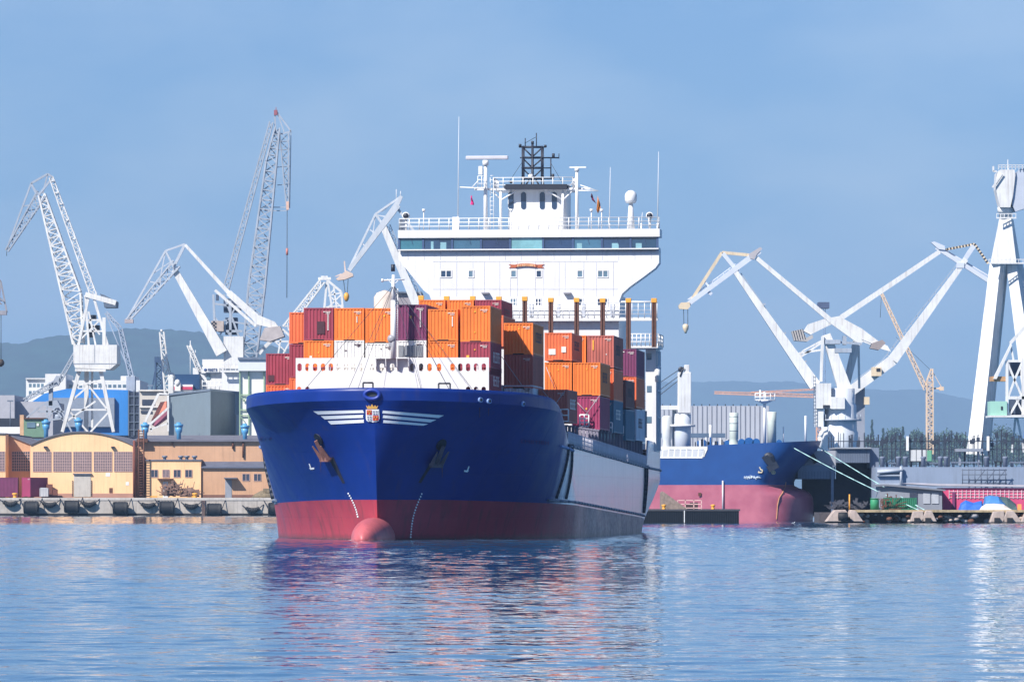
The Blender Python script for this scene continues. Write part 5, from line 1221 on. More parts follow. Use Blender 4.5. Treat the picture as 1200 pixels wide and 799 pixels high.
mb = MB(); mb.lattice(W(49, 227, Y + 3), W(8, 294, Y + 3), 2.3, .7, 9, .32, 2.4, .8, .2)
seg(mb, [(43, 228), (36.5, 215), (56, 204), (62, 208), (45, 229)], Y + 3, .5); seg(mb, [(36.5, 215), (8, 292)], Y + 3, .42); seg(mb, [(56, 204), (50, 227)], Y + 3, .35); seg(mb, [(36.5, 215), (45, 228)], Y + 3, .3); seg(mb, [(27, 242), (36, 240)], Y + 3, .25)
mb.build('jib', crane_grey, t)
mb = MB(); mb.lattice(W(110, 347, Y + 3), W(60, 208, Y + 3), 1.5, .9, 16, .26, 1.4, 1, .15)
for x, y in ((61, 212), (66, 226), (71, 239), (78, 258), (86, 280)): block(mb, x - 1, y - .7, x + 2, y + .7, Y + 2, 1)
mb.build('tie', crane_white, t); rope(t, [(8, 294), (7.8, 300)], Y)
# thin boom right of it, and a small grey crane
t = crane('slender_crane', 'slender grey lattice crane boom leaning over the white office right of the portal crane', 153, 470, 1600); Y = 1600
mb = MB(); mb.lattice(W(154, 442, Y), W(141, 385, Y), 1.4, 1.2, 9, .35); mb.lattice(W(141, 385, Y), W(124, 366, Y), 1.2, .8, 4, .3); mb.beam(W(124, 368, Y), W(150, 432, Y), .3); mb.build('boom', crane_grey, t); mb = MB(); block(mb, 148, 441, 158, 475, Y - 2, 5); mb.build('base', crane_grey, t)
t = crane('small_yard_crane', 'small grey yard crane with a bent jib between the green hut and the portal crane', 62, 504, 1300); Y = 1300; u = Y / F
mb = MB(); mb.lattice(W(70, 446, Y), W(88, 414, Y), .9, .8, 6, .28); mb.lattice(W(66, 448, Y), W(28, 469, Y), 1.2, .7, 7, .3); mb.prism([W(x, y, Y) for x, y in ((59, 452), (66, 440), (74, 441), (68, 452))], (0, 2, 0)); mb.build('jib', crane_grey, t)
mb = MB(); block(mb, 57, 448, 61.5, 475, Y, 2); mb.prism([W(x, y, Y) for x, y in ((50, 474), (54, 470), (67, 469), (71, 477), (62, 479))], (0, 3, 0)); mb.lathe(W(68, 488, Y + 1), [(.6, -.9), (1.0, -.4), (1.0, .4), (.6, .9)], 12); mb.build('cab', mat('cab_grey', (150, 160, 176), .6, .1), t)
mb = MB(); 
for a, b in (((55, 476), (56, 506)), ((50, 474), (30, 490)), ((70, 477), (84, 506)), ((64, 478), (48, 506)), ((66, 480), (76, 495)), ((44, 482), (76, 482)), ((58, 492), (84, 489))): mb.beam(W(*a, Y), W(*b, Y), .4)
mb.build('undercarriage', crane_grey, t)
# tall lattice boom crane
Y = 1330
t = crane('tall_lattice_crane', 'tallest grey lattice crane with a folded hanging jib at its tip and a hook rope', 290, 460, Y)
mb = MB(); mb.lattice(W(292, 425, Y), W(301, 335, Y), 3.6, 4.3, 8, .44, 3.6, 4, .27); mb.lattice(W(301, 335, Y), W(318, 190, Y), 4.3, 2.7, 13, .44, 4, 3, .27); mb.lattice(W(318, 190, Y), W(325, 150, Y), 2.7, 1.2, 5, .4, 3, 1.4, .25); mb.build('boom', crane_grey, t)
mb = MB(); mb.lattice(W(265, 338, Y), W(318, 143, Y), 1.5, .9, 20, .28, 1.5, 1, .17); mb.build('tie', crane_grey, t)
mb = MB(); seg(mb, [(323, 157), (322, 136), (324, 131), (341, 154), (331, 157), (323, 157)], Y, .4); seg(mb, [(326, 135), (333, 155)], Y, .3); mb.lattice(W(333, 156, Y), W(337, 244, Y), 2.4, .6, 9, .28, 1.6, .6, .17); seg(mb, [(341, 154), (339.5, 244)], Y, .2)
for y in (176, 196, 217): seg(mb, [(325, y), (340, y - 1)], Y, .2)
for y in (243, 247): seg(mb, [(310, y), (337, y)], Y, .22)
mb.build('jib', crane_grey, t); mb = MB(); block(mb, 335.5, 236, 338.5, 246, Y - .5, 1); mb.build('jib_head', mat('head_peach', (214, 176, 158), .6), t)
mb = MB(); block(mb, 321, 129, 325, 135, Y - .5, 1.2); mb.tube(W(323.5, 129, Y), W(323.5, 126, Y), .1, n=5); mb.build('tip_pulley', mat('pulley_red', (150, 90, 100), .6), t)
rope(t, [(336.5, 246), (336.2, 349)], Y, .09); mb = MB(); mb.tube(W(336.4, 291, Y), W(336.4, 299, Y), .3, n=8); mb.build('hook', mat('hook_pink', (190, 120, 110), .6), t)
mb = MB()
for dy in (0, 6):
    for a, b, w in (((252, 393), (250, 345), .6), ((252, 356), (282, 360), .5), ((282, 400), (262, 345), .5), ((256, 388), (284, 388), .6), ((270, 395), (270, 352), .6), ((250, 370), (276, 400), .4), ((276, 360), (258, 392), .4), ((262, 375), (290, 380), .4)): mb.beam(W(*a, Y + dy), W(*b, Y + dy), w)
mb.build('machine_frame', crane_grey, t); mb = MB(); block(mb, 262, 350, 282, 366, Y + 1, 4); block(mb, 264, 372, 278, 392, Y + 1, 4); block(mb, 253, 345, 256, 352, Y, 2); mb.build('winch', mat('winch_slate', (66, 80, 104), .6, .2), t)
mb = MB(); block(mb, 247.5, 376, 262, 388, Y - 1, 4); cw = mb.build('counterweight', mat('weight_tan', (176, 164, 158), .7), t); mb = MB()
for i in range(3):
    for j in range(6): 
        if (i + j) % 2: block(mb, 247.6 + i * 2, 376 + j * 2, 249.6 + i * 2, 378 + j * 2, Y - 1.1, .09)
mb.build('chequer_marking', dark_steel, cw)
# white box-boom crane in front of it
Y = 1290
t = crane('box_boom_crane', 'white crane with thick box boom and latticed jib, before the tall lattice crane', 268, 460, Y)
mb = MB(); mb.beam(W(204.5, 316, Y), W(260, 414, Y), 1.5, 3.0, 1.4, 2.6); bm_ = mb.build('boom', crane_white, t)
mb = MB(); mb.lattice(W(207, 309, Y), W(149, 376, Y), 2.2, .8, 8, .36, 2.4, .9, .2); seg(mb, [(149, 374), (194, 294), (217, 286)], Y, .48); seg(mb, [(194, 294), (205, 316)], Y, .5); seg(mb, [(204, 312), (217, 286)], Y, .7); seg(mb, [(175, 330), (186, 332)], Y, .3); seg(mb, [(194, 294), (186, 335)], Y, .3); seg(mb, [(180, 320), (203, 305)], Y, .25)
mb.build('jib', mat('jib_grey', (176, 184, 196), .6, .1), t); mb = MB(); block(mb, 146, 374, 156, 378.5, Y - 1, 2); mb.build('jib_head', mat('jib_head_tan', (168, 158, 160), .6), t)
mb = MB(); mb.beam(W(217, 287, Y), W(268, 343, Y), .7, 1.0); mb.beam(W(268, 343, Y), W(300, 372, Y), 1.6, 1.9); mb.build('tie', crane_white, t)
mb = MB(); mb.prism([W(x, y, Y - 1) for x, y in ((282, 356), (295, 366), (322, 377), (334, 393), (328, 395), (318, 384), (300, 380))], (0, 2, 0)); mb.build('lever', crane_white, t)
mb = MB(); mb.prism([W(x, y, Y - 2) for x, y in ((310, 384), (328, 382), (333, 394), (316, 400), (304, 398))], (0, 7, 0)); mb.build('counterweight', mat('weight_warm', (176, 168, 168), .7), t)
mb = MB(); mb.beam(W(252, 340, Y), W(300, 382, Y), .7); mb.build('stay', crane_white, t)
mb = MB(); block(mb, 262, 394, 285, 436, Y, 6); tb = mb.build('tower', crane_white, t)
mb = MB(); seg(mb, [(258, 435), (302, 435)], Y - 1, .5); seg(mb, [(257, 427), (302, 427)], Y - 1, .2)
for x in range(258, 303, 6): seg(mb, [(x, 427), (x, 435)], Y - 1, .16)
mb.build('gallery', crane_white, t); mb = MB(); block(mb, 260, 436, 296, 470, Y + 1, 7); mb.build('base_house', white, t)
mb = MB(); block(mb, 289, 420, 296, 428, Y - 2, 2); mb.build('cabin', cream, t)
# crane head behind the containers
Y = 1320
t = crane('short_lattice_crane', 'short grey lattice crane head peeking over the left containers', 385, 450, Y)
mb = MB(); mb.lattice(W(335, 385, Y), W(378, 329, Y), 1.9, 1.3, 9, .4, 2, 1.4, .25); seg(mb, [(373, 326.5), (388, 326.5)], Y, .7); seg(mb, [(376, 324), (384, 324)], Y, .3); mb.build('boom', crane_white, t)
mb = MB()
for a, b, w in (((382, 327), (400, 342), .6), ((400, 342), (403, 380), .55), ((383, 330), (379, 372), .55), ((384, 330), (391, 372), .5), ((386, 346), (400, 343), .4), ((386, 346), (402, 362), .38), ((400, 345), (381, 364), .38), ((393, 337), (385, 347), .35), ((391, 336), (396, 372), .4), ((380, 360), (402, 358), .35)): mb.beam(W(*a, Y), W(*b, Y), w); mb.beam(W(*a, Y + 5), W(*b, Y + 5), w)
mb.build('a_frame', crane_white, t)
mb = MB()
for a, b, w in (((303, 414), (331, 386), .9), ((331, 386), (350, 402), .6), ((318, 400), (345, 400), .4), ((331, 386), (326, 414), .4), ((342, 396), (332, 414), .4), ((303, 414), (306, 410), 1.3), ((320, 398), (335, 412), .3)): mb.beam(W(*a, Y - 10), W(*b, Y - 10), w)
mb.build('lower_frame', crane_white, t)
# crane reaching over the containers
Y = 1250
t = crane('hooked_crane', 'pale crane with a thick drooping jib and hook beside the left bridge wing', 500, 450, Y)
jg = mat('jib_pale', (186, 192, 200), .55, .1, .3, .2)
mb = MB(); mb.beam(W(409, 317, Y), W(466, 240, Y), 1.0, 1.7, 1.4, 1.8); mb.beam(W(462, 245, Y), W(470.5, 230, Y), 1.5, .8, 1.4, 1.2); seg(mb, [(409, 315), (440, 251), (469, 231)], Y, .5); seg(mb, [(440, 251), (449, 264)], Y, .6); seg(mb, [(440, 252), (452, 254)], Y, .3); seg(mb, [(432, 268), (440, 274)], Y, .3); seg(mb, [(424, 285), (430, 290)], Y, .3)
seg(mb, [(440, 251), (436, 282)], Y, .25); seg(mb, [(447, 248), (460, 238)], Y, .3); mb.tube(W(464.5, 238, Y), W(464.5, 222, Y), .12, n=5); mb.tube(W(469.5, 232, Y), W(469.5, 224, Y), .12, n=5); mb.build('jib', jg, t)
mb = MB(); mb.prism([W(x, y, Y - 1) for x, y in ((393.5, 327), (399, 322), (406, 317), (413.5, 320.5), (414, 323.5), (404, 327.5), (396, 328.5))], (0, 3, 0)); mb.beam(W(405, 322, Y), W(403.5, 306, Y), .3); seg(mb, [(393, 324), (400, 321)], Y, .2); mb.build('jib_head', mat('jib_head_cream', (206, 184, 170), .7, .1), t)
mb = MB(); mb.beam(W(448, 263, Y), W(500, 385, Y), 1.5, 2.4, 1.5, 2.2); bo = mb.build('boom', crane_white, t); mb = MB(); mb.lattice(W(455, 264, Y + 1), W(507, 382, Y + 1), .9, 1, 16, .18); mb.build('walkway', crane_grey, bo)
mb = MB(); mb.beam(W(465, 243, Y), W(500, 292, Y), .6); mb.build('tie', jg, t)
rope(t, [(402.5, 328), (404.5, 343)], Y); rope(t, [(408, 327), (407, 343)], Y); mb = MB(); mb.lathe(W(406, 350, Y), [(.2, -.7), (.55, -.2), (.7, .5), (.6, 1.1), (.2, 1.5)], 10); mb.build('hook', yellow, t)
t = thing('round_tank', 'beige round tank with a low cone roof behind the foremast', 'tank', W(450, 470, 1400)); Y = 1400
mb = MB(); mb.lathe(W(451, 362, Y), [(3.0, -20), (3.0, 3.2), (2.2, 4.4), (.3, 5.1)], 18); mb.build('shell', mat('tank_beige', (206, 190, 178), .7, .08), t)
t = thing('shed_roof_block', 'grey brown block behind the purple container right of the foremast', 'building', W(480, 470, 1400)); mb = MB(); block(mb, 463, 343, 494, 420, Y, 20); mb.build('wall', mat('block_taupe', (150, 144, 150), .8, .1), t)
mb = MB(); block(mb, 462.5, 341.6, 494.5, 343.3, Y - 1, 22); mb.build('roof', grey_steel, t)
# crane tip at the left edge
Y = 1260
t = crane('edge_crane', 'dark crane jib tip with a hanging pulley block cut by the left edge', -70, 504, Y)
mb = MB(); mb.lattice(W(-60, 300, Y), W(3, 355, Y), 1.6, .9, 8, .3); seg(mb, [(-6, 322), (1, 330), (8, 366), (-8, 370)], Y, .4); seg(mb, [(1, 330), (-2, 368)], Y, .25); block(mb, -6, 364, 7.5, 369, Y - .8, 1.8); mb.build('jib', mat('jib_taupe', (140, 140, 150), .6, .2), t)
mb = MB(); mb.lattice(W(-75, 500, Y), W(-60, 300, Y), 3, 2, 18, .4); mb.build('tower', crane_grey, t)
rope(t, [(1.2, 369), (1.2, 421)], Y, .08); mb = MB(); mb.lathe(W(1, 425, Y), [(.2, -1), (.8, -.5), (.9, .1), (.6, .7), (.2, .9)], 12); mb.build('pulley_block', mat('block_dark', (62, 52, 44), .7), t)

# small clutter of the yard skyline: lamp masts, sheds and a far hook
for (x, y0, y1, Y), lab in (((118, 360, 505, 1600), 'thin grey lamp mast right of the portal crane house'), ((12, 470, 505, 1380), 'thin lamp mast over the concrete store at far left'), ((176, 452, 505, 1480), 'thin lamp mast above the beige workshop block')):
    mb = MB(); mb.tube(W(x, y1, Y), W(x, y0 + (90 if x == 118 else 0), Y), .16, .1, 6); a = W(x, y0 + (90 if x == 118 else 0), Y); mb.box(a + Vector((-.8, -.2, -.1)), a + Vector((.8, .2, .25))); single(mb, 'lamp_mast', grey_steel, lab, 'lamp mast', W(x, y1, Y))

# ------------------------------------------------------------------ the blue bulk carrier lying at the right
YB = 775.0; ub = YB / F
blk = thing('bulk_carrier', 'moored bulk carrier seen from the side, blue above and dusty red below', 'cargo ship', W(860, 610.8, YB) * 1.0)
YAW = .34
def bulk_hull():
    zs = [(605, 0)]
    prof = [(516, 962.5), (522, 960.5), (530, 956), (540, 948), (550, 940), (558, 934), (565, 930.5), (570, 931), (573, 941), (577, 949), (583, 952.5), (590, 953.3), (600, 953.3), (611, 952.5), (620, 949)]
    def nose(y):
        for (a, x0), (b, x1) in zip(prof, prof[1:]):
            if a <= y <= b: return x0 + (x1 - x0) * (y - a) / (b - a)
        return prof[-1][1]
    def topy(x): return 536.5 if x < 824 else (536.5 - (x - 824) * 2.4 if x < 830.4 else (521.2 if x < 842 else 521.2 - (x - 842) * .043))
    B = 12.5; mb = MB(); nr = 44; xs = [640, 700, 760, 800, 823.9, 824, 826, 828, 830.4, 842] + [842 + (962 - 842) * (1 - (1 - i / 34) ** 1.7) for i in range(1, 35)]
    rows = []
    vs = []
    for j in range(nr + 1):
        for i, x in enumerate(xs):
            y0 = topy(min(x, 962)); y = 622 + (y0 - 622) * j / nr
            n = nose(max(516, min(y, 620))); f = (x - 640) / 322
            xx = x if x <= 842 else 842 + (n - 842) * (x - 842) / 120
            bulb = max(0, min(1, (y - 571) / 9)); flare = max(0, min(1, (565 - y) / 50))
            st = 884 + 14 * flare; uu = max(0, min(1, (xx - st) / (n - st))) if n > st else 0
            b = B * (1 - uu ** (1.9 + .8 * flare)) ** (.8 - .25 * flare)
            if bulb > 0:
                bn = 3.1 * math.sqrt(max(0, 1 - max(0, (xx - 926) / max(1, n - 926)) ** 2.4)) if xx > 926 else 3.1
                b0 = B * (1 - max(0, min(1, (xx - 880) / (n - 880))) ** 2.6) ** .75; b = b * (1 - bulb) + max(b0, 0) * bulb
            X = (xx - 600) * ub
            yc = YB + B - (xx - 840) * ub * YAW; vs.append((X, yc - b, CAMH + (HOR - y) * ub, yc + b)); 
    nc = len(xs); m = len(vs); vs = [((X * F / YB) * a / F, a, CAMH + (Z - CAMH) * a / YB) for X, a, Z, b in vs] + [(X, b, Z) for X, a, Z, b in vs]
    fs = []
    for o in (0, m):
        for j in range(nr):
            for i in range(nc - 1):
                q = (o + j * nc + i, o + j * nc + i + 1, o + (j + 1) * nc + i + 1, o + (j + 1) * nc + i); fs.append(q)
    for i in range(nc - 1): fs.append((nr * nc + i, nr * nc + i + 1, m + nr * nc + i + 1, m + nr * nc + i))
    mb.add(vs, fs, True)
    mm = bpy.data.materials.new('bulker_paint'); mm.use_nodes = True; N = mm.node_tree.nodes; L = mm.node_tree.links; b = N['Principled BSDF']
    tc = N.new('ShaderNodeTexCoord'); sp = N.new('ShaderNodeSeparateXYZ'); L.new(tc.outputs['Object'], sp.inputs[0])
    no = N.new('ShaderNodeTexNoise'); no.inputs['Scale'].default_value = .5; no.inputs['Detail'].default_value = 6; L.new(tc.outputs['Object'], no.inputs['Vector'])
    def ramp(a, c):
        r = N.new('ShaderNodeValToRGB'); r.color_ramp.elements[0].position = .3; r.color_ramp.elements[1].position = .7; r.color_ramp.elements[0].color = (*a, 1); r.color_ramp.elements[1].color = (*c, 1); L.new(no.outputs[0], r.inputs[0]); return r.outputs[0]
    gt = N.new('ShaderNodeMath'); gt.operation = 'GREATER_THAN'; L.new(sp.outputs[2], gt.inputs[0]); gt.inputs[1].default_value = CAMH + (HOR - 568) * ub - ROOT[blk.name].translation.z
    mx = N.new('ShaderNodeMix'); mx.data_type = 'RGBA'; L.new(gt.outputs[0], mx.inputs[0]); L.new(ramp((.32, .085, .135), (.41, .13, .18)), mx.inputs[6]); L.new(ramp((.006, .045, .185), (.008, .058, .225)), mx.inputs[7])
    L.new(mx.outputs[2], b.inputs['Base Color']); b.inputs['Roughness'].default_value = .36
    o = mb.build('hull', mm, blk); bm = bmesh.new(); bm.from_mesh(o.data); bmesh.ops.remove_doubles(bm, verts=bm.verts, dist=.01)
    for e in bm.edges:
        if len(e.link_faces) == 2 and e.calc_face_angle(0) > .8: e.smooth = False
    bm.to_mesh(o.data); bm.free(); return o
bhull = bulk_hull()
cw = crane_white
def lathe_px(x, yb, prof, Y, n=18):
    mb = MB(); mb.lathe(W(x, yb, Y), [(r * Y / F, h * Y / F) for r, h in prof], n); return mb
YC = YB + 12
o = lathe_px(800, 535, [(9.6, -4), (9.6, 28), (9.8, 36), (9.8, 50)], YC).build('crane_pedestal', mat('pedestal_grey', (196, 202, 210), .5, .06, .3, .15), blk)
mb = MB(); mb.lathe(W(800, 500, YC), [(15 * ub, 0), (15 * ub, .35)], 20); mb.build('pedestal_gallery', crane_white, o)
mb = MB(); pbox(mb, 794.5, 436, 810, 484, YC - 1.4, 3); pbox(mb, 802, 427.5, 808, 437, YC - 1.2, 2); mb.build('crane_house', crane_white, o, bevel=.1)
mb = MB(); mb.lathe(W(798, 433, YC - 1), [(.2, -.3), (.45, -.3), (.45, .3), (.2, .3)], 14, 'y'); mb.tube(W(797, 441, YC - 1.45), W(801, 430, YC - 1.45), .1, n=6); mb.build('sheave', dark_steel, o)
for dy in (-3, 4, 9):
    mb = MB(); mb.tube(W(796, 436 + dy, YC), W(730, 482 + dy * 1.6, YC), .06, n=5); mb.build('luffing_wire', dark_wire, o)
lathe_px(781.5, 535, [(6, -3), (6, 8), (4.5, 18), (5.8, 22), (5.8, 46), (4, 48)], YC).build('ventilator', mat('vent_white', (206, 210, 210), .5, .1, .5, .25), blk)
mb = MB(); pbox(mb, 760, 475, 795, 480, YC - 1, 2); pbox(mb, 788, 480, 793, 530, YC + 1, 2); mb.build('deck_bridge', crane_white, blk)
pg = mat('vent_pale_green', (196, 206, 198), .5, .08)
o = lathe_px(860, 523, [(7, -2), (6.8, 2), (4.6, 8), (5.2, 9), (5.2, 39), (4.8, 39.5)], YC).build('ventilator', pg, blk)
mb = MB()
for h in (18, 27, 35): mb.lathe(W(860, 523, YC), [(5.35 * ub, h * ub), (5.35 * ub, (h + .8) * ub)], 18)
mb.build('band', grey_steel, o)
o = lathe_px(904.5, 518, [(5.2, -2), (5.2, 24), (5.6, 35), (5.0, 35.5)], YC + 3).build('ventilator', pg, blk)
mb = MB(); mb.tube(W(896, 520, YC - 3), W(896, 468, YC - 3), .26, .22, 12); bmst = mb.build('bow_mast', clean_white, blk)
mb = MB(); mb.lathe(W(896, 470, YC - 3), [(.3, -.4), (1.2, .0), (1.2, .15)], 14)
for y in (461, 465, 468.5): mb.path([W(885, y, YC - 4), W(908, y, YC - 4), W(908, y, YC - 1), W(885, y, YC - 1), W(885, y, YC - 4)], .08, 5)
for x in (885, 891, 897, 903, 908): mb.tube(W(x, 461, YC - 4), W(x, 470, YC - 4), .07, n=5)
for x, y in ((891, 457), (896, 459)): mb.tube(W(x, y, YC - 3), W(x, 468, YC - 3), .16, n=6)
mb.build('lookout_platform', clean_white, bmst)
mb = MB(); mb.tube(W(944, 520, YC - 4.4), W(944, 487, YC - 4.4), .16, n=8); mb.build('flagstaff', clean_white, blk)
mb = MB(); mb.tube(W(832.5, 521, YC), W(832.5, 498, YC), .22, n=8); mb.build('vent_post', clean_white, blk)
mb = MB(); mb.tube(W(918, 519, YC), W(918, 500, YC), .09, n=8); mb.build('vent_post', clean_white, blk)
bw = mat('winch_blue', (26, 88, 150), .5, .15)
for x, r in ((869, 4), (877.5, 5.5), (886, 4.4), (852, 2.4), (913, 3)):
    mb = MB(); mb.lathe(W(x, 518, YC - 4), [(r * ub, -.8), (r * ub, -.5), (r * ub * .5, -.45), (r * ub * .5, .45), (r * ub, .5), (r * ub, .8)], 18, 'y'); pbox(mb, x - r, 518, x + r, 524, YC - 5, 2); mb.build('winch', bw, blk)
rnd = random.Random(2)
for i in range(16):
    x = 814 + i * 2.6 + rnd.uniform(-.6, .6); mb = MB(); pbox(mb, x, 516 + rnd.uniform(-4, 2), x + rnd.uniform(1, 2.4), 524, YC - 3 + rnd.uniform(-1, 4), 1); mb.build('deck_fitting', (dark_steel, bw, clean_white)[i % 3], blk)
# white cut-out bulwark on the left
def HW(x, y, off=.12): Yh = YB - (x - 840) * ub * YAW - off; return W(x, y, Yh)
mb = MB()
def strip(x0, x1, y0, y1, x2=None, x3=None): mb.prism([HW(x0, y0), HW(x1, y0), HW(x1 if x2 is None else x2, y1), HW(x0 if x3 is None else x3, y1)], (0, .25, 0))
strip(760, 829, 523, 526.4); strip(760, 823, 535, 536.8)
for x in range(776, 826, 7): strip(x, x + 1.3, 526.4, 535, x + .6, x - .9)
strip(826, 829, 526.4, 535, 825, 822); mb.build('open_bulwark', crane_white, blk); YR = YB + 3
mb = MB(); pbox(mb, 760, 527, 826, 536, YR + 2.5, .3); mb.build('hatch_side', mat('hatch_pale', (200, 204, 206), .6, .1), blk)
# anchor, symbols, draught line
def bk(x, y, off=.06):
    """point on the near side of the bulk carrier hull seen at a photo spot"""
    dg = HB; best = None
    for vx, vy, vz in dg:
        px, py = 600 + F * vx / vy, HOR - F * (vz - CAMH) / vy; e = (px - x) ** 2 + (py - y) ** 2
        if best is None or e < best[0]: best = (e, vy)
    return W(x, y, best[1] - off)
_me = bhull.data; HB = [tuple(ROOT[blk.name] @ v.co) for v in list(_me.vertices)]; HB = [q for q in HB if q[1] < YB + 12.4 - (600 + F * q[0] / q[1] - 840) * ub * YAW]
mb = MB(); c = bk(903, 541, .5); mb.beam(bk(897, 534, .6), bk(905, 546, .6), .7, .9); mb.beam(bk(900, 550, .6), bk(911, 544, .6), 1.0); mb.beam(bk(894, 535, .5), bk(900, 543, .5), .5, .3); mb.beam(bk(904, 534, .5), bk(908, 542, .5), .5, .3); mb.build('anchor', mat('anchor_black', (24, 34, 54), .6), bhull)
mb = MB(); mb.lathe(bk(901, 536, .25), [(.1, 0), (.8, 0), (.8, .3)], 16, 'y'); mb.build('hawse_plate', dark_steel, bhull)
mb = MB(); mb.beam(bk(952, 534, .5), bk(956, 542, .5), .7); mb.beam(bk(949, 545, .4), bk(954, 540, .4), .5); mb.build('anchor', mat('anchor_black', (24, 34, 54)), bhull)
sy = mat('symbol_cream', (214, 200, 170), .6, .1); mb = MB()
for a, b in (((890, 547), (891.5, 550)), ((891, 550), (893.5, 550.5)), ((893.5, 550.5), (893, 553)), ((893, 553.4), (888.5, 553.4)), ((888.5, 553.4), (889.5, 552))): mb.beam(bk(*a, .12), bk(*b, .12), .16)
mb.build('bow_symbol', sy, bhull); mb = MB()
for i in range(12): a0, a1 = i * math.pi / 6, (i + 1) * math.pi / 6; mb.beam(bk(906.5 + 2.2 * math.cos(a0), 553.5 + 1.8 * math.sin(a0), .12), bk(906.5 + 2.2 * math.cos(a1), 553.5 + 1.8 * math.sin(a1), .12), .14)
mb.beam(bk(905.5, 552.5, .12), bk(907.5, 554.5, .12), .12); mb.beam(bk(907.5, 552.5, .12), bk(905.5, 554.5, .12), .12); mb.build('thruster_symbol', sy, bhull)
mb = MB(); rnd = random.Random(9)
for i in range(26): x = 872.5 + i * .75; h = rnd.uniform(.6, 2.2) * (1 if i < 20 else .5); y = 559.5 + rnd.uniform(-1, .6); mb.beam(bk(x, y - h, .1), bk(x + rnd.uniform(-.5, .5), y + h, .1), rnd.uniform(.05, .12))
mb.build('worn_lettering', mat('worn_white', (200, 212, 226), .7, .2), bhull)
mb = MB(); pts = [bk(x, y, .1) for x, y in ((921, 564), (920.5, 570), (917.5, 576), (913, 583), (911, 592), (910.5, 600), (910, 608))]
for a, b in zip(pts, pts[1:]): mb.beam(a, b, .12)
mb.build('draught_line', mat('draught_tan', (206, 150, 110), .6), bhull)
mb = MB(); mb.tube(bk(847, 563, .3), bk(847, 600, .3), .12, n=6); mb.build('side_pipe', mat('pipe_pale', (210, 206, 212), .5), bhull)
mb = MB(); a = bk(820, 579, .1); mb.box(a + Vector((-.22, 0, -.25)), a + Vector((.22, .1, .25))); mb.build('side_mark', rust, bhull)

# ------------------------------------------------------------------ black pier in front of it
YP = 712.0
pier = thing('black_pier', 'low black sheet piled pier end in front of the bulk carrier', 'pier', W(815, 613, YP))
mb = MB(); pbox(mb, 740, 598.5, 866, 618, YP, 26); mb.build('piling', mat('pile_black', (14, 20, 30), .55, .4, 1.5), pier)
mb = MB(); pbox(mb, 740, 596.4, 867.5, 598.6, YP - .2, 26.4); mb.build('deck_edge', mat('pier_edge', (64, 66, 74), .8, .3), pier)
mb = MB()
for i in range(60): x = 741 + i * 2.1; pbox(mb, x, 598.7, x + .8, 616, YP - .12, .11)
mb.build('sheet_rib', mat('rib_black', (26, 34, 46), .5, .3), pier)
mb = MB(); pbox(mb, 801.5, 598, 802.5, 612, YP - .25, .1); mb.build('depth_scale', clean_white, pier)
mb = MB(); mb.prism([W(x, y, YP + 4) for x, y in ((774.5, 597), (774.5, 577), (776.5, 575.5), (779, 577), (806, 596.5))], (0, 5, 0)); single(mb, 'spoil_wedge', mat('wedge_grey', (140, 126, 118), .9, .35, 2.5, .3), 'grey wedge shaped concrete ramp on the black pier beside the container ship', 'ramp', W(780, 597, YP + 4))
mb = MB()
for y in (586, 590.5, 595): mb.beam(W(794, y, YP + 9.5), W(822, y, YP + 9.5), .13)
for x in (794, 803, 813, 822): mb.beam(W(x, 585.5, YP + 9.5), W(x, 597, YP + 9.5), .13)
single(mb, 'barrier_rail', mat('barrier_pink', (216, 176, 176), .6), 'pale pink barrier railing on the black pier', 'railing', W(808, 597, YP + 9.5))
mb = MB(); pbox(mb, 809, 588.5, 818, 597, YP + 10.5, 2); pbox(mb, 804, 590, 809, 597, YP + 10.5, 1.5); single(mb, 'dark_crate', mat('crate_dark', (60, 44, 48), .8, .2), 'dark crates behind the pale pink barrier on the black pier', 'crate', W(811, 597, YP + 10.5))
for x, lab in ((778, 'yellow bollard on the black pier before the grey wedge ramp'), (835.5, 'yellow bollard standing alone near the right end of the black pier')):
    c = W(x, 596.5, YP + 1.5); mb = MB(); mb.lathe(c, [(.3, 0), (.24, .1), (.2, .35), (.34, .5), (.32, .62), (.1, .68)], 12); single(mb, 'mooring_bollard', yellow, lab, 'bollard', c, 'yellow bollards on the black pier')

# ------------------------------------------------------------------ grey warehouse, far jib, tower crane
wh2 = thing('panel_warehouse', 'long pale grey warehouse of tall vertical concrete panels behind the bulk carrier', 'warehouse', W(860, 530, 1080))
Y = 1080; mb = MB(); pbox(mb, 772, 475.5, 901, 545, Y, 60); mb.build('wall', mat('panel_grey', (172, 176, 186), .8, .05, .2, .3, (140, 140, 146)), wh2)
mb = MB()
for i in range(24): x = 772 + i * 5.6; pbox(mb, x, 475.6, x + (.7 if i % 3 else 1), 540, Y - .12, .1)
mb.build('panel_seam', mat('panel_seam', (128, 132, 146), .8), wh2)
mb = MB()
for i in range(14): x = 776 + i * 9.2; pbox(mb, x, 473.4, x + 1, 475.4, Y + 1, 1)
mb.build('roof_vent', dark_steel, wh2)
mb = MB(); pbox(mb, 770, 507.5, 850, 512.5, Y - 8, 4); mb.build('conveyor_gallery', mat('gallery_slate', (84, 104, 128), .7), wh2)
t = crane('far_jib_crane', 'faint orange horizontal crane jib far off behind the bow mast', 940, 520, 1900); Y = 1900; om = mat('jib_orange', (206, 160, 138), .7)
mb = MB(); mb.lattice(W(837, 460, Y), W(960, 464, Y), .8, 1.2, 30, .3, 1, 1.2, .16); mb.lattice(W(880, 460, Y), W(958, 456, Y), .5, .5, 14, .22); mb.build('jib', om, t)
mb = MB(); mb.lattice(W(960, 520, Y), W(960, 450, Y), 2, 2, 12, .35); mb.build('tower', om, t)
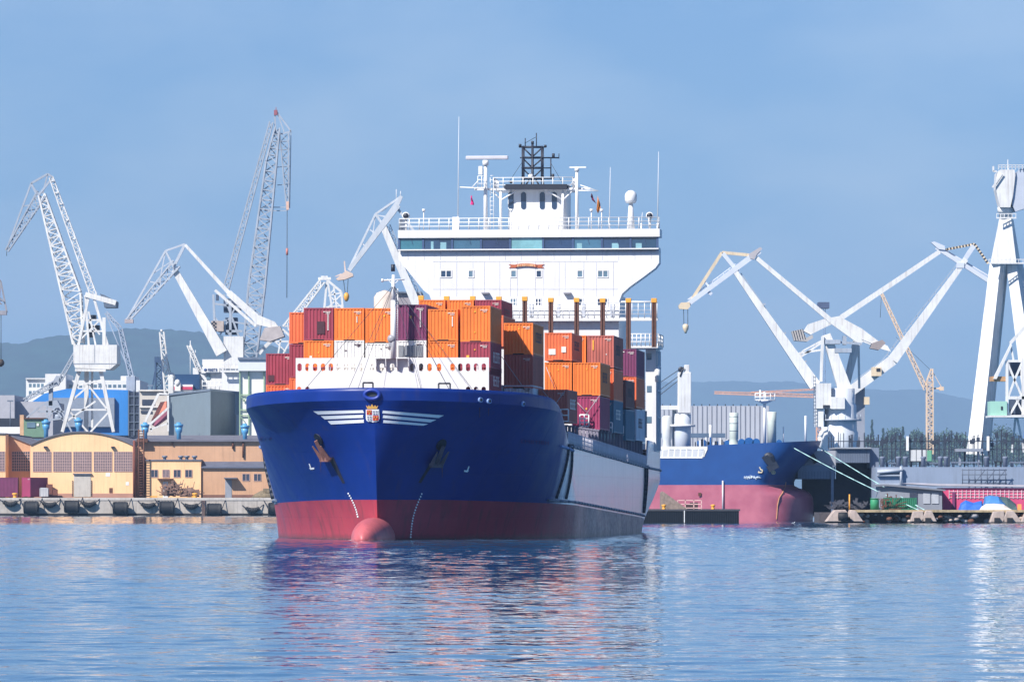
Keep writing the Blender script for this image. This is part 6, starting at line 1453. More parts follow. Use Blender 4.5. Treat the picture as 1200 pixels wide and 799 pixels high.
t = crane('tower_crane', 'slim cream tower crane with a steep raised jib standing among the dock posts', 1089, 530, 1000); Y = 1000; tc_ = mat('tower_cream', (214, 188, 162), .6, .1)
mb = MB(); mb.lattice(W(1089.5, 532, Y), W(1089.5, 446, Y), 1.2, 1.2, 17, .24, tb=.15); mb.lattice(W(1089.5, 446, Y), W(1092, 432, Y), 1.1, .35, 3, .2); tw_ = mb.build('tower', tc_, t)
mb = MB(); mb.lattice(W(1085, 456, Y), W(1033, 344, Y), .8, .45, 26, .17, .8, .5, .11); mb.build('jib', tc_, t)
mb = MB(); mb.beam(W(1092, 455, Y), W(1104, 455, Y), .3); mb.beam(W(1092, 434, Y), W(1103, 453, Y), .12); pbox(mb, 1101, 453, 1106, 457.5, Y - .5, 1); mb.build('counter_jib', tc_, t)
rope(t, [(1033, 344), (1031.5, 372)], Y, .04); rope(t, [(1091, 434), (1050, 395)], Y, .03)

# ------------------------------------------------------------------ twin white level-luffing cranes
Y = 905.0
t = crane('left_facing_crane', 'white box girder crane facing left, its cream topped jib hanging a hook beyond the bridge', 985, 530, Y)
mb = MB(); mb.beam(W(862, 319, Y), W(955, 452, Y), .85, 2.1, .9, 2.0); bo = mb.build('boom', crane_white, t)
mb = MB(); seg(mb, [(868, 320), (958, 448)], Y + .3, .16); 
for x, y in ((894, 357), (918, 391), (942, 424)): mb.beam(W(x, y, Y), W(x + 3, y - 1, Y), .35)
mb.build('boom_walkway', crane_grey, bo)
mb = MB(); mb.beam(W(800, 361, Y), W(890, 294, Y), .8, 1.0, .9, 1.0); seg(mb, [(806, 351), (862, 309)], Y + .5, .14)
for i in range(9): x = 808 + i * 6.6; seg(mb, [(x, 350 - i * 4.9), (x + 2, 355 - i * 4.9)], Y + .5, .1)
seg(mb, [(847, 297), (865, 319)], Y, .7); seg(mb, [(825, 329), (831, 336)], Y, .35); mb.beam(W(830, 342, Y), W(834, 345, Y), .6); jb = mb.build('jib', mat('jib_white', (196, 202, 214), .5, .08), t)
mb = MB(); seg(mb, [(810, 352), (846, 296), (878, 299)], Y, .55); mb.build('jib_strut', cream, jb)
mb = MB(); mb.prism([W(x, y, Y - .7) for x, y in ((795, 358), (798, 354.5), (808, 354), (809, 359), (806, 362.5), (796, 362))], (0, 1.5, 0)); mb.build('jib_head', cream, jb)
mb = MB(); mb.prism([W(x, y, Y - .6) for x, y in ((877, 298), (885, 293), (891, 289.5), (893.5, 291.5), (887, 298), (884, 304), (879, 303))], (0, 1.4, 0)); mb.build('jib_tail', mat('tail_taupe', (170, 166, 170), .6, .1), jb)
mb = MB(); mb.beam(W(886, 302, Y), W(974, 376, Y), .75, .9); mb.beam(W(974, 376, Y), W(1010, 402, Y), .9); mb.build('tie_rod', crane_white, t)
mb = MB(); mb.prism([W(x, y, Y + 2) for x, y in ((974, 374), (986, 372), (1010, 385), (1030, 400), (1028, 405), (1006, 396), (984, 386))], (0, 1.6, 0)); mb.build('lever', crane_white, t)
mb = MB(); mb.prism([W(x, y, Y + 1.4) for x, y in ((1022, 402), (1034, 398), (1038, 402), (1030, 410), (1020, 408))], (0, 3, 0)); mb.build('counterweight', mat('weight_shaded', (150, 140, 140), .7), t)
rope(t, [(801, 362), (801.5, 380)], Y, .05); rope(t, [(806, 362), (806, 380)], Y, .05); mb = MB(); mb.lathe(W(803.5, 386, Y), [(.15, -.7), (.3, -.3), (.5, .1), (.55, .7), (.3, .95)], 12); mb.build('hook', cream, t)
mb = MB(); pbox(mb, 956, 449, 974, 478.5, Y - 3, 5); pbox(mb, 974, 465, 990, 479, Y - 3.4, 5); pbox(mb, 956, 479, 965, 500, Y - 2.6, 4); mh = mb.build('machinery_house', crane_white, t)
mb = MB(); pbox(mb, 964.5, 474.5, 972.5, 478, Y - 3.1, .12); mb.build('house_window', dark_steel, mh)
mb = MB()
for i in range(14): y = 442 + i * 4.1; mb.tube(W(953.2, y, Y - 3), W(956, y, Y - 3), .07, n=4)
seg(mb, [(953.2, 440), (953.2, 500)], Y - 3, .08); seg(mb, [(955.8, 440), (955.8, 500)], Y - 3, .08); mb.build('ladder', grey_steel, mh)
mb = MB(); seg(mb, [(931, 423), (962, 402)], Y, .35); seg(mb, [(936, 414), (962, 410)], Y, .35); seg(mb, [(932, 424), (941, 411), (965, 398)], Y, .3); mb.build('boom_brace', crane_white, t)
mb = MB(); mb.beam(W(964, 394, Y - 1), W(962, 447, Y - 1), .5); mb.beam(W(968, 392, Y), W(992, 462, Y), 1.5, 2.4); mb.beam(W(1004, 400, Y + 3), W(992, 450, Y + 3), 1.4, 1.2); mb.beam(W(1006, 405, Y + 4), W(1007, 455, Y + 4), .4); mb.build('a_frame', crane_white, t)
mb = MB(); pbox(mb, 967, 398, 985, 403, Y - 1.5, 3); pbox(mb, 978, 408, 998, 413, Y - 1, 3); mb.beam(W(972, 400, Y - 1), W(1010, 403, Y - 1), .4); pbox(mb, 988, 393.5, 992, 404, Y, 2); mb.build('winch_platform', crane_grey, t)
mb = MB(); mb.lathe(W(985, 528, Y), [(3.1, -3), (3.1, 3.2), (2.9, 3.6), (2.8, 8), (2.5, 8.4), (2.5, 11)], 8); mb.build('pedestal', mat('pedestal_white', (206, 212, 220), .5, .06, .4, .15), t)
mb = MB()
mb.lathe(W(985, 493, Y), [(3.7, 0), (3.7, .25)], 18)
for i in range(18): a = i * math.pi / 9; c = W(985, 493, Y) + Vector((3.6 * math.cos(a), 3.6 * math.sin(a), 0)); mb.tube(c, c + Vector((0, 0, 1.1)), .06, n=4)
mb.build('gallery', crane_grey, t)
mb = MB(); pbox(mb, 963, 500, 970, 530, Y - 4, 1.5); mb.path([W(962, 526, Y - 5), W(961, 512, Y - 5), W(964, 505, Y - 5), W(970, 503, Y - 5)], .4, 8); mb.build('cable_riser', clean_white, t)
Y = 935.0
t = crane('right_facing_crane', 'white box girder crane facing right with grey striped counterweight on its left', 1012, 530, Y)
mb = MB(); mb.beam(W(1132, 304, Y), W(1046, 422, Y), .85, 1.9, .9, 1.8); mb.beam(W(1046, 422, Y), W(988, 465, Y), 1.9, 1.8); bo = mb.build('boom', crane_white, t)
mb = MB(); seg(mb, [(1124, 306), (1034, 422), (1000, 447)], Y, .1)
for i in range(13): x = 1123 - i * 7; y = 307 + i * 9; seg(mb, [(x, y), (x + 3, y + 2.5)], Y, .1)
mb.build('boom_railing', crane_grey, bo)
mb = MB(); mb.beam(W(1097, 290, Y), W(1176, 340, Y), .7, .9); seg(mb, [(1104, 291), (1178, 335)], Y + .8, .25); seg(mb, [(1182, 318), (1171, 349)], Y + .8, .4); mb.beam(W(1141, 288, Y), W(1126, 311, Y), .9, .7); pbox(mb, 1121, 308, 1130, 314, Y - .6, 1.3); mb.prism([W(x, y, Y - .6) for x, y in ((1091, 284), (1095, 283), (1107, 288), (1108, 293), (1100, 292))], (0, 1.2, 0)); jb = mb.build('jib', mat('jib_white', (196, 202, 214)), t)
mb = MB(); pts = [(1108, 293), (1125, 290), (1142, 286), (1150, 297), (1158, 309)]
def striped(mb1, mb2, a, b, n, w):
    for i in range(n):
        p = [a[k] + (b[k] - a[k]) * i / n for k in (0, 1)]; q = [a[k] + (b[k] - a[k]) * (i + 1) / n for k in (0, 1)]; (mb1 if i % 2 else mb2).beam(W(*p, Y), W(*q, Y), w)
m2 = MB()
striped(mb, m2, (1106, 293), (1142, 286), 20, .42); striped(mb, m2, (1142, 286), (1158, 309), 14, .42); st = mb.build('jib_strut', cream, jb); m2.build('strut_marking', dark_steel, st)
mb = MB(); mb.beam(W(1101, 295, Y), W(1055, 326, Y), .8, .9); mb.beam(W(1055, 326, Y), W(986, 372, Y), .9, 1.0); mb.build('tie_rod', crane_white, t)
mb = MB(); mb.prism([W(x, y, Y - 2) for x, y in ((942, 388), (947, 380), (966, 373.5), (985, 370), (988, 374), (966, 384), (950, 392))], (0, 2.2, 0)); mb.build('lever', crane_white, t)
mb = MB(); mb.prism([W(x, y, Y - 3) for x, y in ((928, 388), (940, 385.5), (945, 396), (952, 392), (953, 396), (946, 400), (931, 399))], (0, 3.4, 0)); cwt = mb.build('counterweight', mat('weight_pale', (176, 172, 170), .7), t)
mb = MB()
for i in range(5): mb.beam(W(929.5 + i * 2.8, 387.7 - i * .6, Y - 3.05), W(932.5 + i * 2.8, 398.6 - i * .3, Y - 3.05), .12, d=.06)
mb.build('groove', dark_steel, cwt)
mb = MB(); mb.prism([W(x, y, Y + 1) for x, y in ((988, 385), (996, 384), (1040, 405), (1044, 412), (1030, 408), (1010, 400))], (0, 1, 0)); mb.build('luffing_arm', crane_white, t)
mb = MB(); pbox(mb, 1022, 430, 1033, 440.5, Y - 3.5, 2.5); cb = mb.build('cabin', cream, t); mb = MB(); pbox(mb, 1027, 431.5, 1031.5, 435, Y - 3.6, .12); mb.build('window', dark_steel, cb)
mb = MB(); pbox(mb, 1003, 450, 1013.5, 528, Y + 1, 6); mb.build('tower', mat('tower_grey', (140, 146, 160), .6, .1), t); mb = MB(); pbox(mb, 1013, 465, 1019, 474, Y - 1, 3); mb.build('side_cabin', cream, t)
mb = MB(); block(mb, 959, 354, 972, 361, 1900, 8); seg(mb, [(965, 361), (965, 530)], 1902, 1.2); t = thing('far_crane_cab', 'tiny dark blue crane cabin hanging in haze above the twin white cranes', 'crane', W(965, 530, 1902)); mb.v = mb.v[:8] ; mb.f = mb.f[:6]; mb.sm = mb.sm[:6]; mb.build('cabin', mat('far_slate', (70, 84, 116), .7), t)
mb = MB(); mb.lattice(W(966, 530, 1904), W(966, 362, 1904), 1.0, .8, 30, .1, tb=.06); mb.build('mast', mat('far_haze_blue', (120, 140, 176), .7), t)

# ------------------------------------------------------------------ giant white crane at the right edge
Y = 870.0; u = Y / F
t = crane('giant_leg_crane', 'giant white crane on long tapering splayed legs cut by the right edge', 1185, 530, Y)
def leg(mb, a, b, w0, w1, d0, d1, dy0=0, dy1=0): mb.beam(W(*a, Y) + Vector((0, dy0, 0)), W(*b, Y) + Vector((0, dy1, 0)), w0, w1, d0, d1)
for (xa, xb, xc), (ya, yb, yc), oy in (((1160.5, 1172.5, 1180), (1130.5, 1146, 1156.5), -4), ((1180, 1190.5, 1197), (1205, 1222, 1233), -4), ((1166, 1176, 1183), (1150, 1162, 1170), 14), ((1184, 1193, 1200), (1222, 1234, 1243), 14)):
    # a tapering box leg standing corner-on, its bright face to the left and its shaded face to the right
    top_ = [W(xa, 309, Y) + Vector((0, 1.0, 0)), W(xb, 309, Y), W(xc, 309, Y) + Vector((0, 1.4, 0)), W(xb - 2, 309, Y) + Vector((0, 2.6, 0))]
    bot_ = [W(ya, 532, Y) + Vector((0, oy + 1.2, 0)), W(yb, 532, Y) + Vector((0, oy, 0)), W(yc, 532, Y) + Vector((0, oy + 1.8, 0)), W(yb - 3, 532, Y) + Vector((0, oy + 3.2, 0))]
    mb = MB(); mb.add(bot_ + top_, [(3, 2, 1, 0), (4, 5, 6, 7), (0, 1, 5, 4), (1, 2, 6, 5), (2, 3, 7, 6), (3, 0, 4, 7)]); mb.build('leg', crane_white, t)
mb = MB(); lo = [W(x, 309, Y) + Vector((0, dy, 0)) for x, dy in ((1160.5, 0), (1190, -1.5), (1199, 4), (1168, 4))]; hi = [W(x, 257, Y) + Vector((0, dy, 0)) for x, dy in ((1170.5, -.6), (1184, -1.4), (1189, 2), (1173, 2.4))]
mb.add(lo + hi, [(3, 2, 1, 0), (4, 5, 6, 7), (0, 1, 5, 4), (1, 2, 6, 5), (2, 3, 7, 6), (3, 0, 4, 7)]); mb.build('leg_head', crane_white, t)
for y0, y1, x0, x1, n, st in ((308.5, 304, 1158.5, 1200, 9, 5), (255.5, 250.5, 1167.5, 1191, 6, 4.5)):
    mb = MB(); seg(mb, [(x0, y0), (x1, y0)], Y - 2.3, .22); seg(mb, [(x0, y1), (x1, y1)], Y - 2.3, .12)
    for i in range(n): seg(mb, [(x0 + .4 + i * st, y1), (x0 + .4 + i * st, y0)], Y - 2.3, .1)
    mb.build('gallery', crane_white, t)
mb = MB(); mb.lathe(W(1178.5, 257, Y), [(1.15, 0), (1.15, 1.1), (1.4, 1.2), (1.4, 2)], 16); mb.build('slew_ring', crane_white, t)
mb = MB(); mb.prism([W(x, y, Y - 2) for x, y in ((1172, 243), (1167, 222), (1168, 203), (1172, 199), (1189, 199), (1190, 205), (1187, 230), (1184, 243))], (0, 4, 0)); hd = mb.build('crane_head', crane_white, t)
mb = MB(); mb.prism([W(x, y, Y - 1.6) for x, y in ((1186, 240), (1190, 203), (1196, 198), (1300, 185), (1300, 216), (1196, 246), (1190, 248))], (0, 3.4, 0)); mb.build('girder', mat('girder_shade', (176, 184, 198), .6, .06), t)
mb = MB(); mb.beam(W(1163, 220, Y - 2.2), W(1174, 204, Y - 2.2), .3, .3); mb.beam(W(1165, 221, Y - 2.2), W(1176, 205, Y - 2.2), .15, .15); seg(mb, [(1164, 195), (1164, 201), (1168, 201)], Y - 2, .3)
for i in range(9): seg(mb, [(1170 + i * 4, 193.5), (1170 + i * 4, 199)], Y - 1.9, .1)
for y in (193.5, 196): seg(mb, [(1170, y), (1206, y)], Y - 1.9, .1)
seg(mb, [(1181, 199), (1181, 187)], Y, .12); mb.build('head_railing', crane_white, hd)
# lower machinery with green cabin
Y = 850.0
t = crane('lattice_gantry', 'white lattice gantry with a pale green cabin hanging between the giant crane legs', 1190, 530, Y)
mb = MB()
for dy in (0, 5):
    for a, b, w in (((1180, 423), (1180, 488), .45), ((1180, 423), (1215, 423), .4), ((1180, 466), (1225, 466), .5), ((1180, 488), (1225, 488), .5), ((1180, 424), (1189, 445), .35), ((1189, 445), (1181, 466), .35), ((1189, 445), (1198, 466), .35), ((1198, 424), (1189, 445), .35), ((1182, 488), (1196, 464), .35), ((1190, 466), (1200, 486), .3), ((1184, 402), (1222, 360), .5), ((1184, 402), (1188, 424), .3), ((1199, 420), (1199, 488), .5), ((1199, 466), (1212, 445), .35)): mb.beam(W(*a, Y + dy), W(*b, Y + dy), w)
mb.build('frame', crane_white, t)
mb = MB(); mb.prism([W(x, y, Y - .5) for x, y in ((1185, 402), (1186, 405), (1168, 444), (1164, 444))], (0, 1.6, 0)); mb.build('raking_strut', crane_white, t)
mb = MB(); pbox(mb, 1162, 441, 1180, 446.5, Y, 4); mb.build('stair_landing', mat('landing_ochre', (180, 140, 100), .7), t)
mb = MB(); pbox(mb, 1160.5, 470, 1180, 486.5, Y - 1, 5); cb = mb.build('cabin', mat('cabin_mint', (150, 196, 180), .6, .06), t); mb = MB(); pbox(mb, 1173, 476, 1175, 480, Y - 1.1, .12); mb.build('window', dark_steel, cb)
mb = MB(); pbox(mb, 1159.5, 486.6, 1225, 488.8, Y - 1.5, 7); mb.build('floor_beam', crane_white, t)
mb = MB(); pbox(mb, 1184, 424, 1196, 440, Y + 2, 3); pbox(mb, 1184, 468, 1212, 486, Y + 2.2, 2); pbox(mb, 1201, 445, 1220, 465, Y + 2, 3); mb.build('winch', mat('winch_slate', (66, 80, 104)), t)
mb = MB(); 
for a, b in (((1190, 489), (1186, 530)), ((1192, 489), (1200, 530)), ((1187, 512), (1196, 512)), ((1210, 489), (1212, 530))): mb.beam(W(*a, Y + 2), W(*b, Y + 2), .35)
mb.build('support', crane_white, t)

# ------------------------------------------------------------------ floating dock, its posts, and the low quay in front
YD = 775.0
dock = thing('floating_dock', 'long grey floating dock wall with stubby bollards and scaffold behind the pink building', 'dock', W(1110, 600, YD))
dg = mat('dock_grey', (132, 146, 168), .8, .1, .25, .3, (96, 100, 112)); dk2 = mat('dock_panel', (112, 124, 144), .8, .1, .25, .3); dsh = mat('dock_dark', (18, 26, 42), .8, .2)
mb = MB(); pbox(mb, 1026, 547, 1420, 606, YD, 16); mb.build('wall', dg, dock)
mb = MB(); pbox(mb, 1026, 566, 1058, 568, YD - .4, .39); pbox(mb, 1028, 548.5, 1056, 551, YD - .5, .49); pbox(mb, 1028, 556, 1056, 557.5, YD - .5, .49); mb.tube(W(1028, 553, YD - .6), W(1058, 551, YD - .6), .25, n=8); mb.tube(W(1056, 546, YD - .6), W(1056, 570, YD - .6), .2, n=8); mb.build('pipework', mat('pipe_pale_grey', (168, 176, 190), .7), dock)
rnd = random.Random(21)
for x in (1034, 1053, 1061, 1082, 1102, 1108.5, 1156, 1178, 1205, 1227):
    mb = MB(); c = W(x, 547, YD + 2); mb.lathe(c, [(.36, 0), (.33, 1.2), (.42, 1.3), (.42, 1.5), (.3, 1.6)], 12); mb.build('dock_bollard', mat('bollard_slate', (108, 118, 138), .7, .2), dock)
for x0, x1, y0, y1 in ((1066, 1080, 540, 546), (1086, 1100, 542, 545), (1115, 1150, 541, 546.5), (1165, 1175, 540, 546), (1184, 1202, 541, 546), (1038, 1050, 542, 546)):
    mb = MB(); pbox(mb, x0, y0, x1, y0 + 1.4, YD + 3, 1); pbox(mb, x0 + 1, y0 + 1.4, x0 + 3, y1 + 1, YD + 3.2, .6); pbox(mb, x1 - 3, y0 + 1.4, x1 - 1, y1 + 1, YD + 3.2, .6); mb.build('deck_machine', (grey_steel, dark_steel, mat('bollard_slate', (108, 118, 138)))[int(x0) % 3], dock)
mb = MB()
for i in range(8): x = 1128 + i * 7.2; mb.tube(W(x, 549, YD - 1.2), W(x, 567.5, YD - 1.2), .07, n=5)
for y in (550.5, 556, 562, 566): mb.tube(W(1127, y, YD - 1.2), W(1180, y, YD - 1.2), .07, n=5)
for i in range(3): mb.tube(W(1142 + i * 12, 566, YD - 1.2), W(1154 + i * 12, 551, YD - 1.2), .06, n=5)
mb.build('scaffold', mat('scaffold_grey', (84, 94, 112), .6), dock)
head = thing('dock_house', 'grey corrugated dock end house with a wide dark opening at the bulk carrier bow', 'building', W(990, 600, YD + 6)); YE = YD + 4
mb = MB(); pbox(mb, 935, 528, 979.5, 545, YE + 2, 12); mb.build('upper_wall', mat('dock_pale', (156, 160, 172), .8, .1), head)
mb = MB(); pbox(mb, 935, 545, 979, 561, YE + 1, 12); mb.build('lower_wall', dk2, head)
mb = MB(); pbox(mb, 980, 525.5, 1019.5, 542, YE, 14); mb.build('canopy', dk2, head); mb = MB()
for i in range(20): x = 980.3 + i * 2; pbox(mb, x, 526, x + .6, 541.8, YE - .08, .07)
for i in range(12): x = 937 + i * 3.5; pbox(mb, x, 552, x + .6, 561, YE + .92, .07)
mb.build('cladding_rib', mat('rib_slate', (92, 104, 124), .8), head)
mb = MB(); pbox(mb, 978.5, 524, 1021, 525.6, YE - .6, 15); mb.build('roof', mat('dock_roof', (150, 156, 166), .7), head)
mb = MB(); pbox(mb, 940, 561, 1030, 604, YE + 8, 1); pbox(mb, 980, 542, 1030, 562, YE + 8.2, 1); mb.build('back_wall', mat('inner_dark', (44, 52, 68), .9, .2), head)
mb = MB(); pbox(mb, 1019.6, 524.5, 1030, 548, YE + 1, 10); mb.build('side_wall', dk2, head)
for x in (974, 1021.5): mb = MB(); pbox(mb, x, 545, x + 3, 602, YE + .5, 1); mb.build('post', mat('bollard_slate', (108, 118, 138)), head)
rail_m = mat('post_slate', (40, 50, 68), .7, .1)
# deck posts: two long fences of uprights
for k, (Yr, x0, x1, y0, y1, n, lab) in enumerate(((YD + 9, 972, 1220, 506, 548, 44, 'dense dark fence of steel uprights along the floating dock deck'), (YD + 32, 976, 1225, 503, 540, 34, 'second row of dark uprights farther back on the floating dock'))):
    f = thing('stanchion_fence', lab, 'fence', W(1090, y1, Yr)); mb = MB()
    for y in (517, 526.5): mb.beam(W(x0, y, Yr), W(x1, y, Yr), .14)
    mb.build('rail', rail_m, f)
    for i in range(n):
        x = x0 + (x1 - x0) * (i + rnd.uniform(-.3, .3)) / n; yt = y0 + rnd.uniform(0, 9); w = rnd.choice((.09, .11, .13, .2)); yb = y1 if x > 1022 else 526
        mb = MB(); mb.beam(W(x, yb, Yr), W(x, yt, Yr), w); 
        if rnd.random() < .4: mb.beam(W(x - .6, yt + 4, Yr), W(x - .6, yt + 9, Yr), .5)
        mb.build('upright', rail_m, f)
for i, x in enumerate((1063.5, 1158)):
    mb = MB(); pbox(mb, x - 1.4, 511, x + 1.4, 528, YD + 8, .6); single(mb, 'white_pylon', clean_white, ('slim white pylon on the dock near the tower crane', 'slim white pylon on the dock near the giant crane leg')[i], 'pylon', W(x, 528, YD + 8))
mb = MB(); pbox(mb, 1120, 525.5, 1152, 529, YD + 7, 3); pbox(mb, 1124, 529, 1126, 545, YD + 8, 1); pbox(mb, 1146, 529, 1148, 545, YD + 8, 1); single(mb, 'gantry_table', mat('table_grey', (132, 140, 154), .7), 'low grey platform on legs at the foot of the giant crane leg', 'platform', W(1136, 545, YD + 8))
t = thing('green_cabin', 'small green and white site cabin behind the dock uprights', 'cabin', W(1080, 540, YD + 14)); mb = MB(); pbox(mb, 1086.5, 527.5, 1092.5, 540, YD + 14, 4); mb.build('green_side', mat('cabin_green', (96, 160, 132), .7), t); mb = MB(); pbox(mb, 1069, 527, 1086.3, 540, YD + 14, 4); mb.build('white_side', mat('cabin_white', (200, 204, 208), .7), t)

YQ = 718.0
low_q = thing('low_quay', 'low broken concrete quay with sloping blocks and rubble along the right shore', 'quay', W(1100, 613, YQ))
ye = mat('quay_edge', (172, 154, 122), .85, .4, 1.5, .6); qb = mat('block_pale', (178, 162, 154), .85, .25, 1, .4)
mb = MB(); pbox(mb, 1003, 597.3, 1420, 600, YQ, 12); mb.build('edge_beam', ye, low_q)
mb = MB(); pbox(mb, 960, 600.2, 1420, 618, YQ + 3, 12); mb.build('under_wall', mat('under_dark', (74, 70, 74), .9, .4, 1.5), low_q)
for pts in ([(968, 611), (978, 597.5), (991, 597), (1000, 611)], [(991, 611), (997, 597), (1003, 598), (1012, 611)], [(1067, 611), (1070, 599), (1082, 598.5), (1083, 611)], [(1079, 611), (1085, 598), (1092, 598), (1098, 611)], [(1160, 612), (1164, 599), (1177, 598.5), (1178, 612)], [(1174, 612), (1180, 598.4), (1188, 598.4), (1198, 612)], [(1196, 612), (1202, 599), (1216, 599), (1222, 612)]):
    mb = MB(); mb.prism([W(x, y, YQ - 1) for x, y in pts], (0, 4, 0)); mb.build('concrete_block', qb, low_q, bevel=.1)
rnd = random.Random(33)
for i in range(92):
    x = rnd.uniform(1000, 1212); y = rnd.uniform(601.5, 611.5); r = rnd.uniform(.15, .6); c = W(x, y, YQ + rnd.uniform(.5, 2.5)); mb = MB(); mb.lathe(c, [(.2 * r, -r * .6), (r, -.2 * r), (r * .8, .4 * r), (.2 * r, .6 * r)], 6); mb.build('boulder', (qb, rust, mat('boulder_grey', (150, 148, 152), .9))[i % 3], low_q)
mb = MB()
for x in (1075, 1088, 1169, 1184): pbox(mb, x - 3.5, 606.5, x + 3, 612, YQ - 1.5, .48)
mb.build('bumper', black_rubber, low_q)
for x, lab in ((988, 'dark scuffed drum fender leaning on the concrete blocks beside the bulk carrier'), ): 
    c = W(x, 605, YQ - 2); mb = MB(); mb.lathe(c, [(.2, -.7), (.6, -.65), (.62, 0), (.6, .65), (.2, .7)], 14, 'x'); single(mb, 'drum_fender', black_rubber, lab, 'fender', c)
# pink building, shed, clutter on the quay
pk = thing('pink_workshop', 'long low pink building with a white lattice of glazing below the dock wall', 'building', W(1160, 598, YQ + 22)); Y = YQ + 22
mb = MB(); pbox(mb, 1104.5, 571.5, 1420, 600, Y, 10); mb.build('wall', mat('wall_pink', (206, 74, 118), .7, .1, .3, .15), pk)
mb = MB(); mb.prism([W(x, y, Y - .5) for x, y in ((1060, 566.5), (1100, 569), (1420, 573), (1420, 571), (1100, 566.5), (1070, 565.5))], (0, 12, 0)); mb.build('roof', mat('roof_pale', (178, 176, 186), .8), pk)
mb = MB()
for y in (575.5, 579, 582.5): pbox(mb, 1112, y, 1420, y + .6, Y - .1, .09)
for i in range(60): x = 1112 + i * 5; pbox(mb, x, 574, x + .7, 584, Y - .14, .09)
mb.build('glazing_lattice', mat('lattice_white', (224, 200, 210), .7), pk)
mb = MB(); pbox(mb, 1116, 576, 1119, 597, Y - .3, .2); mb.build('door_strip', mat('strip_plum', (120, 50, 100), .7), pk)
sd = thing('grey_shed', 'grey shed with a gently sloping roof at the foot of the mooring rope', 'shed', W(1070, 598, YQ + 16)); Y = YQ + 16
mb = MB(); mb.prism([W(x, y, Y) for x, y in ((1031, 570), (1104, 575), (1104, 600), (1031, 600))], (0, 8, 0)); mb.build('wall', mat('shed_grey', (136, 142, 154), .8, .1), sd)
mb = MB(); mb.prism([W(x, y, Y - .6) for x, y in ((1028, 567.5), (1040, 567), (1108, 573.5), (1108, 575.2), (1040, 569.3), (1028, 570))], (0, 9.5, 0)); mb.build('roof', mat('shed_roof', (120, 124, 136), .8), sd)
for x0, x1, m in ((1066, 1075, dglass), (1082, 1090, mat('hut_pale', (170, 176, 186), .7)), (1092, 1100, mat('hut_pale', (170, 176, 186)))): mb = MB(); pbox(mb, x0, 577, x1, 590, Y - .1, .2); mb.build('shed_door', m, sd)
container(0, 2.4, 0, 4.6, 0, 1.75, 'teal blue', 'dark green container among clutter on the right quay before the grey shed', 'containers on the right quay', world_at=(W(1073.5, 597.5, YQ + 9) , R(90)))
gt_ = bpy.data.objects[[o.name for o in bpy.data.objects if o.get('label', '').startswith('dark green container')][0]]
gm_ = mat('container_green', (30, 108, 82), .6, .12)
for ch in gt_.children: ch.data = ch.data.copy(); ch.data.materials[0] = gm_ if 'pocket' not in ch.name else dark_gap
mb = MB(); c = W(1025, 597, YQ + 6); mb.lathe(c, [(.62, 0), (.62, 1.35), (.5, 1.5), (.66, 1.52), (.66, 1.62)], 16); single(mb, 'green_tank', mat('tank_green', (46, 136, 96), .6, .1), 'round green tank on the quay left of the rusty scaffolding pile', 'tank', c)
rnd = random.Random(8); mb = MB()
for i in range(70):
    p = W(rnd.uniform(1031, 1054), 597 - rnd.random() * 12, YQ + 7 + rnd.uniform(0, 4)); an = rnd.choice((0, 0, 1.57, rnd.uniform(0, 3))); ln = rnd.uniform(.5, 2.2); mb.beam(p, p + Vector((math.cos(an) * ln, 0, math.sin(an) * ln * .5)), rnd.uniform(.06, .2))
single(mb, 'steel_pile', rust, 'rusty pile of steel bars between the green tank and the green container', 'scrap heap', W(1042, 597, YQ + 8))
rnd = random.Random(12); mb = MB()
for i in range(50):
    p = W(rnd.uniform(972, 1022), 598 - rnd.random() * 9, YQ + 9 + rnd.uniform(0, 4)); an = rnd.uniform(0, 3.1); ln = rnd.uniform(.4, 1.6); mb.beam(p, p + Vector((math.cos(an) * ln, 0, math.sin(an) * ln * .6)), rnd.uniform(.08, .4))
single(mb, 'dark_scrap_heap', mat('scrap_dark', (70, 72, 84), .8, .3, 2), 'dark heap of scrap under the dock end house', 'scrap heap', W(1000, 598, YQ + 10))
mb = MB(); mb.tube(W(995.5, 599, YQ + 4), W(995.5, 579, YQ + 4), .1, n=8); single(mb, 'yellow_post', yellow, 'thin yellow post at the left end of the low quay', 'post', W(995.5, 599, YQ + 4))
def tarp(pts, Y, d, m, label, name='tarpaulin_heap'):
    rnd = random.Random(len(label)); mb = MB(); n = len(pts); vs = []; rows = 6
    for j in range(rows + 1):
        f = j / rows; s = math.sin(f * math.pi) ** .5 if 0 < f < 1 else 0
        for x, y in pts: vs.append(W(x, 598.5 - (598.5 - y) * s, Y) + Vector((rnd.uniform(-.12, .12), (f - .5) * d, rnd.uniform(-.1, .1))))
    mb.add(vs, [(j * n + i, j * n + i + 1, (j + 1) * n + i + 1, (j + 1) * n + i) for j in range(rows) for i in range(n - 1)]); return single(mb, name, m, label, 'tarpaulin', W(pts[n // 2][0], 598.5, Y))
tarp([(1124, 598), (1126, 589), (1132, 586), (1140, 588), (1150, 586.5), (1153, 598)], YQ + 8, 4, mat('tarp_blue', (46, 100, 190), .6, .15), 'crumpled bright blue tarpaulin heap, lower left of two blue ones')
tarp([(1151, 598), (1154, 582), (1160, 580.5), (1170, 581), (1178, 590), (1179, 598)], YQ + 12, 5, mat('tarp_mid_blue', (64, 124, 186), .6, .15), 'taller sky blue tarpaulin heap beside the dark green cover')
tarp([(1170, 598), (1172, 582), (1180, 582), (1190, 590), (1192, 598)], YQ + 13.5, 5, mat('tarp_green', (70, 90, 92), .6, .15), 'dark green cover over a heap right of the sky blue tarpaulin')
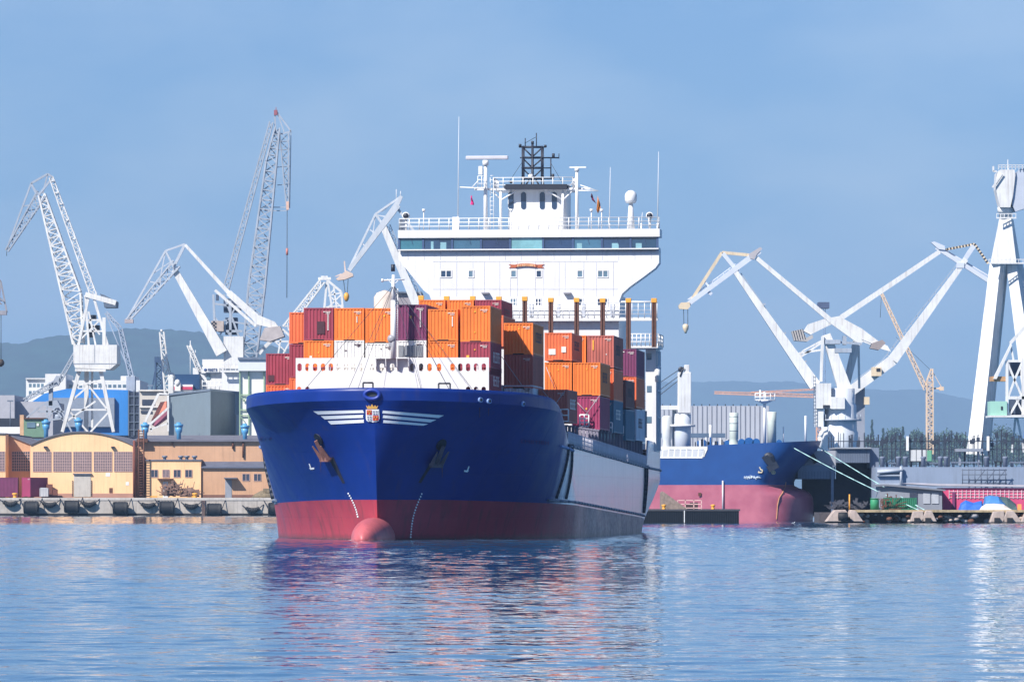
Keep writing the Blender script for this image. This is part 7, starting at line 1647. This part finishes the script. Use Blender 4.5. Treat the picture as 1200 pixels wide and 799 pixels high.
tarp([(1147, 599), (1150, 594), (1156, 590.5), (1165, 590), (1176, 591), (1184, 596), (1185, 599)], YQ + 4, 3, mat('sack_white', (214, 204, 194), .7, .1), 'pile of pale white sacks in front of the sky blue tarpaulin', 'sack_pile')
mb = MB(); pbox(mb, 1193, 590.5, 1197, 598, YQ + 6, 1); single(mb, 'orange_box', mat('box_orange', (232, 150, 84), .6), 'small orange box at the right edge of the quay', 'box', W(1195, 598, YQ + 6))
# mooring ropes
for a, b, sag, lab in (((925, 522, YB), (1083, 600.5, YQ + 1), 3, 'lower pale mooring rope from the bulk carrier bow to the low quay'), ((955, 521, YB + 10), (1088, 600, YQ + 1), 2, 'upper pale mooring rope from the bulk carrier bow to the low quay')):
    p, q = W(*a), W(*b); mb = MB(); pts = []
    for i in range(13): f = i / 12; v = p.lerp(q, f); v.z -= sag * .1 * math.sin(math.pi * f); pts.append(v)
    mb.path(pts, .07, 6); single(mb, 'mooring_rope', rope_green, lab, 'rope', p)
# ------------------------------------------------------------------ trees behind the dock, gulls on the water
leaf = mat('tree_foliage', (84, 112, 92), .9, .45, .5); bark = mat('tree_bark', (70, 58, 48), .9, .2)
def tree(px, ytop, ybot, Y, w, label, seed, conifer=False):
    rnd = random.Random(seed); base = W(px, ybot, Y); H = (ybot - ytop) * Y / F; r = w * Y / F / 2
    t = thing('conifer_tree' if conifer else 'broadleaf_tree', label, 'tree', base, 0, 'trees behind the floating dock'); mb = MB(); mb.tube(base, base + Vector((0, 0, H * .85)), .4, .1, 7)
    for i in range(6): a = rnd.uniform(0, 6.28); z = H * rnd.uniform(.3, .7); mb.tube(base + Vector((0, 0, z)), base + Vector((math.cos(a) * r * .7, math.sin(a) * r * .7, z + H * .15)), .08, .03, 5)
    mb.build('trunk', bark, t); mb = MB(); cl = []
    for i in range(26 if not conifer else 34):
        f = (i + .5) / (26 if not conifer else 34); a = rnd.uniform(0, 6.28)
        if conifer: z = H * (.15 + .85 * f); rr = r * (1 - f) * rnd.uniform(.2, .7); s = r * (.42 * (1 - f) + .08)
        else: z = H * rnd.uniform(.25, .95); rr = r * rnd.uniform(.1, .8) * math.sqrt(max(.1, 1 - ((z / H - .55) / .5) ** 2)); s = r * rnd.uniform(.25, .45)
        cl.append((Vector((math.cos(a) * rr, math.sin(a) * rr, z)), s))
    for c, s in cl:
        for k in range(60):
            d = Vector((rnd.gauss(0, 1), rnd.gauss(0, 1), rnd.gauss(0, .8))).normalized() * s * rnd.uniform(.5, 1.05); p = base + c + d; l = rnd.uniform(.5, 1.2); n1 = Vector((rnd.gauss(0, 1), rnd.gauss(0, 1), rnd.gauss(0, 1))).normalized(); n2 = n1.cross(Vector((0, .3, 1))).normalized()
            mb.add([p - n1 * l, p + n2 * l * .6, p + n1 * l, p - n2 * l * .6], [(0, 1, 2, 3)])
    mb.build('crown', leaf, t)
names = ['beside the grey crane tower', 'slim, standing left of a gap', 'between the crane tower and the first white pylon', 'just left of the first white pylon', 'right behind the first white pylon', 'left of the cream tower crane mast', 'partly behind the cream tower crane mast', 'right of the cream tower crane mast', 'tallest round crown between mast and giant leg', 'left beside the giant crane leg', 'right beside the giant crane leg', 'broad crown below the mint green cabin', 'right of the broad crown under the gantry', 'at the right edge of the photo']
for i, (x, yt, w, con) in enumerate(((1014, 508, 16, 0), (1022, 490, 8, 1), (1035, 500, 11, 1), (1047, 497, 14, 0), (1058, 498, 12, 1), (1074, 500, 18, 0), (1086, 504, 16, 0), (1100, 503, 16, 0), (1113, 496, 16, 0), (1126, 506, 14, 0), (1153, 505, 16, 0), (1168, 497, 26, 0), (1184, 502, 18, 0), (1203, 506, 18, 0))):
    tree(x, yt + (2 if con else 5), 546, 4300 + (i * 137) % 500, w * (1.25 if con else 1.9), ('dark slim conifer ' if con else 'hazy green leafy tree ') + names[i], i, bool(con))
for x in (1000, 1040, 1065, 1095, 1135, 1160, 1190): pass
mb = MB(); rnd = random.Random(4)
for i in range(2600):
    x = rnd.uniform(1005, 1225); y = 544 - rnd.random() ** 1.1 * (29 + 5 * math.sin(x * .23) + 4 * math.sin(x * .09 + 1)); p = W(x, y, 5200 + rnd.uniform(0, 120)); l = rnd.uniform(1.4, 3.0); n1 = Vector((rnd.gauss(0, 1), rnd.gauss(0, 1), rnd.gauss(0, 1))).normalized(); n2 = n1.cross(Vector((0, .3, 1))).normalized()
    mb.add([p - n1 * l, p + n2 * l, p + n1 * l, p - n2 * l], [(0, 1, 2, 3)])
o = mb.build('woodland', leaf, kind='stuff'); tag(o, 'far belt of dark green woodland behind the dock trees', 'woodland')
def gull(px, py, Y, rz, lab):
    c = W(px, py, Y); c.z = .0; t = thing('seagull', lab, 'bird', c, rz); mb = MB(); n = 10; st = [(-.26, .02, .1), (-.18, .05, .11), (-.06, .1, .1), (.06, .11, .1), (.15, .075, .13), (.19, .045, .2), (.22, .055, .25), (.26, .04, .25), (.33, .008, .23)]
    vs = []
    for x, r, z in st:
        for i in range(n): a = 2 * math.pi * i / n; vs.append((x, r * math.cos(a), z + r * .8 * math.sin(a)))
    mb.add(vs, [(k * n + i, k * n + (i + 1) % n, (k + 1) * n + (i + 1) % n, (k + 1) * n + i) for k in range(len(st) - 1) for i in range(n)], True); mb.build('body', clean_white, t, local=True)
    for sg_ in (1, -1): mb = MB(); mb.prism([(-.3, sg_ * .07, .14), (.08, sg_ * .1, .17), (.02, sg_ * .125, .1), (-.2, sg_ * .1, .09)], (0, sg_ * .015, 0)); mb.build('wing', mat('gull_grey', (150, 154, 162), .6), t, local=True)
gull(929.5, 613.2, 690, .4, 'white gull sitting on the water before the bulk carrier bow')
